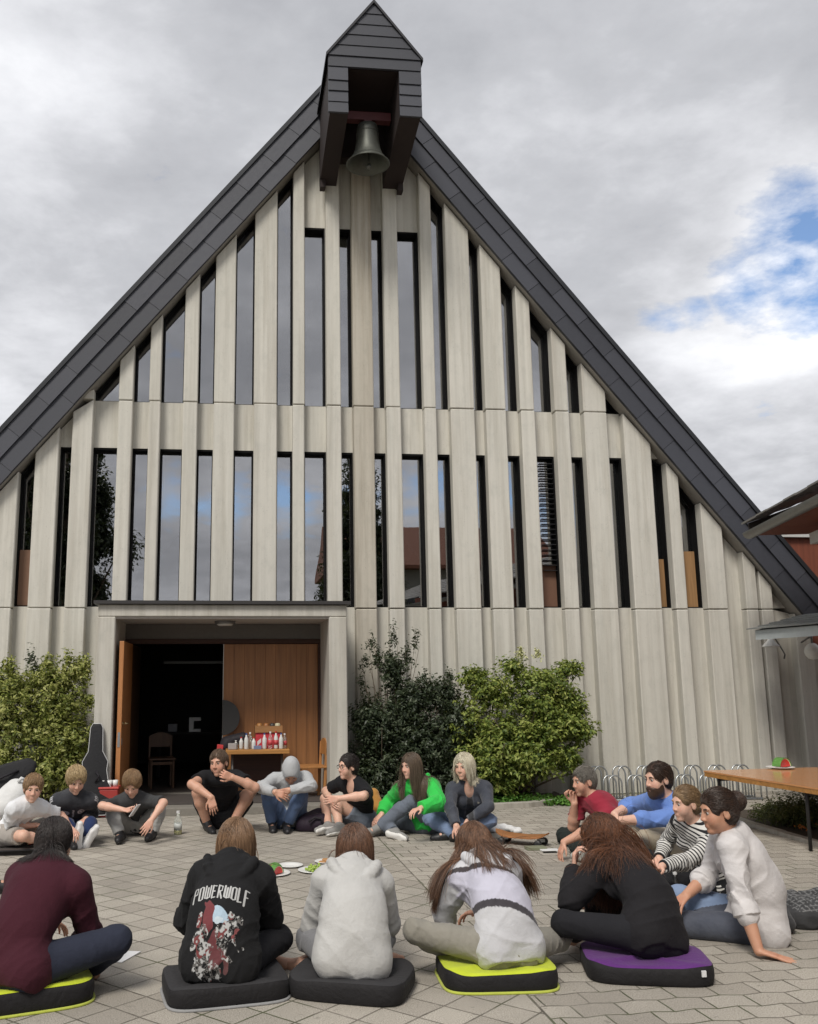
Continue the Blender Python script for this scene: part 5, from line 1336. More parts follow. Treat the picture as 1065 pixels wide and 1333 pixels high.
# boy in the white tee, far left
add('1', label='boy in a white t-shirt sitting cross legged at the far left', s=.93, hs=1.08, g=.9, az=148, pel=(20, 9.65, .15), neck=('p', 39, 1046, -1), head=('p', 43, 1026, -1), face=(165, -12, -4), spine=.47, bend=.07, vox=.0075,
    elR=('p', 14, 1077, 1), wrR=('p', 47, 1074, -1), elL=('p', 80, 1062, 1), wrL=('p', 92, 1078, -1), handR=dict(curl=.8, palm=(0, 0, -1)), handL=dict(curl=.7, palm=(0, 0, -1)),
    knR=('p', 30, 1088, -1), anR=('g', 60, 1096), knL=('p', 76, 1068, -1), anL=('g', 90, 1093), toeR=('d', -1, .3, 0), toeL=('d', .2, 1, -.1),
    skin=PALE, hair=('short', BRM2, .013), hl=.010, legs=dict(kind='shorts', mat=('taupe_shorts', (.33, .30, .27)), frac=.8), top=dict(kind='tee', mat=('white_cotton', (.70, .71, .73)), slv=.72), shoes=BLKSHOE)
def paint_jacket(V, j):
    c = np.tile(np.array([.012, .014, .022]), (len(V), 1)); rel = V-j['che']; u = rel@j['tr']; f = rel@j['tf']; t = (V-j['nk'])@j['T']
    low = (t < -.27) & (f > 0); c[low] = (.02, .045, .17)
    fr = f > .03
    def disc(cu, ct, r, col, r0=0):
        d = np.hypot(u-cu, t-ct); c[fr & (d < r) & (d >= r0)] = col
    disc(.075, -.155, .036, (.6, .6, .62)); disc(.085, -.165, .010, (.02, .03, .06)); disc(.105, -.135, .016, (.6, .6, .62))
    disc(-.075, -.135, .034, (.6, .6, .62), .022); disc(-.075, -.135, .013, (.5, .55, .62)); disc(-.062, -.128, .008, (.6, .6, .6))
    m = fr & (np.abs(u) < .008) & (t < -.10) & (t > -.22); c[m] = (.62, .62, .64)
    for sd in 'LR':
        a, b = j['sh'][sd], j['el'][sd]; d = _n(b-a); s_ = (V-a)@d; w_ = (V-a)-s_[:, None]*d; up = w_@_n(np.cross(d, j['tf']))
        m = (s_ > -.06) & (s_ < .25) & (np.linalg.norm(w_, axis=1) < .11) & ((V-a)@j['T'] > -.01+s_*(d@j['T']))
        st = np.abs(w_@j['tf']); m2 = m & ((np.abs(st-.0) < .006) | (np.abs(st-.02) < .005)); c[m2] = (.6, .6, .62)
    return c
add('2', label='blond boy in a dark blue track jacket with white badges, soles towards us', s=.95, hs=1.10, g=.95, az=172, pel=(97, 10.15, .115), neck=('p', 97, 1036, -1), head=('p', 99, 1015, -1), face=(160, -28, 0), spine=.49, bend=.06, vox=.0075,
    elR=('p', 70, 1058, 1), wrR=('p', 88, 1070, -1), elL=('p', 122, 1058, 1), wrL=('p', 112, 1066, -1), handR=dict(curl=.5), handL=dict(curl=.5),
    knR=('p', 88, 1074, -1), anR=('w', -1.46, 9.66, .07), knL=('p', 118, 1072, -1), anL=('w', -1.36, 9.70, .07), toeR=('w', .05, -.12, 1), toeL=('w', .55, -.25, .95),
    skin=PALE, hair=('short', BLOND, .016), hl=.013, nh=1300, fringe=.75, legs=dict(kind='long', mat=('navy_track_trousers', (.02, .035, .10)), frac=.88), top=dict(kind='long', mat=('track_jacket', (.02, .02, .03)), paint=paint_jacket, name='jacket', collar=.018, off=.022),
    shoes=dict(mat=('grey_white_shoe', (.5, .5, .5), .6), sole=('chalk_white_sole', (.74, .74, .74), .6), sock=(('white_sock', (.72, .72, .7)), .13)))
add('3', label='boy in a dark grey t-shirt looking down at the phone in his hand', s=.95, hs=1.08, g=.95, az=176, pel=(178, 10.4, .13), neck=('p', 173, 1039, -1), head=('p', 172, 1020, -1), face=(185, -38, 0), spine=.49, bend=.07, vox=.0075,
    elR=('p', 133, 1049, -1), wrR=('p', 160, 1054, -1), elL=('p', 213, 1045, -1), wrL=('p', 197, 1068, -1), handR=dict(curl=.7, palm=(0, .2, 1)), handL=dict(curl=.6, palm=(0, -1, 0)),
    knR=('p', 147, 1060, -1), anR=('g', 156, 1086), knL=('p', 207, 1055, -1), anL=('g', 199, 1083), toeR=('d', .15, 1, 0), toeL=('d', .25, 1, 0),
    skin=PALE, hair=('short', BRM2, .015), hl=.011, nh=1200, fringe=.7, legs=dict(kind='long', mat=('light_grey_trousers', (.36, .36, .35))), top=dict(kind='tee', mat=('charcoal_cotton', (.055, .056, .058)), slv=.9), shoes=BLKSHOE)
add('4', label='man in black t-shirt and shorts, knees up and hand at his chin', s=1.06, g=1.04, az=178, pel=(289, 10.72, .12), neck=('p', 288, 1012, -1), head=('p', 285, 993, -1), face=(205, -6, 4), spine=.52, bend=.06, vox=.0075, sw=.185,
    shR=('p', 264, 1013, -1), shL=('p', 309, 1012, -1), elR=('p', 250, 1021, -1), wrR=('p', 275, 1038, -1), elL=('p', 332, 1025, -1), wrL=('p', 303, 1012, -1), handR=dict(curl=.6, palm=(0, -1, .2), dir=(-.2, .3, -1)), handL=dict(curl=1.3, palm=(0, -1, 0), dir=(1, .2, .35)),
    knR=('p', 258, 1032, -1), anR=('g', 270, 1073), knL=('p', 327, 1028, -1), anL=('g', 302, 1073), toeR=('d', -.25, 1, -.1), toeL=('d', .3, 1, -.1),
    skin=TAN, hair=('short', ('cropped_brown_hair', (.06, .035, .022), (.17, .11, .07)), .008), hl=.008, stubble=.12, legs=dict(kind='shorts', mat=('black_shorts', (.016, .016, .018)), frac=.72, off=.02), top=dict(kind='tee', mat=BLACK, slv=.5),
    shoes=dict(BLKSHOE, sock=(('black_sock', (.02, .02, .022)), .09)))
add('5', label='person hiding under a pale grey hood, arms folded over jeans clad knees', s=.96, az=180, pel=(378, 10.6, .12), neck=('p', 378, 1016, -1), head=('p', 379, 1005, -1), face=(182, -52, 0), spine=.46, nl=.17, bend=.09, vox=.0075, noface=True,
    shR=('p', 352, 1015, -1), shL=('p', 402, 1013, -1), elR=('p', 340, 1025, -1), wrR=('p', 358, 1031, -1), elL=('p', 406, 1023, -1), wrL=('p', 370, 1030, -1), handR=dict(curl=.5, palm=(0, -1, -.3), dir=(-1, .2, -.35)), handL=dict(curl=.5, palm=(0, -1, 0), dir=(1, .2, -.25)),
    knR=('p', 349, 1034, -1), anR=('g', 354, 1072), knL=('p', 392, 1034, -1), anL=('g', 374, 1073), toeR=('d', .0, 1, -.1), toeL=('d', -.05, 1, -.1),
    hair=('none', BR_M), legs=dict(kind='long', mat=JEANM), top=dict(kind='long', mat=('light_grey_fleece', (.40, .41, .42)), hood='up', name='hoodie', off=.022), shoes=dict(BLKSHOE, laces=True))
add('6', label='dark haired person with glasses hugging bare knees in a black t-shirt', s=1.0, az=232, pel=(468, 10.4, .12), neck=('p', 461, 1019, -1), head=('p', 453, 998, -1), face=(245, -3, 0), spine=.50, bend=.05, vox=.0075, glasses=True, fringe=0,
    elR=('p', 424, 1030, 1), wrR=('p', 431, 1041, -1), elL=('p', 473, 1036, -1), wrL=('p', 437, 1040, -1), handR=dict(curl=.5, palm=(0, -1, 0)), handL=dict(curl=.5, palm=(0, -1, 0)),
    knR=('p', 424, 1040, 1), anR=('g', 428, 1076), knL=('p', 438, 1044, -1), anL=('g', 442, 1077), toeR=('d', .1, 1, 0), toeL=('d', 0, 1, 0),
    skin=PALE, hair=('short', BLK, .010), hl=.013, legs=dict(kind='shorts', mat=GJEAN, frac=.6, off=.018), top=dict(kind='tee', mat=BLACK, slv=.6, vneck=True), shoes=GRYSHOE)
add('7', label='long haired girl in a bright green hoodie, one grey jeans knee raised', s=.99, fem=True, az=205, pel=(556, 10.05, .12), neck=('p', 541, 1018, -1), head=('p', 535, 997, -1), face=(238, -8, 0), spine=.50, bend=.06, vox=.0075,
    elR=('p', 507, 1043, 1), wrR=('p', 497, 1060, -1), elL=('p', 571, 1045, -1), wrL=('p', 548, 1052, -1), handR=dict(curl=.6, palm=(0, 0, -1), dir=(.5, .6, -.5)), handL=dict(curl=.6),
    knR=('p', 480, 1063, -1), anR=('p', 514, 1085, -1), knL=('p', 535, 1044, -1), anL=('g', 492, 1079), toeR=('d', -1, .5, -.1), toeL=('d', .4, 1, 0),
    skin=PALE, hair=('long', ('ash_brown_hair', (.05, .035, .025), (.18, .13, .09))), hlen=.40, fwdhair=.6, stiff=.75, nh=1100, legs=dict(kind='long', mat=GJEAN), top=dict(kind='long', mat=('bright_green_fleece', (.035, .50, .075)), hood='down', name='hoodie', off=.022, loose=.022, slo=.014, amp=.015, hem=.0), shoes=GRYSHOE)
def paint_open(V, j):
    c = np.tile(np.array([.028, .034, .052]), (len(V), 1)); rel = V-j['che']; u = rel@j['tr']; f = rel@j['tf']; t = (V-j['nk'])@j['T']
    w_ = .028+.10*np.clip(-t-.05, 0, .4); m = (f > .04) & (np.abs(u) < w_) & (t < -.02); c[m] = (.008, .008, .011); m2 = (f > .04) & (np.abs(np.abs(u)-w_) < .007) & (t < -.02); c[m2] = (.07, .075, .09)
    for q in (.10, .20): c[(f > .03) & (np.hypot(u+.085, t+q+.04) < .010)] = (.35, .33, .28)
    return c
add('8', label='woman with a pale blond bob in a dark denim jacket sitting cross legged', s=1.0, fem=True, az=192, pel=(611, 9.95, .115), neck=('p', 610, 1020, -1), head=('p', 604, 998, -1), face=(222, -6, 0), spine=.51, bend=.04, vox=.0075,
    elR=('p', 586, 1050, -1), wrR=('p', 594, 1075, -1), elL=('p', 636, 1050, -1), wrL=('p', 604, 1073, -1), handR=dict(curl=.6, palm=(0, -1, 0), dir=(-.3, .5, -1)), handL=dict(curl=.6, palm=(0, -1, 0), dir=(.4, .6, -.8)),
    knR=('p', 560, 1065, -1), anR=('p', 596, 1090, -1), knL=('p', 637, 1068, -1), anL=('p', 585, 1088, -1), toeR=('d', -1, .3, 0), toeL=('d', 1, .3, 0),
    skin=PALE, hair=('bob', PLAT, .016), hlen=.20, hseg=14, hr=.0030, fwdhair=.3, stiff=.85, grav=.38, nh=1100, legs=dict(kind='long', mat=JEANL), top=dict(kind='long', mat=('navy_denim_jacket', (.028, .034, .052)), collar=.020, name='jacket', vneck=True, off=.02, paint=paint_open), shoes=BLKSHOE)
add('9', label='grey haired man in a red t-shirt, chin resting on his fist', s=1.03, g=1.05, az=262, pel=(792, 8.85, .13), neck=('p', 775, 1042, -1), head=('p', 760, 1016, -1), face=(263, -8, 0), spine=.50, bend=.08, vox=.0075,
    elR=('p', 746, 1076, 1), wrR=('p', 748, 1046, -1), elL=('p', 768, 1080, -1), wrL=('p', 733, 1097, -1), handR=dict(curl=1.4, palm=(-.3, .6, .2), dir=(.1, .1, 1)), handL=dict(curl=.35, palm=(0, 0, -1), dir=(.0, .45, -.9), fan=.16),
    knR=('p', 735, 1088, 1), anR=('p', 762, 1112, -1), knL=('p', 752, 1110, -1), anL=('p', 775, 1122, -1), toeR=('d', -.3, 1, 0), toeL=('d', .4, 1, 0),
    skin=TAN, hair=('short', GRY, .008), hl=.009, stubble=.2, legs=dict(kind='long', mat=('black_green_trousers', (.02, .026, .024))), top=dict(kind='tee', mat=('crimson_cotton', (.28, .025, .045)), collar=.016, slv=.7), shoes=dict(mat=('dark_green_shoe', (.05, .065, .05), .6), sole=('grey_sole', (.35, .36, .33), .6)))
add('10', label='dark bearded man in a blue shirt with his arms round his knees', s=1.08, g=1.06, az=258, pel=(893, 8.0, .13), neck=('p', 870, 1042, -1), head=('p', 857, 1014, -1), face=(258, -8, 0), spine=.53, bend=.05, vox=.0065,
    elR=('p', 822, 1048, 1), wrR=('p', 800, 1060, -1), elL=('p', 842, 1067, -1), wrL=('p', 806, 1068, -1), handR=dict(curl=1.0, palm=(.5, -.8, 0), dir=(-.5, .3, -.6)), handL=dict(curl=1.0, palm=(0, -1, 0), dir=(.5, .6, -.1)),
    knR=('p', 828, 1078, 1), anR=('g', 806, 1120), knL=('p', 830, 1088, -1), anL=('g', 806, 1130), toeR=('d', 0, 1, 0), toeL=('d', 0, 1, 0),
    skin=PALE, hair=('short', BR_D, .008), hl=.010, fringe=0, beard=True, legs=dict(kind='long', mat=('beige_chinos', (.40, .345, .26))), top=dict(kind='rolled', mat=('sky_blue_cotton', (.14, .24, .56)), collar=.016), shoes=BLKSHOE)
def paint_stripes(V, j):
    t = (V-j['nk'])@j['T']; best = np.full(len(V), .115); 
    for sd in 'LR':
        for a, b in ((j['sh'][sd], j['el'][sd]), (j['el'][sd], j['wr'][sd])):
            d = b-a; L = np.linalg.norm(d); d = d/L; s_ = np.clip((V-a)@d, 0, L); q = np.linalg.norm(V-a-s_[:, None]*d, axis=1); m = q < np.minimum(best, .085); best[m] = q[m]; t = np.where(m, s_+.3, t)
    return np.repeat((t+1.0)[:, None], 3, 1)
add('11', label='fair haired girl in a black and white striped top and black jeans', s=.97, fem=True, az=262, pel=(910, 6.95, .115), neck=('p', 907, 1074, -1), head=('p', 893, 1046, -1), face=(262, -6, 0), spine=.50, bend=.06, vox=.0065,
    elR=('p', 868, 1096, 1), wrR=('p', 858, 1118, -1), elL=('p', 892, 1122, -1), wrL=('p', 862, 1128, -1), handR=dict(curl=.6), handL=dict(curl=.5, palm=(0, 0, -1)),
    knR=('p', 846, 1118, 1), anR=('p', 840, 1165, 1), knL=('p', 858, 1140, -1), anL=('p', 880, 1170, -1), toeR=('d', 0, 1, 0), toeL=('d', 0, 1, 0),
    skin=PALE, hair=('bun', ('dark_blond_hair', (.10, .06, .03), (.32, .21, .11)), .012), bun=(0, -.105, .0), bunr=.034, legs=dict(kind='long', mat=('black_denim', (.015, .015, .017))), top=dict(kind='long', mat=('striped_jersey', (.6, .6, .6)), paint=paint_stripes, name='striped_top', vox=.005), shoes=BLKSHOE)
add('12', label='dark haired woman with a bun in a white shirt, leaning on one straight arm', s=1.03, fem=True, az=285, pel=(968, 5.80, .115), neck=('p', 955, 1086, -1), head=('p', 935, 1056, -1), face=(272, -10, 0), spine=.53, bend=.05, vox=.0055,
    shL=('p', 953, 1106, -1), elL=('p', 968, 1180, -1), wrL=('z', 988, 1238, .048), elR=('p', 921, 1140, 1), wrR=('p', 893, 1166, -1), handR=dict(curl=.4, palm=(0, 0, -1)), handL=dict(curl=-.10, palm=(0, 0, -1), dir=(-.15, -1, -.22), fan=.13),
    knR=('p', 868, 1163, 1), anR=('p', 872, 1205, 1), knL=('p', 886, 1203, -1), anL=('w', 3.32, 5.98, .06), toeR=('d', 0, 1, 0), toeL=('w', 1, -.3, 0),
    skin=('warm_skin', (.53, .30, .20)), hair=('bun', BR_D, .014), nh=1500, bun=(0, -.125, .035), bunr=.056, legs=dict(kind='long', mat=('two_tone_denim', (.1, .13, .2)), paint=lambda V, j: np.where((((V-j['kn']['R'])**2).sum(1) < ((V-j['kn']['L'])**2).sum(1))[:, None], np.array([.20, .28, .44]), np.array([.055, .065, .095]))), top=dict(kind='rolled', mat=('white_linen_shirt', (.60, .575, .57)), collar=.016, off=.022, loose=.03, slo=.016, amp=.020, wl=.17, hem=-.13), shoes=dict(mat=('brown_leather_shoe', (.14, .045, .025), .45), sole=('dark_brown_sole', (.04, .02, .015), .6)))
add('13', label='girl with long wavy auburn hair and black sweater on the purple cushion', s=1.0, g=.9, sw=.155, fem=True, az=318, pel=(835, 5.28, .19), neck=('p', 806, 1124, 1), head=('p', 783, 1092, 1), face=(312, -16, 0), spine=.47, bend=.08, vox=.0065, noface=True,
    elL=('p', 737, 1180, 1), wrL=('p', 748, 1132, 1), elR=('d', .5, .6, -.6), wrR=('d', -.5, .8, -.1), handL=dict(curl=1.0, palm=(.3, -.5, 0), dir=(.2, .1, 1)), handR=dict(curl=.5),
    knL=('p', 722, 1200, 1), anL=('d', .9, .3, -.35), knR=('d', .8, .75, -.05), anR=('d', -.9, .1, -.3), toeL=('d', 1, .2, 0), toeR=('d', -1, .2, 0),
    skin=PALE, hair=('long', AUB, .020), hlen=.46, hseg=24, hr=.0023, curl=.009, curlw=34, nh=1900, stiff=.9, grav=.30, part=.0, push=.005, adn=8, lat=.6,
    locks=((.06, -.07, -.04, 330, .028, .36, (.45, -.45, -.75)), (.0, -.10, -.03, 330, .028, .36, (.25, -.7, -.6)), (.085, -.02, -.03, 240, .024, .34, (.75, .0, -.65)), (.03, -.10, .0, 260, .03, .40, (.45, -.7, -.45)), (-.06, -.06, -.04, 200, .024, .34, (-.3, -.5, -.8))), legs=dict(kind='long', mat=('black_leggings', (.016, .016, .019)), amp=.003), top=dict(kind='long', mat=('black_wool', (.016, .015, .017)), off=.022, loose=.02, slo=.012, hem=-.12, name='sweater'), shoes=None)
def paint_block(V, j):
    T2 = _n(j['T']-j['tr']*(j['T']@np.array([j['tr'][0], j['tr'][1], 0]))); T2 = _n(np.array([0, j['T'][1], j['T'][2]])); t = (V-j['nk'])@T2; d = V-j['mid']; arm = np.zeros(len(V), bool)
    for sd in 'LR':
        for a, b in ((j['sh'][sd], j['el'][sd]), (j['el'][sd], j['wr'][sd])):
            u = b-a; L = np.linalg.norm(u); u = u/L; s_ = np.clip((V-a)@u, 0, L); arm |= (np.linalg.norm(V-a-s_[:, None]*u, axis=1) < .078) & (s_ > .03)
    c = np.tile(np.array([.60, .60, .62]), (len(V), 1))
    side = (V-j['nk'])@j['tr']; bk = -side**2*.25-side*.28
    tt = t-bk
    c[(tt < -.10) & ~arm] = (.035, .025, .028); c[(tt < -.128) & ~arm] = (.55, .54, .64); c[(tt < -.335) & ~arm] = (.028, .022, .03); c[(tt < -.375) & ~arm] = (.56, .56, .58)
    return c
add('14', label='girl in a white and lilac colour block hoodie, long brown hair parted over it', s=1.0, g=.86, sw=.150, fem=True, az=352, pel=(652, 5.20, .19), neck=('p', 629, 1126, 1), head=('p', 618, 1102, 1), face=(350, -42, 0), spine=.47, nl=.15, bend=.08, vox=.0065, noface=True,
    elL=('p', 578, 1190, 1), wrL=('d', .4, .8, -.5), elR=('d', .35, .5, -.8), wrR=('d', -.6, .8, -.2), handL=dict(curl=.5), handR=dict(curl=.5),
    knL=('p', 538, 1212, 1), anL=('d', .85, .35, -.5), knR=('d', .9, .62, -.10), anR=('d', -.95, .15, -.3), toeL=('d', 1, .2, 0), toeR=('d', -1, .2, 0),
    hair=('long', ('chestnut_hair', (.06, .028, .016), (.24, .125, .07)), .010), hlen=.14, hseg=12, hr=.0027, nh=1200, stiff=.9, grav=.22, fwdhair=0,
    locks=((.075, -.05, -.02, 190, .018, .40, (.65, -.55, -.5)), (-.075, -.05, -.02, 120, .016, .40, (-.55, -.55, -.5)), (.05, -.09, -.03, 60, .012, .34, (.35, -.8, -.5)), (-.03, -.1, -.03, 30, .012, .30, (-.1, -.9, -.5)), (-.09, -.03, -.03, 50, .010, .40, (-1, -.3, -.6)), (.0, -.1, -.03, 22, .01, .3, (.1, -.9, -.5))),
    legs=dict(kind='long', mat=('khaki_grey_trousers', (.25, .235, .20)), amp=.010), top=dict(kind='long', mat=('colour_block_fleece', (.6, .6, .6)), paint=paint_block, hood='down', name='hoodie', off=.022, loose=.016, slo=.008, hem=-.12, amp=.009, wl=.17), shoes=None)
add('15', label='brown haired person in a pale grey hoodie on a black cushion', s=1.0, az=2, pel=(456, 5.12, .19), neck=('p', 460, 1135, 1), head=('p', 462, 1106, 1), face=(2, -20, 0), spine=.45, nl=.165, bend=.07, vox=.0065, noface=True, sw=.152, g=.92,
    elL=('p', 409, 1204, 1), wrL=('d', .55, .8, -.3), elR=('p', 506, 1202, 1), wrR=('d', -.55, .8, -.3), handL=dict(curl=.5), handR=dict(curl=.5),
    knL=('d', -.30, .95, -.02), anL=('d', .9, .2, -.35), knR=('d', .30, .95, -.02), anR=('d', -.95, .1, -.35), toeL=('d', 1, .2, 0), toeR=('d', -1, .2, 0),
    hair=('bob', ('glossy_brown_hair', (.04, .020, .012), (.19, .095, .055)), .014), hlen=.20, hseg=14, hr=.0032, nh=1700, stiff=.9, grav=.42, part=-.01,
    legs=dict(kind='long', mat=('grey_jogger', (.2, .2, .21))), top=dict(kind='long', mat=('oatmeal_grey_fleece', (.47, .465, .45)), hood='down', name='hoodie', off=.024, loose=.028, slo=.010, amp=.011, wl=.19, hem=-.14), shoes=None)
add('16', label='light brown haired person in a black hoodie with a white lettered back print', s=1.0, az=12, pel=(291, 5.15, .19), neck=('p', 303, 1128, 1), head=('p', 308, 1099, 1), face=(22, -22, 0), spine=.46, nl=.165, bend=.07, vox=.0065, noface=True, sw=.158, g=.95,
    elL=('p', 245, 1198, 1), wrL=('d', .55, .8, -.2), elR=('p', 352, 1195, 1), wrR=('d', -.5, .8, -.3), handL=dict(curl=.5), handR=dict(curl=.5),
    knL=('d', -.3, .95, -.02), anL=('d', .9, .2, -.35), knR=('p', 364, 1222, 1), anR=('d', -.95, .1, -.35), toeL=('d', 1, .2, 0), toeR=('d', -1, .2, 0),
    hair=('bob', BR_L, .014), hlen=.17, hseg=14, hr=.0030, nh=1500, stiff=.9, grav=.40, part=.02,
    legs=dict(kind='long', mat=('black_joggers', (.015, .015, .018)), amp=.004), top=dict(kind='long', mat=('black_fleece', (.014, .014, .015)), hood='down', name='hoodie', off=.024, loose=.030, slo=.012, amp=.013, hem=-.13), shoes=None)
add('17', label='girl in a maroon sweater with dark hair tied back, lower left corner', s=1.04, fem=True, az=20, pel=(33, 5.15, .205), neck=('p', 66, 1132, 1), head=('p', 71, 1098, 1), face=(12, -10, 0), spine=.45, bend=.05, vox=.0065, noface=True, sw=.168, elR=('p', 117, 1216, 1), wrR=('p', 92, 1240, 1), elL=('d', -.35, .3, -.85), wrL=('d', .3, .9, -.2), handL=dict(curl=.5), handR=dict(curl=.5, palm=(0, 0, -1)),
    knR=('p', 152, 1224, 1), anR=('p', 118, 1262, 1), knL=('d', -.85, .6, -.05), anL=('d', .9, .2, -.35), toeL=('d', 1, .2, 0), toeR=('d', -.6, .5, -.2),
    hair=('long', BLK, .010), hlen=.065, hseg=8, hr=.0028, nh=1500, stiff=.9, grav=.5, lat=.08, adn=9, rootz=-.03,
    locks=((.005, -.112, -.03, 240, .013, .15, (.03, -.35, -1)), (.025, -.108, -.03, 160, .010, .19, (.08, -.3, -1)), (-.015, -.108, -.03, 120, .010, .12, (.02, -.3, -1))),
    legs=dict(kind='long', mat=('navy_denim', (.026, .030, .048)), amp=.004), top=dict(kind='long', mat=('maroon_knit', (.052, .012, .020)), off=.024, hem=-.12, name='sweater', amp=.007), shoes=None)
# ================================================================== things on the square
def px_w(px, y_): return at(px, 1000, y_)[0]
def cushion(label, near, rot, sx, sy, h, topmat, trim=None, tagx=None, group='floor cushions of the front row'):
    """squarish pad, corners cut, top panel of its own colour"""
    c = np.array(near, float); t = thing('floor_cushion', label, 'cushion', (c[0], c[1], 0), group)
    n = 48; cr, sr = math.cos(rot), math.sin(rot)
    def prof(k, sc, z, w=0):
        pts = []
        for i in range(n):
            a = 2*math.pi*i/n; ca, sa = math.cos(a), math.sin(a); e = 2/5.0
            x = math.copysign(abs(ca)**e, ca)*sx*sc; y = math.copysign(abs(sa)**e, sa)*sy*sc
            zz = z+(.006*math.sin(a*3+w)+.004*math.sin(a*5+2*w)) if z > .02 else z
            pts.append((c[0]+x*cr-y*sr, c[1]+x*sr+y*cr, zz))
        return pts
    def shell(levels, name, mat, par, cap=True):
        vs = []; fs = []
        for k, (sc, z) in enumerate(levels): vs += prof(k, sc, z, near[0]*7)
        for k in range(len(levels)-1):
            for i in range(n):
                j = (i+1) % n; fs.append((k*n+i, k*n+j, (k+1)*n+j, (k+1)*n+i))
        if cap: fs.append(tuple((len(levels)-1)*n+i for i in range(n)))
        return MB().raw(vs, fs).build(name, mat, par, smooth=True)
    M_SIDE = mat_cloth('black_cushion_canvas', (.018, .017, .018), .7, fuzz=.5)
    shell([(.96, .010), (.985, .02), (1.0, .05), (1.0, h*.7), (.985, h-.008), (.95, h)], 'side_panel', M_SIDE, t, False)
    shell([(.975, h-.004), (.94, h+.003), (.80, h+.002), (.5, h-.006), (.2, h-.010)], 'top_panel', topmat, t)
    if trim: 
        vs = [prof(0, 1.0, .012)]; MB().tube(vs[0], .008, 6, closed=True).build('piping', trim, t, smooth=True)
    if tagx is not None:
        q = prof(0, 1.004, h-.035)[tagx]; MB().box(q[0]-.012, q[0]+.012, q[1]-.006, q[1]+.004, h-.045, h-.015).build('cloth_label', mat_cloth('white_label', (.7, .7, .7)), t)
    return t
M_CBLK = mat_cloth('black_cushion_top', (.035, .034, .036), .75); M_CYEL = mat_cloth('lime_cushion_top', (.50, .58, .03), .7); M_CPUR = mat_cloth('purple_cushion_top', (.10, .022, .16), .7)
M_TRIM = mat_cloth('lime_piping', (.45, .5, .08)); M_TRIMG = mat_cloth('grey_piping', (.28, .28, .28))
cushion('black cushion under the person in the lettered black hoodie', (.0, 5.20), math.radians(10), .315, .235, .108, M_CBLK, M_TRIMG)
cushion('black cushion under the person in the pale grey hoodie', (.665, 5.17), math.radians(-22), .310, .24, .108, M_CBLK)
cushion('lime topped black cushion under the girl in the colour block hoodie', (1.45, 5.24), math.radians(-3), .305, .24, .108, M_CYEL, M_TRIM)
cushion('purple topped black cushion with a small white label', (2.30, 5.26), math.radians(-14), .335, .255, .108, M_CPUR, None, 40)
cushion('lime topped black cushion under the girl in the maroon sweater', (-1.10, 5.24), math.radians(18), .41, .28, .115, M_CYEL, M_TRIM)
o = cushion('flat dark mat under the boy in the white t-shirt', (-2.05, 9.62), 0, .36, .30, .06, mat_cloth('dark_taupe_mat', (.06, .05, .045)), group=None); o.name = 'floor_mat'; o['category'] = 'mat'
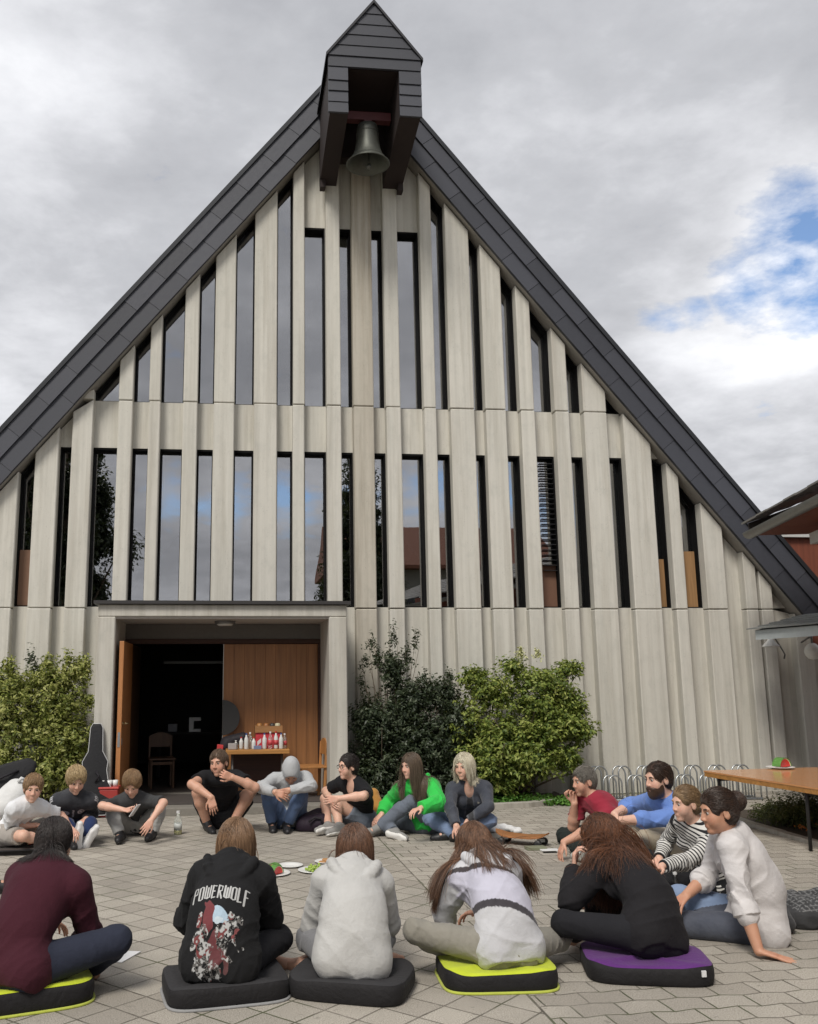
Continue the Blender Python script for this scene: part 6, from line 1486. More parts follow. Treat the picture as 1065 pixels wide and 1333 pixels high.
# print on the back of the black hoodie: white lettering over a muddle of red, white and pale blue
if '16' in PEOPLE:
    p = PEOPLE['16']; top = p['top']
    dg = bpy.context.evaluated_depsgraph_get(); me = top.data
    off = np.array(p['root'].location)+np.array(top.location)
    vs = np.zeros((len(me.vertices), 3), np.float32); me.vertices.foreach_get('co', vs.ravel()); vs = vs.reshape(-1, 3)+off
    pl = np.zeros(len(me.polygons)*4, np.int32); me.loops.foreach_get('vertex_index', pl)
    bv = BVHTree.FromPolygons([tuple(map(float, v)) for v in vs], [tuple(map(int, q)) for q in pl.reshape(-1, 4)])
    T, trr, tff = p['T'], p['tr'], p['tf']
    NW, NH = 190, 250; Wd, Hd = .30, .50
    c0_ = p['nk']-T*.345-tff*.06
    us = np.linspace(-.5, .5, NW); vsn = np.linspace(0, 1, NH)
    grid = np.zeros((NH, NW, 3)); ok = np.zeros((NH, NW), bool)
    for j, v in enumerate(vsn):
        for i, u in enumerate(us):
            o_ = c0_+trr*(u*Wd)-T*((v-.40)*Hd)-tff*.35
            h, nn_, ix, ds = bv.ray_cast(Vector(o_), Vector(tff), .8)
            if h is not None: grid[j, i] = np.array(h)-tff*.0022; ok[j, i] = True
    U, Vv = np.meshgrid(us, vsn); rp = np.random.default_rng(2)
    def vn(f, seed):
        q = np.random.default_rng(seed); a = np.zeros_like(U)
        for k in range(10):
            w_ = q.normal(size=2)*f; a += np.sin(U*w_[0]+Vv*w_[1]*1.4+q.random()*6.3+1.7*np.sin(U*q.normal()*f*.6+Vv*q.normal()*f*.6))
        return a/3.2
    C = np.zeros(U.shape+(3,)); A = np.zeros(U.shape)
    def blob2(cx, cy, rx, ry, col, f=12, seed=1, th=0., a=1.):
        d = 1-((U-cx)/rx)**2-((Vv-cy)/ry)**2+.55*vn(f, seed); m = d > th; C[m] = col; A[m] = a
    n1, n2, n3 = vn(16, 4), vn(34, 5), vn(60, 6)
    blob2(.02, .30, .17, .13, (.42, .55, .66), 9, 3, .25)                      # pale blue patch
    blob2(.04, .36, .10, .05, (.55, .64, .70), 20, 8, .4)
    blob2(-.16, .36, .14, .16, (.16, .02, .025), 14, 9, .35); blob2(.0, .62, .17, .20, (.13, .02, .025), 14, 11, .3); blob2(.22, .74, .16, .10, (.10, .02, .02), 16, 19, .5)
    for cx, cy, rx, ry, sd in ((-.22, .58, .20, .17, 21), (.22, .52, .22, .20, 22), (-.05, .78, .30, .12, 23), (.30, .36, .14, .12, 24), (-.30, .42, .05, .22, 25)):
        m0 = (1-((U-cx)/rx)**2-((Vv-cy)/ry)**2+.5*vn(14, sd)) > .25; k = n2+.8*n3
        m1 = m0 & (k > .45); C[m1] = (.48, .48, .47); A[m1] = 1; m2 = m0 & (k < -.1) & (k > -.7); C[m2] = (.15, .14, .13); A[m2] = 1; m3 = m0 & (n1 > .7) & (k < .3); C[m3] = (.19, .03, .03); A[m3] = 1
    # letters as strokes: blackletter-like uprights with cut ends
    GL = {'P': [(0,0,0,1),(0,0,.8,.05),(.8,.05,.8,.45),(.8,.45,0,.5)], 'O': [(0,.08,0,.92),(.85,.08,.85,.92),(0,.08,.42,0),(.42,0,.85,.08),(0,.92,.42,1),(.42,1,.85,.92)],
          'W': [(0,0,0,.9),(.45,.15,.45,.92),(.9,0,.9,.9),(0,.9,.45,1),(.45,1,.9,.9)], 'E': [(0,0,0,1),(0,0,.75,.03),(0,.48,.6,.48),(0,1,.75,.97)], 'R': [(0,0,0,1),(0,0,.8,.05),(.8,.05,.75,.42),(.75,.42,0,.5),(.3,.5,.85,1.05)],
          'L': [(0,0,0,1),(0,1,.75,.95)], 'F': [(0,0,0,1.08),(0,0,.8,.03),(0,.48,.6,.46)]}
    word = 'POWERWOLF'; wds = {'W': 1.25}; tot = sum(wds.get(ch, 1.0) for ch in word); x = -.5
    for ch in word:
        wdt = wds.get(ch, 1.0)/tot
        for (x0, y0, x1, y1) in GL[ch]:
            X0, X1 = x+wdt*.12+x0*wdt*.72, x+wdt*.12+x1*wdt*.72
            def yy(xx, q): return .01+.035*(2*xx)**2+q*(.155-.03*math.cos(xx*3))
            a_ = np.array([X0*Wd, yy(X0, y0)*Hd]); b_ = np.array([X1*Wd, yy(X1, y1)*Hd]); d_ = b_-a_
            px_, py_ = U*Wd-a_[0], Vv*Hd-a_[1]; t_ = np.clip((px_*d_[0]+py_*d_[1])/(d_@d_+1e-9), 0, 1); q_ = np.hypot(px_-t_*d_[0], py_-t_*d_[1])
            m = q_ < (.0044 if abs(y1-y0) > .5 else .0028); C[m] = (.50, .50, .49); A[m] = 1
        x += wdt
    A[~ok] = 0
    idx = np.arange(NH*NW).reshape(NH, NW)
    q = np.stack([idx[1:, :-1], idx[1:, 1:], idx[:-1, 1:], idx[:-1, :-1]], -1).reshape(-1, 4)
    okq = (A.ravel()[q].sum(1) >= 2) & ok.ravel()[q].all(1)
    gq = grid.reshape(-1, 3); e1 = np.linalg.norm(gq[q[:, 0]]-gq[q[:, 2]], axis=1); okq &= e1 < .02
    q = q[okq]; used = np.unique(q); mp = np.full(NH*NW, -1); mp[used] = np.arange(len(used))
    me = np_mesh('back_print', gq[used], mp[q]); cc = C.reshape(-1, 3)[used]; cc[A.ravel()[used] == 0] = (.03, .03, .03); set_attr(me, cc)
    # parent is the hoodie: a sub-part
    link('back_print', me, mat_cloth('hoodie_print', (1, 1, 1), attr=True, sheen=0), top, True)
# ---------------------------------------------------------------- plates and food
M_PLATE = simple('white_plate', (.72, .72, .70), .35, var=.03)
M_MELON = simple('watermelon_flesh', (.62, .045, .035), .35, var=.25, nscale=40); M_RIND = simple('watermelon_rind', (.10, .25, .05), .4, var=.5, nscale=25); M_RINDW = simple('pale_rind', (.65, .66, .40), .5)
M_GRAPE = simple('green_grape', (.30, .42, .07), .25, var=.3)
def plate(c, r, label, group='paper plates of fruit'):
    t = thing('plate', label, 'plate', c, group)
    MB().lathe([(0, .004), (r*.62, .004), (r*.72, .010), (r, .018), (r*1.01, .021), (r*.98, .023), (r*.72, .015), (r*.6, .009), (0, .009)], c, 36).build('dish', M_PLATE, t, smooth=True); return t
def wedge(c, rot, R, wd, parent=None, label=None, tilt=0.0):
    """slice of watermelon: a half-disc wedge standing on its rind"""
    ca, sa = math.cos(rot), math.sin(rot); t = thing('watermelon_slice', label, 'watermelon', c, 'slices of watermelon')
    def pt(u, z, y): return np.array([c[0]+u*ca-y*sa, c[1]+u*sa+y*ca, c[2]+z])
    n = 16; an_ = np.linspace(.12, math.pi-.12, n)
    def layer(r0, r1, nm, mat):
        mb = MB(); vs = []
        for sy_ in (-1, 1):
            for a in an_: 
                for rr in (r0, r1): vs.append(pt(rr*R*math.cos(a), R*math.sin(a)*rr*(1), sy_*wd*(rr if rr > .2 else .2)))
        m = n*2; fs = []
        for i in range(n-1):
            fs += [(2*i, 2*i+1, 2*i+3, 2*i+2), (m+2*i, m+2*i+2, m+2*i+3, m+2*i+1), (2*i+1, m+2*i+1, m+2*i+3, 2*i+3), (2*i, 2*i+2, m+2*i+2, m+2*i)]
        fs += [(0, m, m+1, 1), (2*n-2, 2*n-1, m+2*n-1, m+2*n-2)]
        return mb.raw(vs, fs).build(nm, mat, t, smooth=False)
    layer(.02, .86, 'flesh', M_MELON); layer(.861, .92, 'pale_rind', M_RINDW); layer(.921, 1.0, 'rind', M_RIND)
    return t
g1 = gnd(354, 1139, .0); plate(g1, .155, 'white plate of cut watermelon on the paving'); g1b = gnd(366, 1134); 
plate(g1b+np.array([.09, .16, .0]), .11, 'small empty white plate behind the watermelon plate')
for k, (dx, dy, rt) in enumerate(((-.05, .0, .3), (.03, -.04, .9), (.02, .05, -.4))):
    wedge(g1+np.array([dx, dy, .012]), rt, .075, .03, None, ('watermelon slice lying on the left of the plate', 'watermelon slice nearest the camera on the plate', 'watermelon slice at the back of the plate')[k])
g2 = gnd(411, 1135); plate(g2, .15, 'white plate heaped with green grapes')
gt_ = thing('grape_bunch', 'heap of green grapes on a white plate', 'grapes', g2); rr = random.Random(5)
for k in range(46):
    a = rr.random()*6.28; q = rr.random()**.6*.085; z = .022+max(0, (.085-q))*.75*rr.random()
    MB().lathe([(0, -.013), (.009, -.009), (.0125, 0), (.009, .009), (0, .013)], g2+np.array([q*math.cos(a), q*math.sin(a), z]), 8, (rr.gauss(0, 1), rr.gauss(0, 1), rr.gauss(0, 1))).build('grape', M_GRAPE, gt_, smooth=True)
g3 = gnd(424, 1126); plate(g3+np.array([.02, .08, 0]), .11, 'white plate with biscuits behind the grapes')
for k in range(4): tag(MB().lathe([(0, 0), (.034, 0), (.036, .006), (.030, .011), (0, .012)], g3+np.array([.02+.04*math.cos(k*1.7), .08+.04*math.sin(k*1.7), .010+.010*(k % 2)]), 18).build('biscuit', simple('brown_biscuit', (.42, .22, .09), .8)), 'round brown biscuit on the plate behind the grapes', 'biscuit', 'biscuits on the plate')
g4 = gnd(42, 1105); plate(g4, .09, 'small plate with a red melon piece beside the boys mat'); wedge(g4+np.array([0, 0, .012]), .2, .06, .03, None, 'red watermelon piece by the boy in white')
# ---------------------------------------------------------------- bottles, boards, cloths on the ground
def bottle(c, r, h, label, glassm, capm, liquid=None, group=None, lab=None):
    t = thing('bottle', label, 'bottle', c, group)
    MB().lathe([(0, 0), (r*.9, 0), (r, .008), (r, h*.58), (r*.9, h*.66), (r*.42, h*.82), (r*.38, h*.92), (0, h*.92)], c, 22).build('glass_body', glassm, t, smooth=True)
    MB().lathe([(0, h*.9), (r*.46, h*.9), (r*.46, h), (0, h)], c, 14).build('cap', capm, t)
    if liquid: MB().lathe([(0, .006), (r*.9, .006), (r*.9, h*.28), (0, h*.28)], c, 18).build('liquid', liquid, t, smooth=True)
    if lab: MB().lathe([(r*1.01, h*.22), (r*1.015, h*.22), (r*1.015, h*.5), (r*1.01, h*.5)], c, 22).build('label_wrap', lab, t, smooth=True)
    return t
N = NT('clear_glass'); b_ = N.bsdf((.86, .9, .88), .05); b_.inputs['Transmission Weight'].default_value = .85; b_.inputs['IOR'].default_value = 1.2; M_CLEAR = N.m
M_CAP = simple('white_cap', (.7, .7, .7), .4); M_REDC = simple('red_plastic', (.45, .03, .03), .4)
bottle(gnd(231.5, 1087), .042, .245, 'clear glass bottle with pale yellow drink standing alone on the paving', M_CLEAR, M_CAP, simple('pale_yellow_drink', (.6, .55, .2), .2), None, simple('pale_label', (.5, .52, .5), .5))
if '11' in PEOPLE: bottle(gnd(881, 1172), .034, .20, 'small black bottle with white cap beside the striped girl', simple('black_bottle', (.02, .02, .02), .3), M_CAP, None, None, simple('white_bottle_label', (.7, .7, .7), .5))
# longboard lying upside down
lbd = thing('longboard', 'orange brown wooden longboard lying on the paving', 'longboard', gnd(690, 1103))
a0, a1 = gnd(646, 1097), gnd(716, 1103); d = a1-a0; L_ = np.linalg.norm(d); d /= L_; q = np.array([-d[1], d[0], 0]); vs = []; n = 30
for z in (.075, .088):
    for sgn in (1, -1):
        for i in range(n):
            u = i/(n-1) if sgn > 0 else 1-i/(n-1); w_ = .115*min(1, (1-abs(2*u-1)**3.2)**.5+.02); vs.append(a0+d*u*L_+q*sgn*w_+ZV*(z+.05*abs(2*u-1)**4))
m = 2*n; MB().raw(vs, [tuple(range(m))[::-1], tuple(range(m, 2*m))]+[(i, (i+1) % m, m+(i+1) % m, m+i) for i in range(m)]).build('deck', mat_wood('longboard_wood', (.40, .17, .065), 0, .4), lbd)
for u in (.16, .84):
    c = a0+d*L_*u; mb = MB(); mb.tube([c-q*.09+ZV*.045, c+q*.09+ZV*.045], .012, 8); mb.box(c[0]-.03, c[0]+.03, c[1]-.03, c[1]+.03, .045, .076); tk = mb.build('truck', M_STEEL, lbd)
    for sgn in (-1, 1): MB().lathe([(.012, -.02), (.035, -.02), (.036, 0), (.035, .02), (.012, .02)], c+q*sgn*.1+ZV*.036, 18, q).build('wheel', simple('black_wheel', (.02, .02, .02), .5), tk, smooth=True)
def crumple(c, rx, ry, h, seed, name, label, cat, mat, paint=None):
    f = Field(np.array(c)-np.array([rx, ry, .02])*1.5-.05, np.array(c)+np.array([rx*1.5, ry*1.5, h*2])+.05, .008); r = np.random.default_rng(seed)
    for k in range(16):
        p0 = np.array(c)+np.array([r.normal(0, rx*.4), r.normal(0, ry*.4), 0]); p0[2] = h*.25+r.random()*h*.4*max(0, 1-np.hypot((p0[0]-c[0])/rx, (p0[1]-c[1])/ry)); p1 = p0+np.array([r.normal(0, rx*.4), r.normal(0, ry*.4), r.normal(0, h*.12)])
        f.cone(p0, p1, h*.30, h*.2, .03)
    f.folds(.028 if h > .2 else .016, .09 if h > .2 else .07, seed); f.plane(np.array([0, 0, .008]), np.array([0, 0, -1.0])); me, V = f.mesh(name)
    if paint: set_attr(me, paint(V))
    return tag(link(name, me, mat, None, True), label, cat)
crumple(gnd(650, 1083), .22, .12, .11, 3, 'cloth', 'crumpled white cloth lying behind the woman in denim', 'cloth', mat_cloth('white_crumpled_cotton', (.66, .66, .66)))
def plaid(V):
    u = np.mod(V[:, 0]*1.0+V[:, 2]*.6, .034)/.034; v = np.mod(V[:, 1]+V[:, 2]*.8, .034)/.034; c = np.tile(np.array([.018, .018, .02]), (len(V), 1)); c[(u < .16) | (v < .16)] = (.17, .17, .17); c[(V[:, 2] < .12) | (V[:, 0] < jc[0]-.12)] = (.012, .012, .014); return c
jc = gnd(1048, 1205); crumple(jc+np.array([.05, .1, 0]), .34, .20, .26, 8, 'jacket', 'heap of black jacket and grey checked scarf at the right edge', 'jacket', mat_cloth('checked_scarf', (1, 1, 1), attr=True), plaid)
# small things near the red-shirted man: phone, notebook
c = gnd(697, 1107); tag(MB().box(c[0]-.09, c[0]+.10, c[1]-.05, c[1]+.06, .007, .035).build('book', simple('olive_book', (.20, .21, .14), .6), bevel=.004), 'small olive covered book beside the longboard', 'book')
c = gnd(712, 1110); tag(MB().box(c[0]-.04, c[0]+.13, c[1]+.0, c[1]+.10, .007, .020).build('notebook', simple('white_notebook', (.68, .68, .68), .6), bevel=.003), 'white notebook lying by the hand of the man in red', 'notebook')
tag(MB().box(c[0]-.05, c[0]+.08, c[1]-.06, c[1]-.02, .007, .018).build('phone', simple('black_phone', (.012, .012, .014), .2), bevel=.003), 'black phone lying in front of the white notebook', 'phone')
c = gnd(152, 1249); mb = MB(); mb.raw([(c[0]-.10, c[1]-.05, .0), (c[0]+.04, c[1]-.10, .0), (c[0]+.13, c[1]+.10, .0), (c[0]-.02, c[1]+.14, .0)]+[(c[0]-.10, c[1]-.05, .004), (c[0]+.04, c[1]-.10, .004), (c[0]+.13, c[1]+.10, .006), (c[0]-.02, c[1]+.14, .005)], [(3,2,1,0),(4,5,6,7),(0,1,5,4),(1,2,6,5),(2,3,7,6),(3,0,4,7)])
for i in range(len(mb.v)): mb.v[i] = (mb.v[i][0], mb.v[i][1], mb.v[i][2]+.008)
tag(mb.build('paper', simple('white_paper', (.75, .75, .75), .7)), 'white sheet of paper under the knee of the girl in maroon', 'paper')
# ---------------------------------------------------------------- bags and cases
def softbag(name, label, cat, prims, mat, seed, parts=None, vox=.009, group=None):
    pts = np.array([p for q in prims for p in q[:2]]); f = Field(pts.min(0)-.3, pts.max(0)+.3, vox)
    for a, b, ra, rb in prims: f.cone(a, b, ra, rb, .05)
    f.folds(.010, .12, seed); f.plane(np.array([0, 0, .008]), np.array([0, 0, -1.0])); me, V = f.mesh('bag_body')
    t = thing(name, label, cat, prims[0][0]); link('bag_body', me, mat, t, True); return t
A3 = lambda px, py, Y: at(px, py, Y)
M_BAG = mat_cloth('black_nylon', (.02, .018, .022), .6); M_GIG = mat_cloth('black_gig_bag_nylon', (.022, .022, .024), .65)
bk = softbag('backpack', 'black purple backpack lying beside the hooded person', 'backpack', [(A3(396, 1075, 10.4), A3(418, 1072, 10.35), .10, .11), (A3(400, 1068, 10.45), A3(415, 1060, 10.5), .08, .07)], mat_cloth('dark_purple_nylon', (.022, .014, .024), .6), 4)
MB().tube([A3(402, 1070, 10.24), A3(410, 1064, 10.25), A3(418, 1066, 10.24), A3(421, 1076, 10.24)], .012, 8).build('strap', M_BAG, bk, smooth=True)
yb = softbag('backpack', 'tan yellow backpack standing behind the person with glasses', 'backpack', [(A3(487, 1050, 10.75), A3(486, 1034, 10.8), .085, .07), (A3(493, 1052, 10.72), A3(491, 1044, 10.75), .06, .05)], mat_cloth('tan_canvas', (.42, .21, .055)), 6)
MB().tube([A3(481, 1026, 10.7), A3(479, 1038, 10.66), A3(481, 1053, 10.66)], .016, 8).build('strap', M_BAG, yb, smooth=True)
# upright guitar bag by the pillar
gb_ = thing('guitar_case', 'tall black guitar bag with pale piping leaning on the portal pillar', 'guitar case', A3(112, 1050, 11.2))
outl = [(-.13, 0), (.16, 0), (.22, .10), (.23, .26), (.17, .42), (.15, .52), (.16, .62), (.09, .74), (.075, 1.02), (.05, 1.07), (-.05, 1.07), (-.075, 1.02), (-.085, .74), (-.15, .62), (-.14, .52), (-.17, .42), (-.22, .26), (-.21, .10)]
gz = gnd(112, 1072); gx = np.array([1, .1, 0]); gx = gx/np.linalg.norm(gx); gy_ = _n(np.array([.0, .18, 1.0])); gn = np.cross(gx, gy_)
o_ = MB().oprism(outl, gz+np.array([0, .45, .02]), gx, gy_, gn, .11).build('bag_body', M_GIG, gb_, bevel=.03, smooth=True, seg=3)
pp = [gz+np.array([0, .45, .02])+gx*u*.97+gy_*v+gn*.108 for u, v in outl]
MB().tube(pp, .006, 6, closed=True).build('piping', simple('pale_piping', (.42, .42, .42), .5), gb_, smooth=True)
MB().tube([gz+np.array([0, .45, .02])+gx*.02+gy_*.5+gn*.12, gz+np.array([0, .45, .02])+gx*.06+gy_*.45+gn*.16, gz+np.array([0, .45, .02])+gx*.02+gy_*.38+gn*.12], .012, 8).build('handle', M_BAG, gb_, smooth=True)
# second case at the left edge, sloping
g2c = thing('guitar_case', 'dark guitar bag tipped over against the left bush behind a white sack', 'guitar case', A3(10, 1030, 10.6))
s0, s1 = A3(-30, 1032, 10.55), A3(30, 1004, 10.7); dx_ = _n(s1-s0); nn2 = np.array([0, -1, .2]); nn2 = _n(nn2-dx_*(nn2@dx_)); dy_ = np.cross(nn2, dx_)
MB().oprism([(0, -.15), (.15, -.17), (.45, -.12), (.60, -.08), (.66, 0), (.60, .09), (.45, .12), (.15, .17), (0, .15)], s0, dx_, dy_, nn2, .14).build('bag_body', M_GIG, g2c, bevel=.04, smooth=True, seg=3)
MB().tube([s0+dx_*.15+nn2*.15, s0+dx_*.3+nn2*.19, s0+dx_*.45+nn2*.15], .012, 8).build('handle', M_BAG, g2c, smooth=True)
mb = MB(); 
for lx in (-12, 6): mb.tube([A3(lx, 1040, 10.6), np.array([A3(lx, 1040, 10.6)[0], 10.65, .01])], .03, 8)
mb.build('lower_bag', M_GIG, g2c, smooth=True)
ws = softbag('sack', 'plump white sack behind the boy in the white t-shirt', 'sack', [(A3(12, 1050, 10.2), A3(22, 1036, 10.25), .13, .14), (A3(2, 1042, 10.25), A3(20, 1025, 10.3), .1, .09)], mat_cloth('white_sack_cotton', (.62, .62, .61)), 9)
MB().tube([A3(24, 1018, 10.2), A3(28, 1013, 10.2), A3(32, 1015, 10.22)], .018, 8).build('drawn_neck', mat_cloth('white_sack_cotton', (.62, .62, .61)), ws, smooth=True)
# dark upright bag and red box by the pillar
c = gnd(128, 1066); tag(MB().box(c[0]-.09, c[0]+.09, c[1]+.25, c[1]+.45, .008, .62).build('case', M_GIG, bevel=.025, smooth=True), 'narrow black upright case beside the guitar bag and pillar', 'case')
c = gnd(138, 1066); rb = thing('red_box', 'red plastic crate with a white rim behind the boy in grey', 'box', (c[0], c[1]+.12, 0))
MB().box(c[0]-.10, c[0]+.12, c[1]+.06, c[1]+.28, .008, .33).build('crate_body', simple('red_crate_plastic', (.34, .04, .035), .45), rb, bevel=.015)
MB().box(c[0]-.11, c[0]+.13, c[1]+.05, c[1]+.29, .331, .355).build('rim', simple('faded_red_rim', (.5, .07, .06), .45), rb, bevel=.01)
for k in range(3): tag(MB().lathe([(0, .356), (.026, .356), (.034, .43), (.031, .43), (.024, .36), (0, .36)], (c[0]-.06+k*.07, c[1]+.12, 0), 16).build('cup', M_PLATE, smooth=True), ('white cup on the red crate, nearest the guitar bag', 'white cup in the middle of the red crate', 'white cup on the red crate, nearest the door')[k], 'cup', 'white cups on the crate')
if '3' in PEOPLE:
    w_ = PEOPLE['3']['wr']['R']; h_ = PEOPLE['3']['J']['handR']; d = _n(h_-w_); c = h_+d*.05+np.array([0, -.03, .02]); q = np.array([d[0], d[1], 0]); q = _n(q); r_ = np.array([-q[1], q[0], 0])
    tag(MB().oprism([(-.035, -.07), (.035, -.07), (.035, .07), (-.035, .07)], c, r_, _n(q*.6+np.array([0, 0, .8])), np.cross(r_, _n(q*.6+np.array([0, 0, .8]))), .009).build('phone', simple('pale_phone', (.55, .55, .56), .3), bevel=.002), 'pale phone in the hand of the boy in grey', 'phone')
# ---------------------------------------------------------------- tables and chairs
M_TOP = mat_wood('orange_laminate', (.62, .30, .13), 0, .16, .5, .9); M_EDGE = mat_wood('beech_edge', (.50, .24, .07), 0, .4)
M_LEG = simple('black_table_leg', (.015, .015, .016), .45)
TZ = .60
c1_, c2_ = gnd(916, 1003, TZ), gnd(1065, 1026, TZ); ey_ = _n(c2_-c1_); ex_ = np.array([-ey_[1], ey_[0], 0])    # along the edge towards us, and away to the right
if ex_[0] < 0: ex_ = -ex_
tb = thing('table', 'low table with glossy orange top, wooden edge and black legs at the right edge', 'table', (c1_[0]+.4, c1_[1]-1, 0)); tl, tw = 2.05, 1.42
def tbl(a, b): return c1_+ey_*a+ex_*b
mb = MB(); mb.oprism([(0, 0), (tw, 0), (tw, tl), (0, tl)], c1_-ZV*.016, ex_, ey_, ZV, .016); mb.build('tabletop', M_TOP, tb)
mb = MB(); mb.oprism([(.004, .004), (tw-.004, .004), (tw-.004, tl-.004), (.004, tl-.004)], c1_-ZV*.062, ex_, ey_, ZV, .045); mb.build('edge_board', M_EDGE, tb)
for a in (.16, 1.50):
    for b in (.07, tw-.07):
        p0 = tbl(a, b); sg = 1 if b < .4 else -1
        MB().tube([p0-ZV*.062, p0-ZV*.10, np.array([p0[0], p0[1], .012])-ex_*.02*sg+ey_*.01], [.019, .018, .017], 10).build('leg', M_LEG, tb, smooth=True)
    MB().tube([tbl(a, .06)-ZV*.085, tbl(a, tw-.06)-ZV*.085], .013, 8).build('cross_bar', M_LEG, tb, smooth=True)
pc = gnd(1016, 1000.6, TZ); pc = pc+np.array([0, 0, .0]); plate(pc, .15, 'white plate with one melon wedge on the orange table')
wedge(pc+np.array([.02, 0, .016]), math.radians(25), .105, .05, None, 'watermelon wedge standing on a plate on the orange table')
# doorway table with its boxes and bottles
dt = thing('table', 'small wooden table standing in the church doorway', 'table', (.378, 12.55, .1)); DZ = .725
MB().box(-.03, .79, 12.30, 12.84, DZ-.055, DZ).build('tabletop', M_EDGE, dt, bevel=.005)
for x in (.06, .70):
    for y in (12.45, 12.76): MB().tube([(x, y, DZ-.056), (x, y, .115)], .016, 10).build('leg', simple('grey_table_leg', (.16, .15, .14), .4, .5), dt, smooth=True)
MB().box(.04, .72, 12.74, 12.76, .3, DZ-.06).build('modesty_board', M_BROWN, dt)
ch_ = thing('carton', 'red and white drinks carton standing on the doorway table', 'carton', (.53, 12.6, DZ))
MB().box(.36, .70, 12.52, 12.74, DZ+.003, DZ+.20).build('carton_body', simple('red_carton', (.50, .035, .05), .5, var=.2, nscale=30), ch_, bevel=.006)
mb = MB(); 
for k in range(4):
    x = .38+k*.075; mb.raw([(x, 12.5185, DZ+.03), (x+.05, 12.5185, DZ+.03+.05), (x+.05, 12.5185, DZ+.13), (x, 12.5185, DZ+.09)], [(0, 1, 2, 3)])
mb.build('white_flash', simple('carton_white', (.65, .6, .6), .5), ch_)
tr_ = thing('wooden_tray', 'light brown wooden tray of jars on top of the red carton', 'tray', (.53, 12.62, DZ+.2))
mb = MB(); mb.box(.35, .71, 12.5, 12.75, DZ+.203, DZ+.215)
for a in ((.35, .365, 12.5, 12.75), (.695, .71, 12.5, 12.75), (.365, .695, 12.5, 12.515), (.365, .695, 12.735, 12.75)): mb.box(a[0], a[1], a[2], a[3], DZ+.2152, DZ+.285)
mb.build('tray_body', mat_wood('tray_wood', (.36, .18, .07), 0, .5), tr_)
for k, (x, c) in enumerate(((.41, (.35, .16, .05)), (.50, (.30, .12, .04)), (.58, (.04, .035, .03)), (.65, (.5, .45, .3)))):
    MB().lathe([(0, 0), (.034, 0), (.036, .01), (.036, .085), (.025, .10), (.0, .102)], (x, 12.60, DZ+.217), 16).build('jar', simple(f'jar_glaze_{"abcd"[k]}', c, .3), tr_, smooth=True)
M_BW = simple('white_bottle', (.62, .62, .6), .35); lbs = simple('red_label', (.5, .06, .07), .5)
for k, (x, y, h) in enumerate(((.10, 12.42, .11), (.17, 12.46, .15), (.235, 12.38, .20), (.285, 12.45, .21), (.33, 12.38, .15), (.47, 12.40, .20), (.545, 12.38, .22), (.62, 12.42, .22), (.685, 12.38, .20), (.735, 12.44, .19))):
    bottle((x, y, DZ+.002), .028, h, 'one of the white bottles and tubs crowded on the doorway table', M_BW if k % 3 else M_CLEAR, (M_CAP, M_REDC, simple('blue_cap', (.05, .09, .25), .4))[k % 3], None, 'bottles and tubs on the doorway table', lbs if k in (6, 7, 9) else None)
tag(MB().box(.0, .11, 12.36, 12.50, DZ+.002, DZ+.075).build('tin', simple('grey_tin', (.34, .31, .30), .4), bevel=.008), 'grey square tin at the left end of the doorway table', 'tin')
tag(MB().box(.33, .43, 12.335, 12.40, DZ+.002, DZ+.045).build('small_box', simple('blue_grey_box', (.16, .19, .30), .5), bevel=.004), 'small blue grey box at the front of the doorway table', 'box')
# dark bag heaped on the left of the table, round grey disc behind it
t = softbag('shoulder_bag', 'black bag with a red pocket hanging over the left end of the doorway table', 'bag', [((-.02, 12.72, DZ+.07), (.20, 12.72, DZ+.13), .08, .07), ((-.08, 12.62, DZ-.02), (.0, 12.7, DZ+.05), .07, .07)], M_BAG, 12)
MB().oprism([(-.04, -.05), (.04, -.06), (.05, .05), (-.03, .06)], (-.11, 12.53, DZ+.0), (1, 0, 0), (0, .1, 1), (0, -1, 0), .02).build('red_pocket', M_REDC, t, bevel=.006)
dc = at(293, 934, 12.95); n = 30; pts = [(.235*math.cos(a), .235*math.sin(a)) for a in np.linspace(-math.pi/2, math.pi/2, n)]
tag(MB().oprism(pts, (dc[0]-.035, 12.93, dc[2]), (1, 0, 0), (0, 0, 1), (0, 1, 0), .02).build('round_panel', simple('dark_grey_panel', (.030, .029, .028), .5), bevel=.003), 'dark grey half round panel leaning at the edge of the closed door', 'panel')
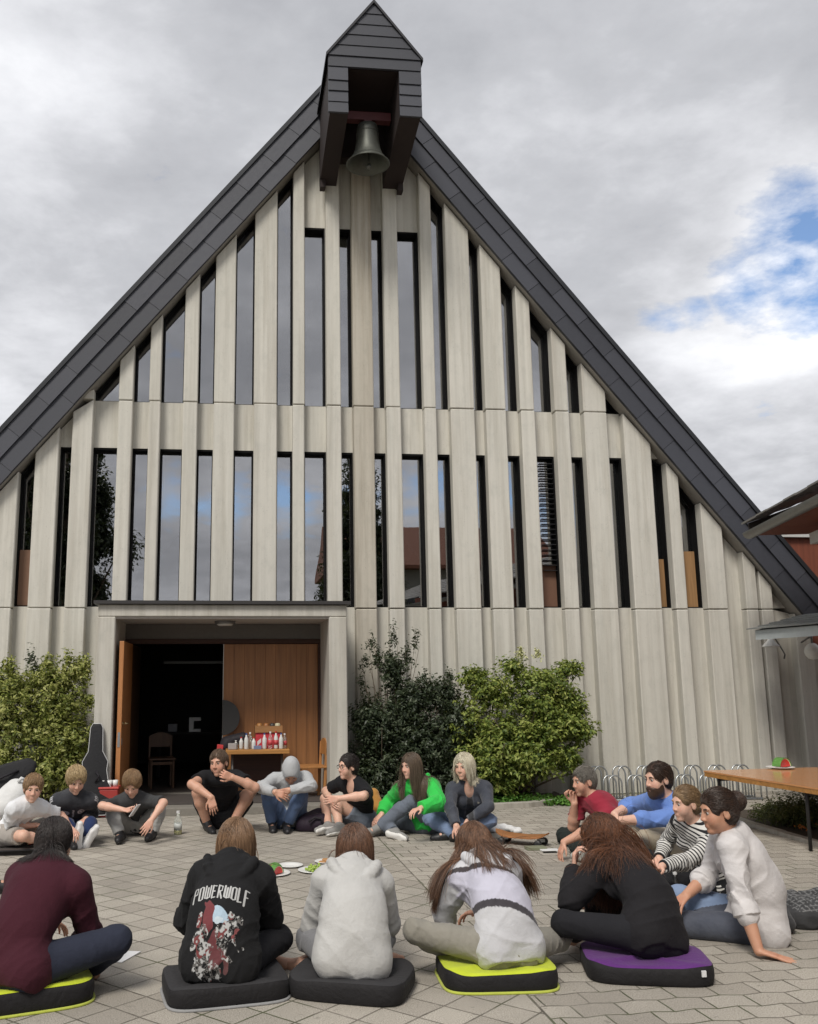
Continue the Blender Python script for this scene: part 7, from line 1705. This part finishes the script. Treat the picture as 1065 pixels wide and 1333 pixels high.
# chair with a wooden back by the right door post, another one inside
M_CHW = mat_wood('chair_beech', (.46, .21, .07), 2, .4)
def chair(label, o, rot, mat, group):
    t = thing('chair', label, 'chair', o, group); ca, sa = math.cos(rot), math.sin(rot)
    def R3(p): return np.array([o[0]+p[0]*ca-p[1]*sa, o[1]+p[0]*sa+p[1]*ca, o[2]+p[2]])
    def bx(x0, x1, y0, y1, z0, z1, nm, bev=.006, lean=0.):
        mb = MB().box(x0, x1, y0, y1, z0, z1); mb.v = [tuple(R3((v[0], v[1]+lean*(v[2]-.4), v[2]))) for v in mb.v]; return mb.build(nm, mat, t, bevel=bev)
    bx(-.19, .19, -.19, .19, .385, .41, 'seat', .008)
    for x in (-.17, .14):
        bx(x, x+.03, -.18, -.15, 0, .384, 'leg'); bx(x, x+.03, .15, .185, 0, .70, 'leg', .006, .06)
    mb = MB(); n = 14
    for yy0 in (.0,):
        out = [(-.17+.34*i/(n-1), .70+.055*math.sin(math.pi*i/(n-1))) for i in range(n)]; low = [(x, .55+.0*x) for x, _ in out[::-1]]
        vs = [R3((x, .186+.06*(z-.4)-.03, z)) for x, z in out+low]+[R3((x, .186+.06*(z-.4)-.012, z)) for x, z in out+low]; m = 2*n
        mb.raw(vs, [tuple(range(m)), tuple(range(m, 2*m))[::-1]]+[(i, m+i, m+(i+1) % m, (i+1) % m) for i in range(m)])
    mb.build('backrest', mat, t)
    bx(-.15, .15, -.165, -.15, .32, .36, 'stretcher', .003)
chair('small wooden chair with curved back beside the right portal pillar', (1.07, 12.42, .1), math.radians(-82), M_CHW, 'wooden chairs at the doorway')
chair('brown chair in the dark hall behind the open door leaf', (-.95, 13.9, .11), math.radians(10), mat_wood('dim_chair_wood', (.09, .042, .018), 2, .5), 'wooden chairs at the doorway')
# small white object of unknown kind, glimpsed in the dark hall
c = at(254, 940, 15.2); hc = thing('side_table', 'dark table deep in the hall carrying a small white object', 'table', (c[0], 15.3, .11))
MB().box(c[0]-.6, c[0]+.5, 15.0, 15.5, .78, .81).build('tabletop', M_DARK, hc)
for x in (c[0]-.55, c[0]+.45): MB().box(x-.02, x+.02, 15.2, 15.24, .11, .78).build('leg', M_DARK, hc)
wm = thing('white_hall_object', 'small white object on the dark table inside the hall', 'item', (c[0], 15.2, .81))
mb = MB(); mb.box(c[0]-.09, c[0]+.09, 15.12, 15.3, .812, .85); mb.box(c[0]-.09, c[0]-.02, 15.12, 15.3, .85, .98); mb.box(c[0]-.09, c[0]+.09, 15.12, 15.3, .98, 1.03); mb.build('white_object_body', M_WHITE, wm)
tag(MB().box(c[0]-.42, c[0]-.28, 15.15, 15.3, .812, .93).build('grey_case', simple('dim_grey_case', (.25, .25, .27), .5), bevel=.01), 'grey box on the dark table inside the hall', 'box')
# bicycle rack: bent steel loops, tall and short in turn
rk = thing('bicycle_rack', 'galvanised bicycle rack of tall and short steel loops against the ribs', 'bicycle rack', gnd(855, 1043))
r0, r1 = gnd(775, 1044), gnd(945, 1042); dd_ = _n(r1-r0); q = np.array([-dd_[1], dd_[0], 0])
for sgn in (0, .26): MB().tube([r0+q*sgn+ZV*.02, r1+dd_*.5+q*sgn+ZV*.02], .016, 8).build('rail', M_STEEL, rk, smooth=True)
L_ = np.linalg.norm(r1-r0)+.45; k = 0; u = .06
while u < L_:
    hgt = .44 if k % 2 == 0 else .33
    for dv in (0, .055):
        b = r0+dd_*(u+dv*(1.4))+q*(.13 if k % 2 == 0 else .02); pts = []
        for a in np.linspace(0, math.pi, 15): pts.append(b+dd_*(-.085*math.cos(a))+ZV*(hgt-.10+.10*math.sin(a))+q*(.02*math.sin(a)))
        pts = [np.array([pts[0][0], pts[0][1], .02])]+pts+[np.array([pts[-1][0], pts[-1][1], .02])]
        MB().tube(pts, .0105, 8).build('loop', M_STEEL, rk, smooth=True)
    u += .155 if k % 2 == 0 else .17; k += 1
# person at the left edge, mostly outside the picture
M_VIEW = None
add('18', label='person mostly outside the left edge, dark trousers and shoe reaching in', s=1.0, az=65, pel=(-150, 7.3, .115), neck=('d', 0, .15, 1), head=('d', 0, .1, 1), face=(65, -5, 0), spine=.48, vox=.008, noface=True,
    elL=('d', -.3, .5, -.7), wrL=('d', .3, .8, 0), elR=('d', .3, .5, -.7), wrR=('d', -.3, .8, 0), knL=('d', -.1, 1, .5), anL=('w', *gnd(-18, 1166)[:2], .09), knR=('d', .5, .8, .35), anR=('d', .1, .4, -1), toeL=('w', 1, .15, .0), toeR=('d', 0, 1, 0),
    hair=('short', BR_M, .01), legs=dict(kind='long', mat=('charcoal_trousers', (.03, .03, .032))), top=dict(kind='long', mat=('slate_sweater', (.10, .11, .12))), shoes=BLKSHOE)
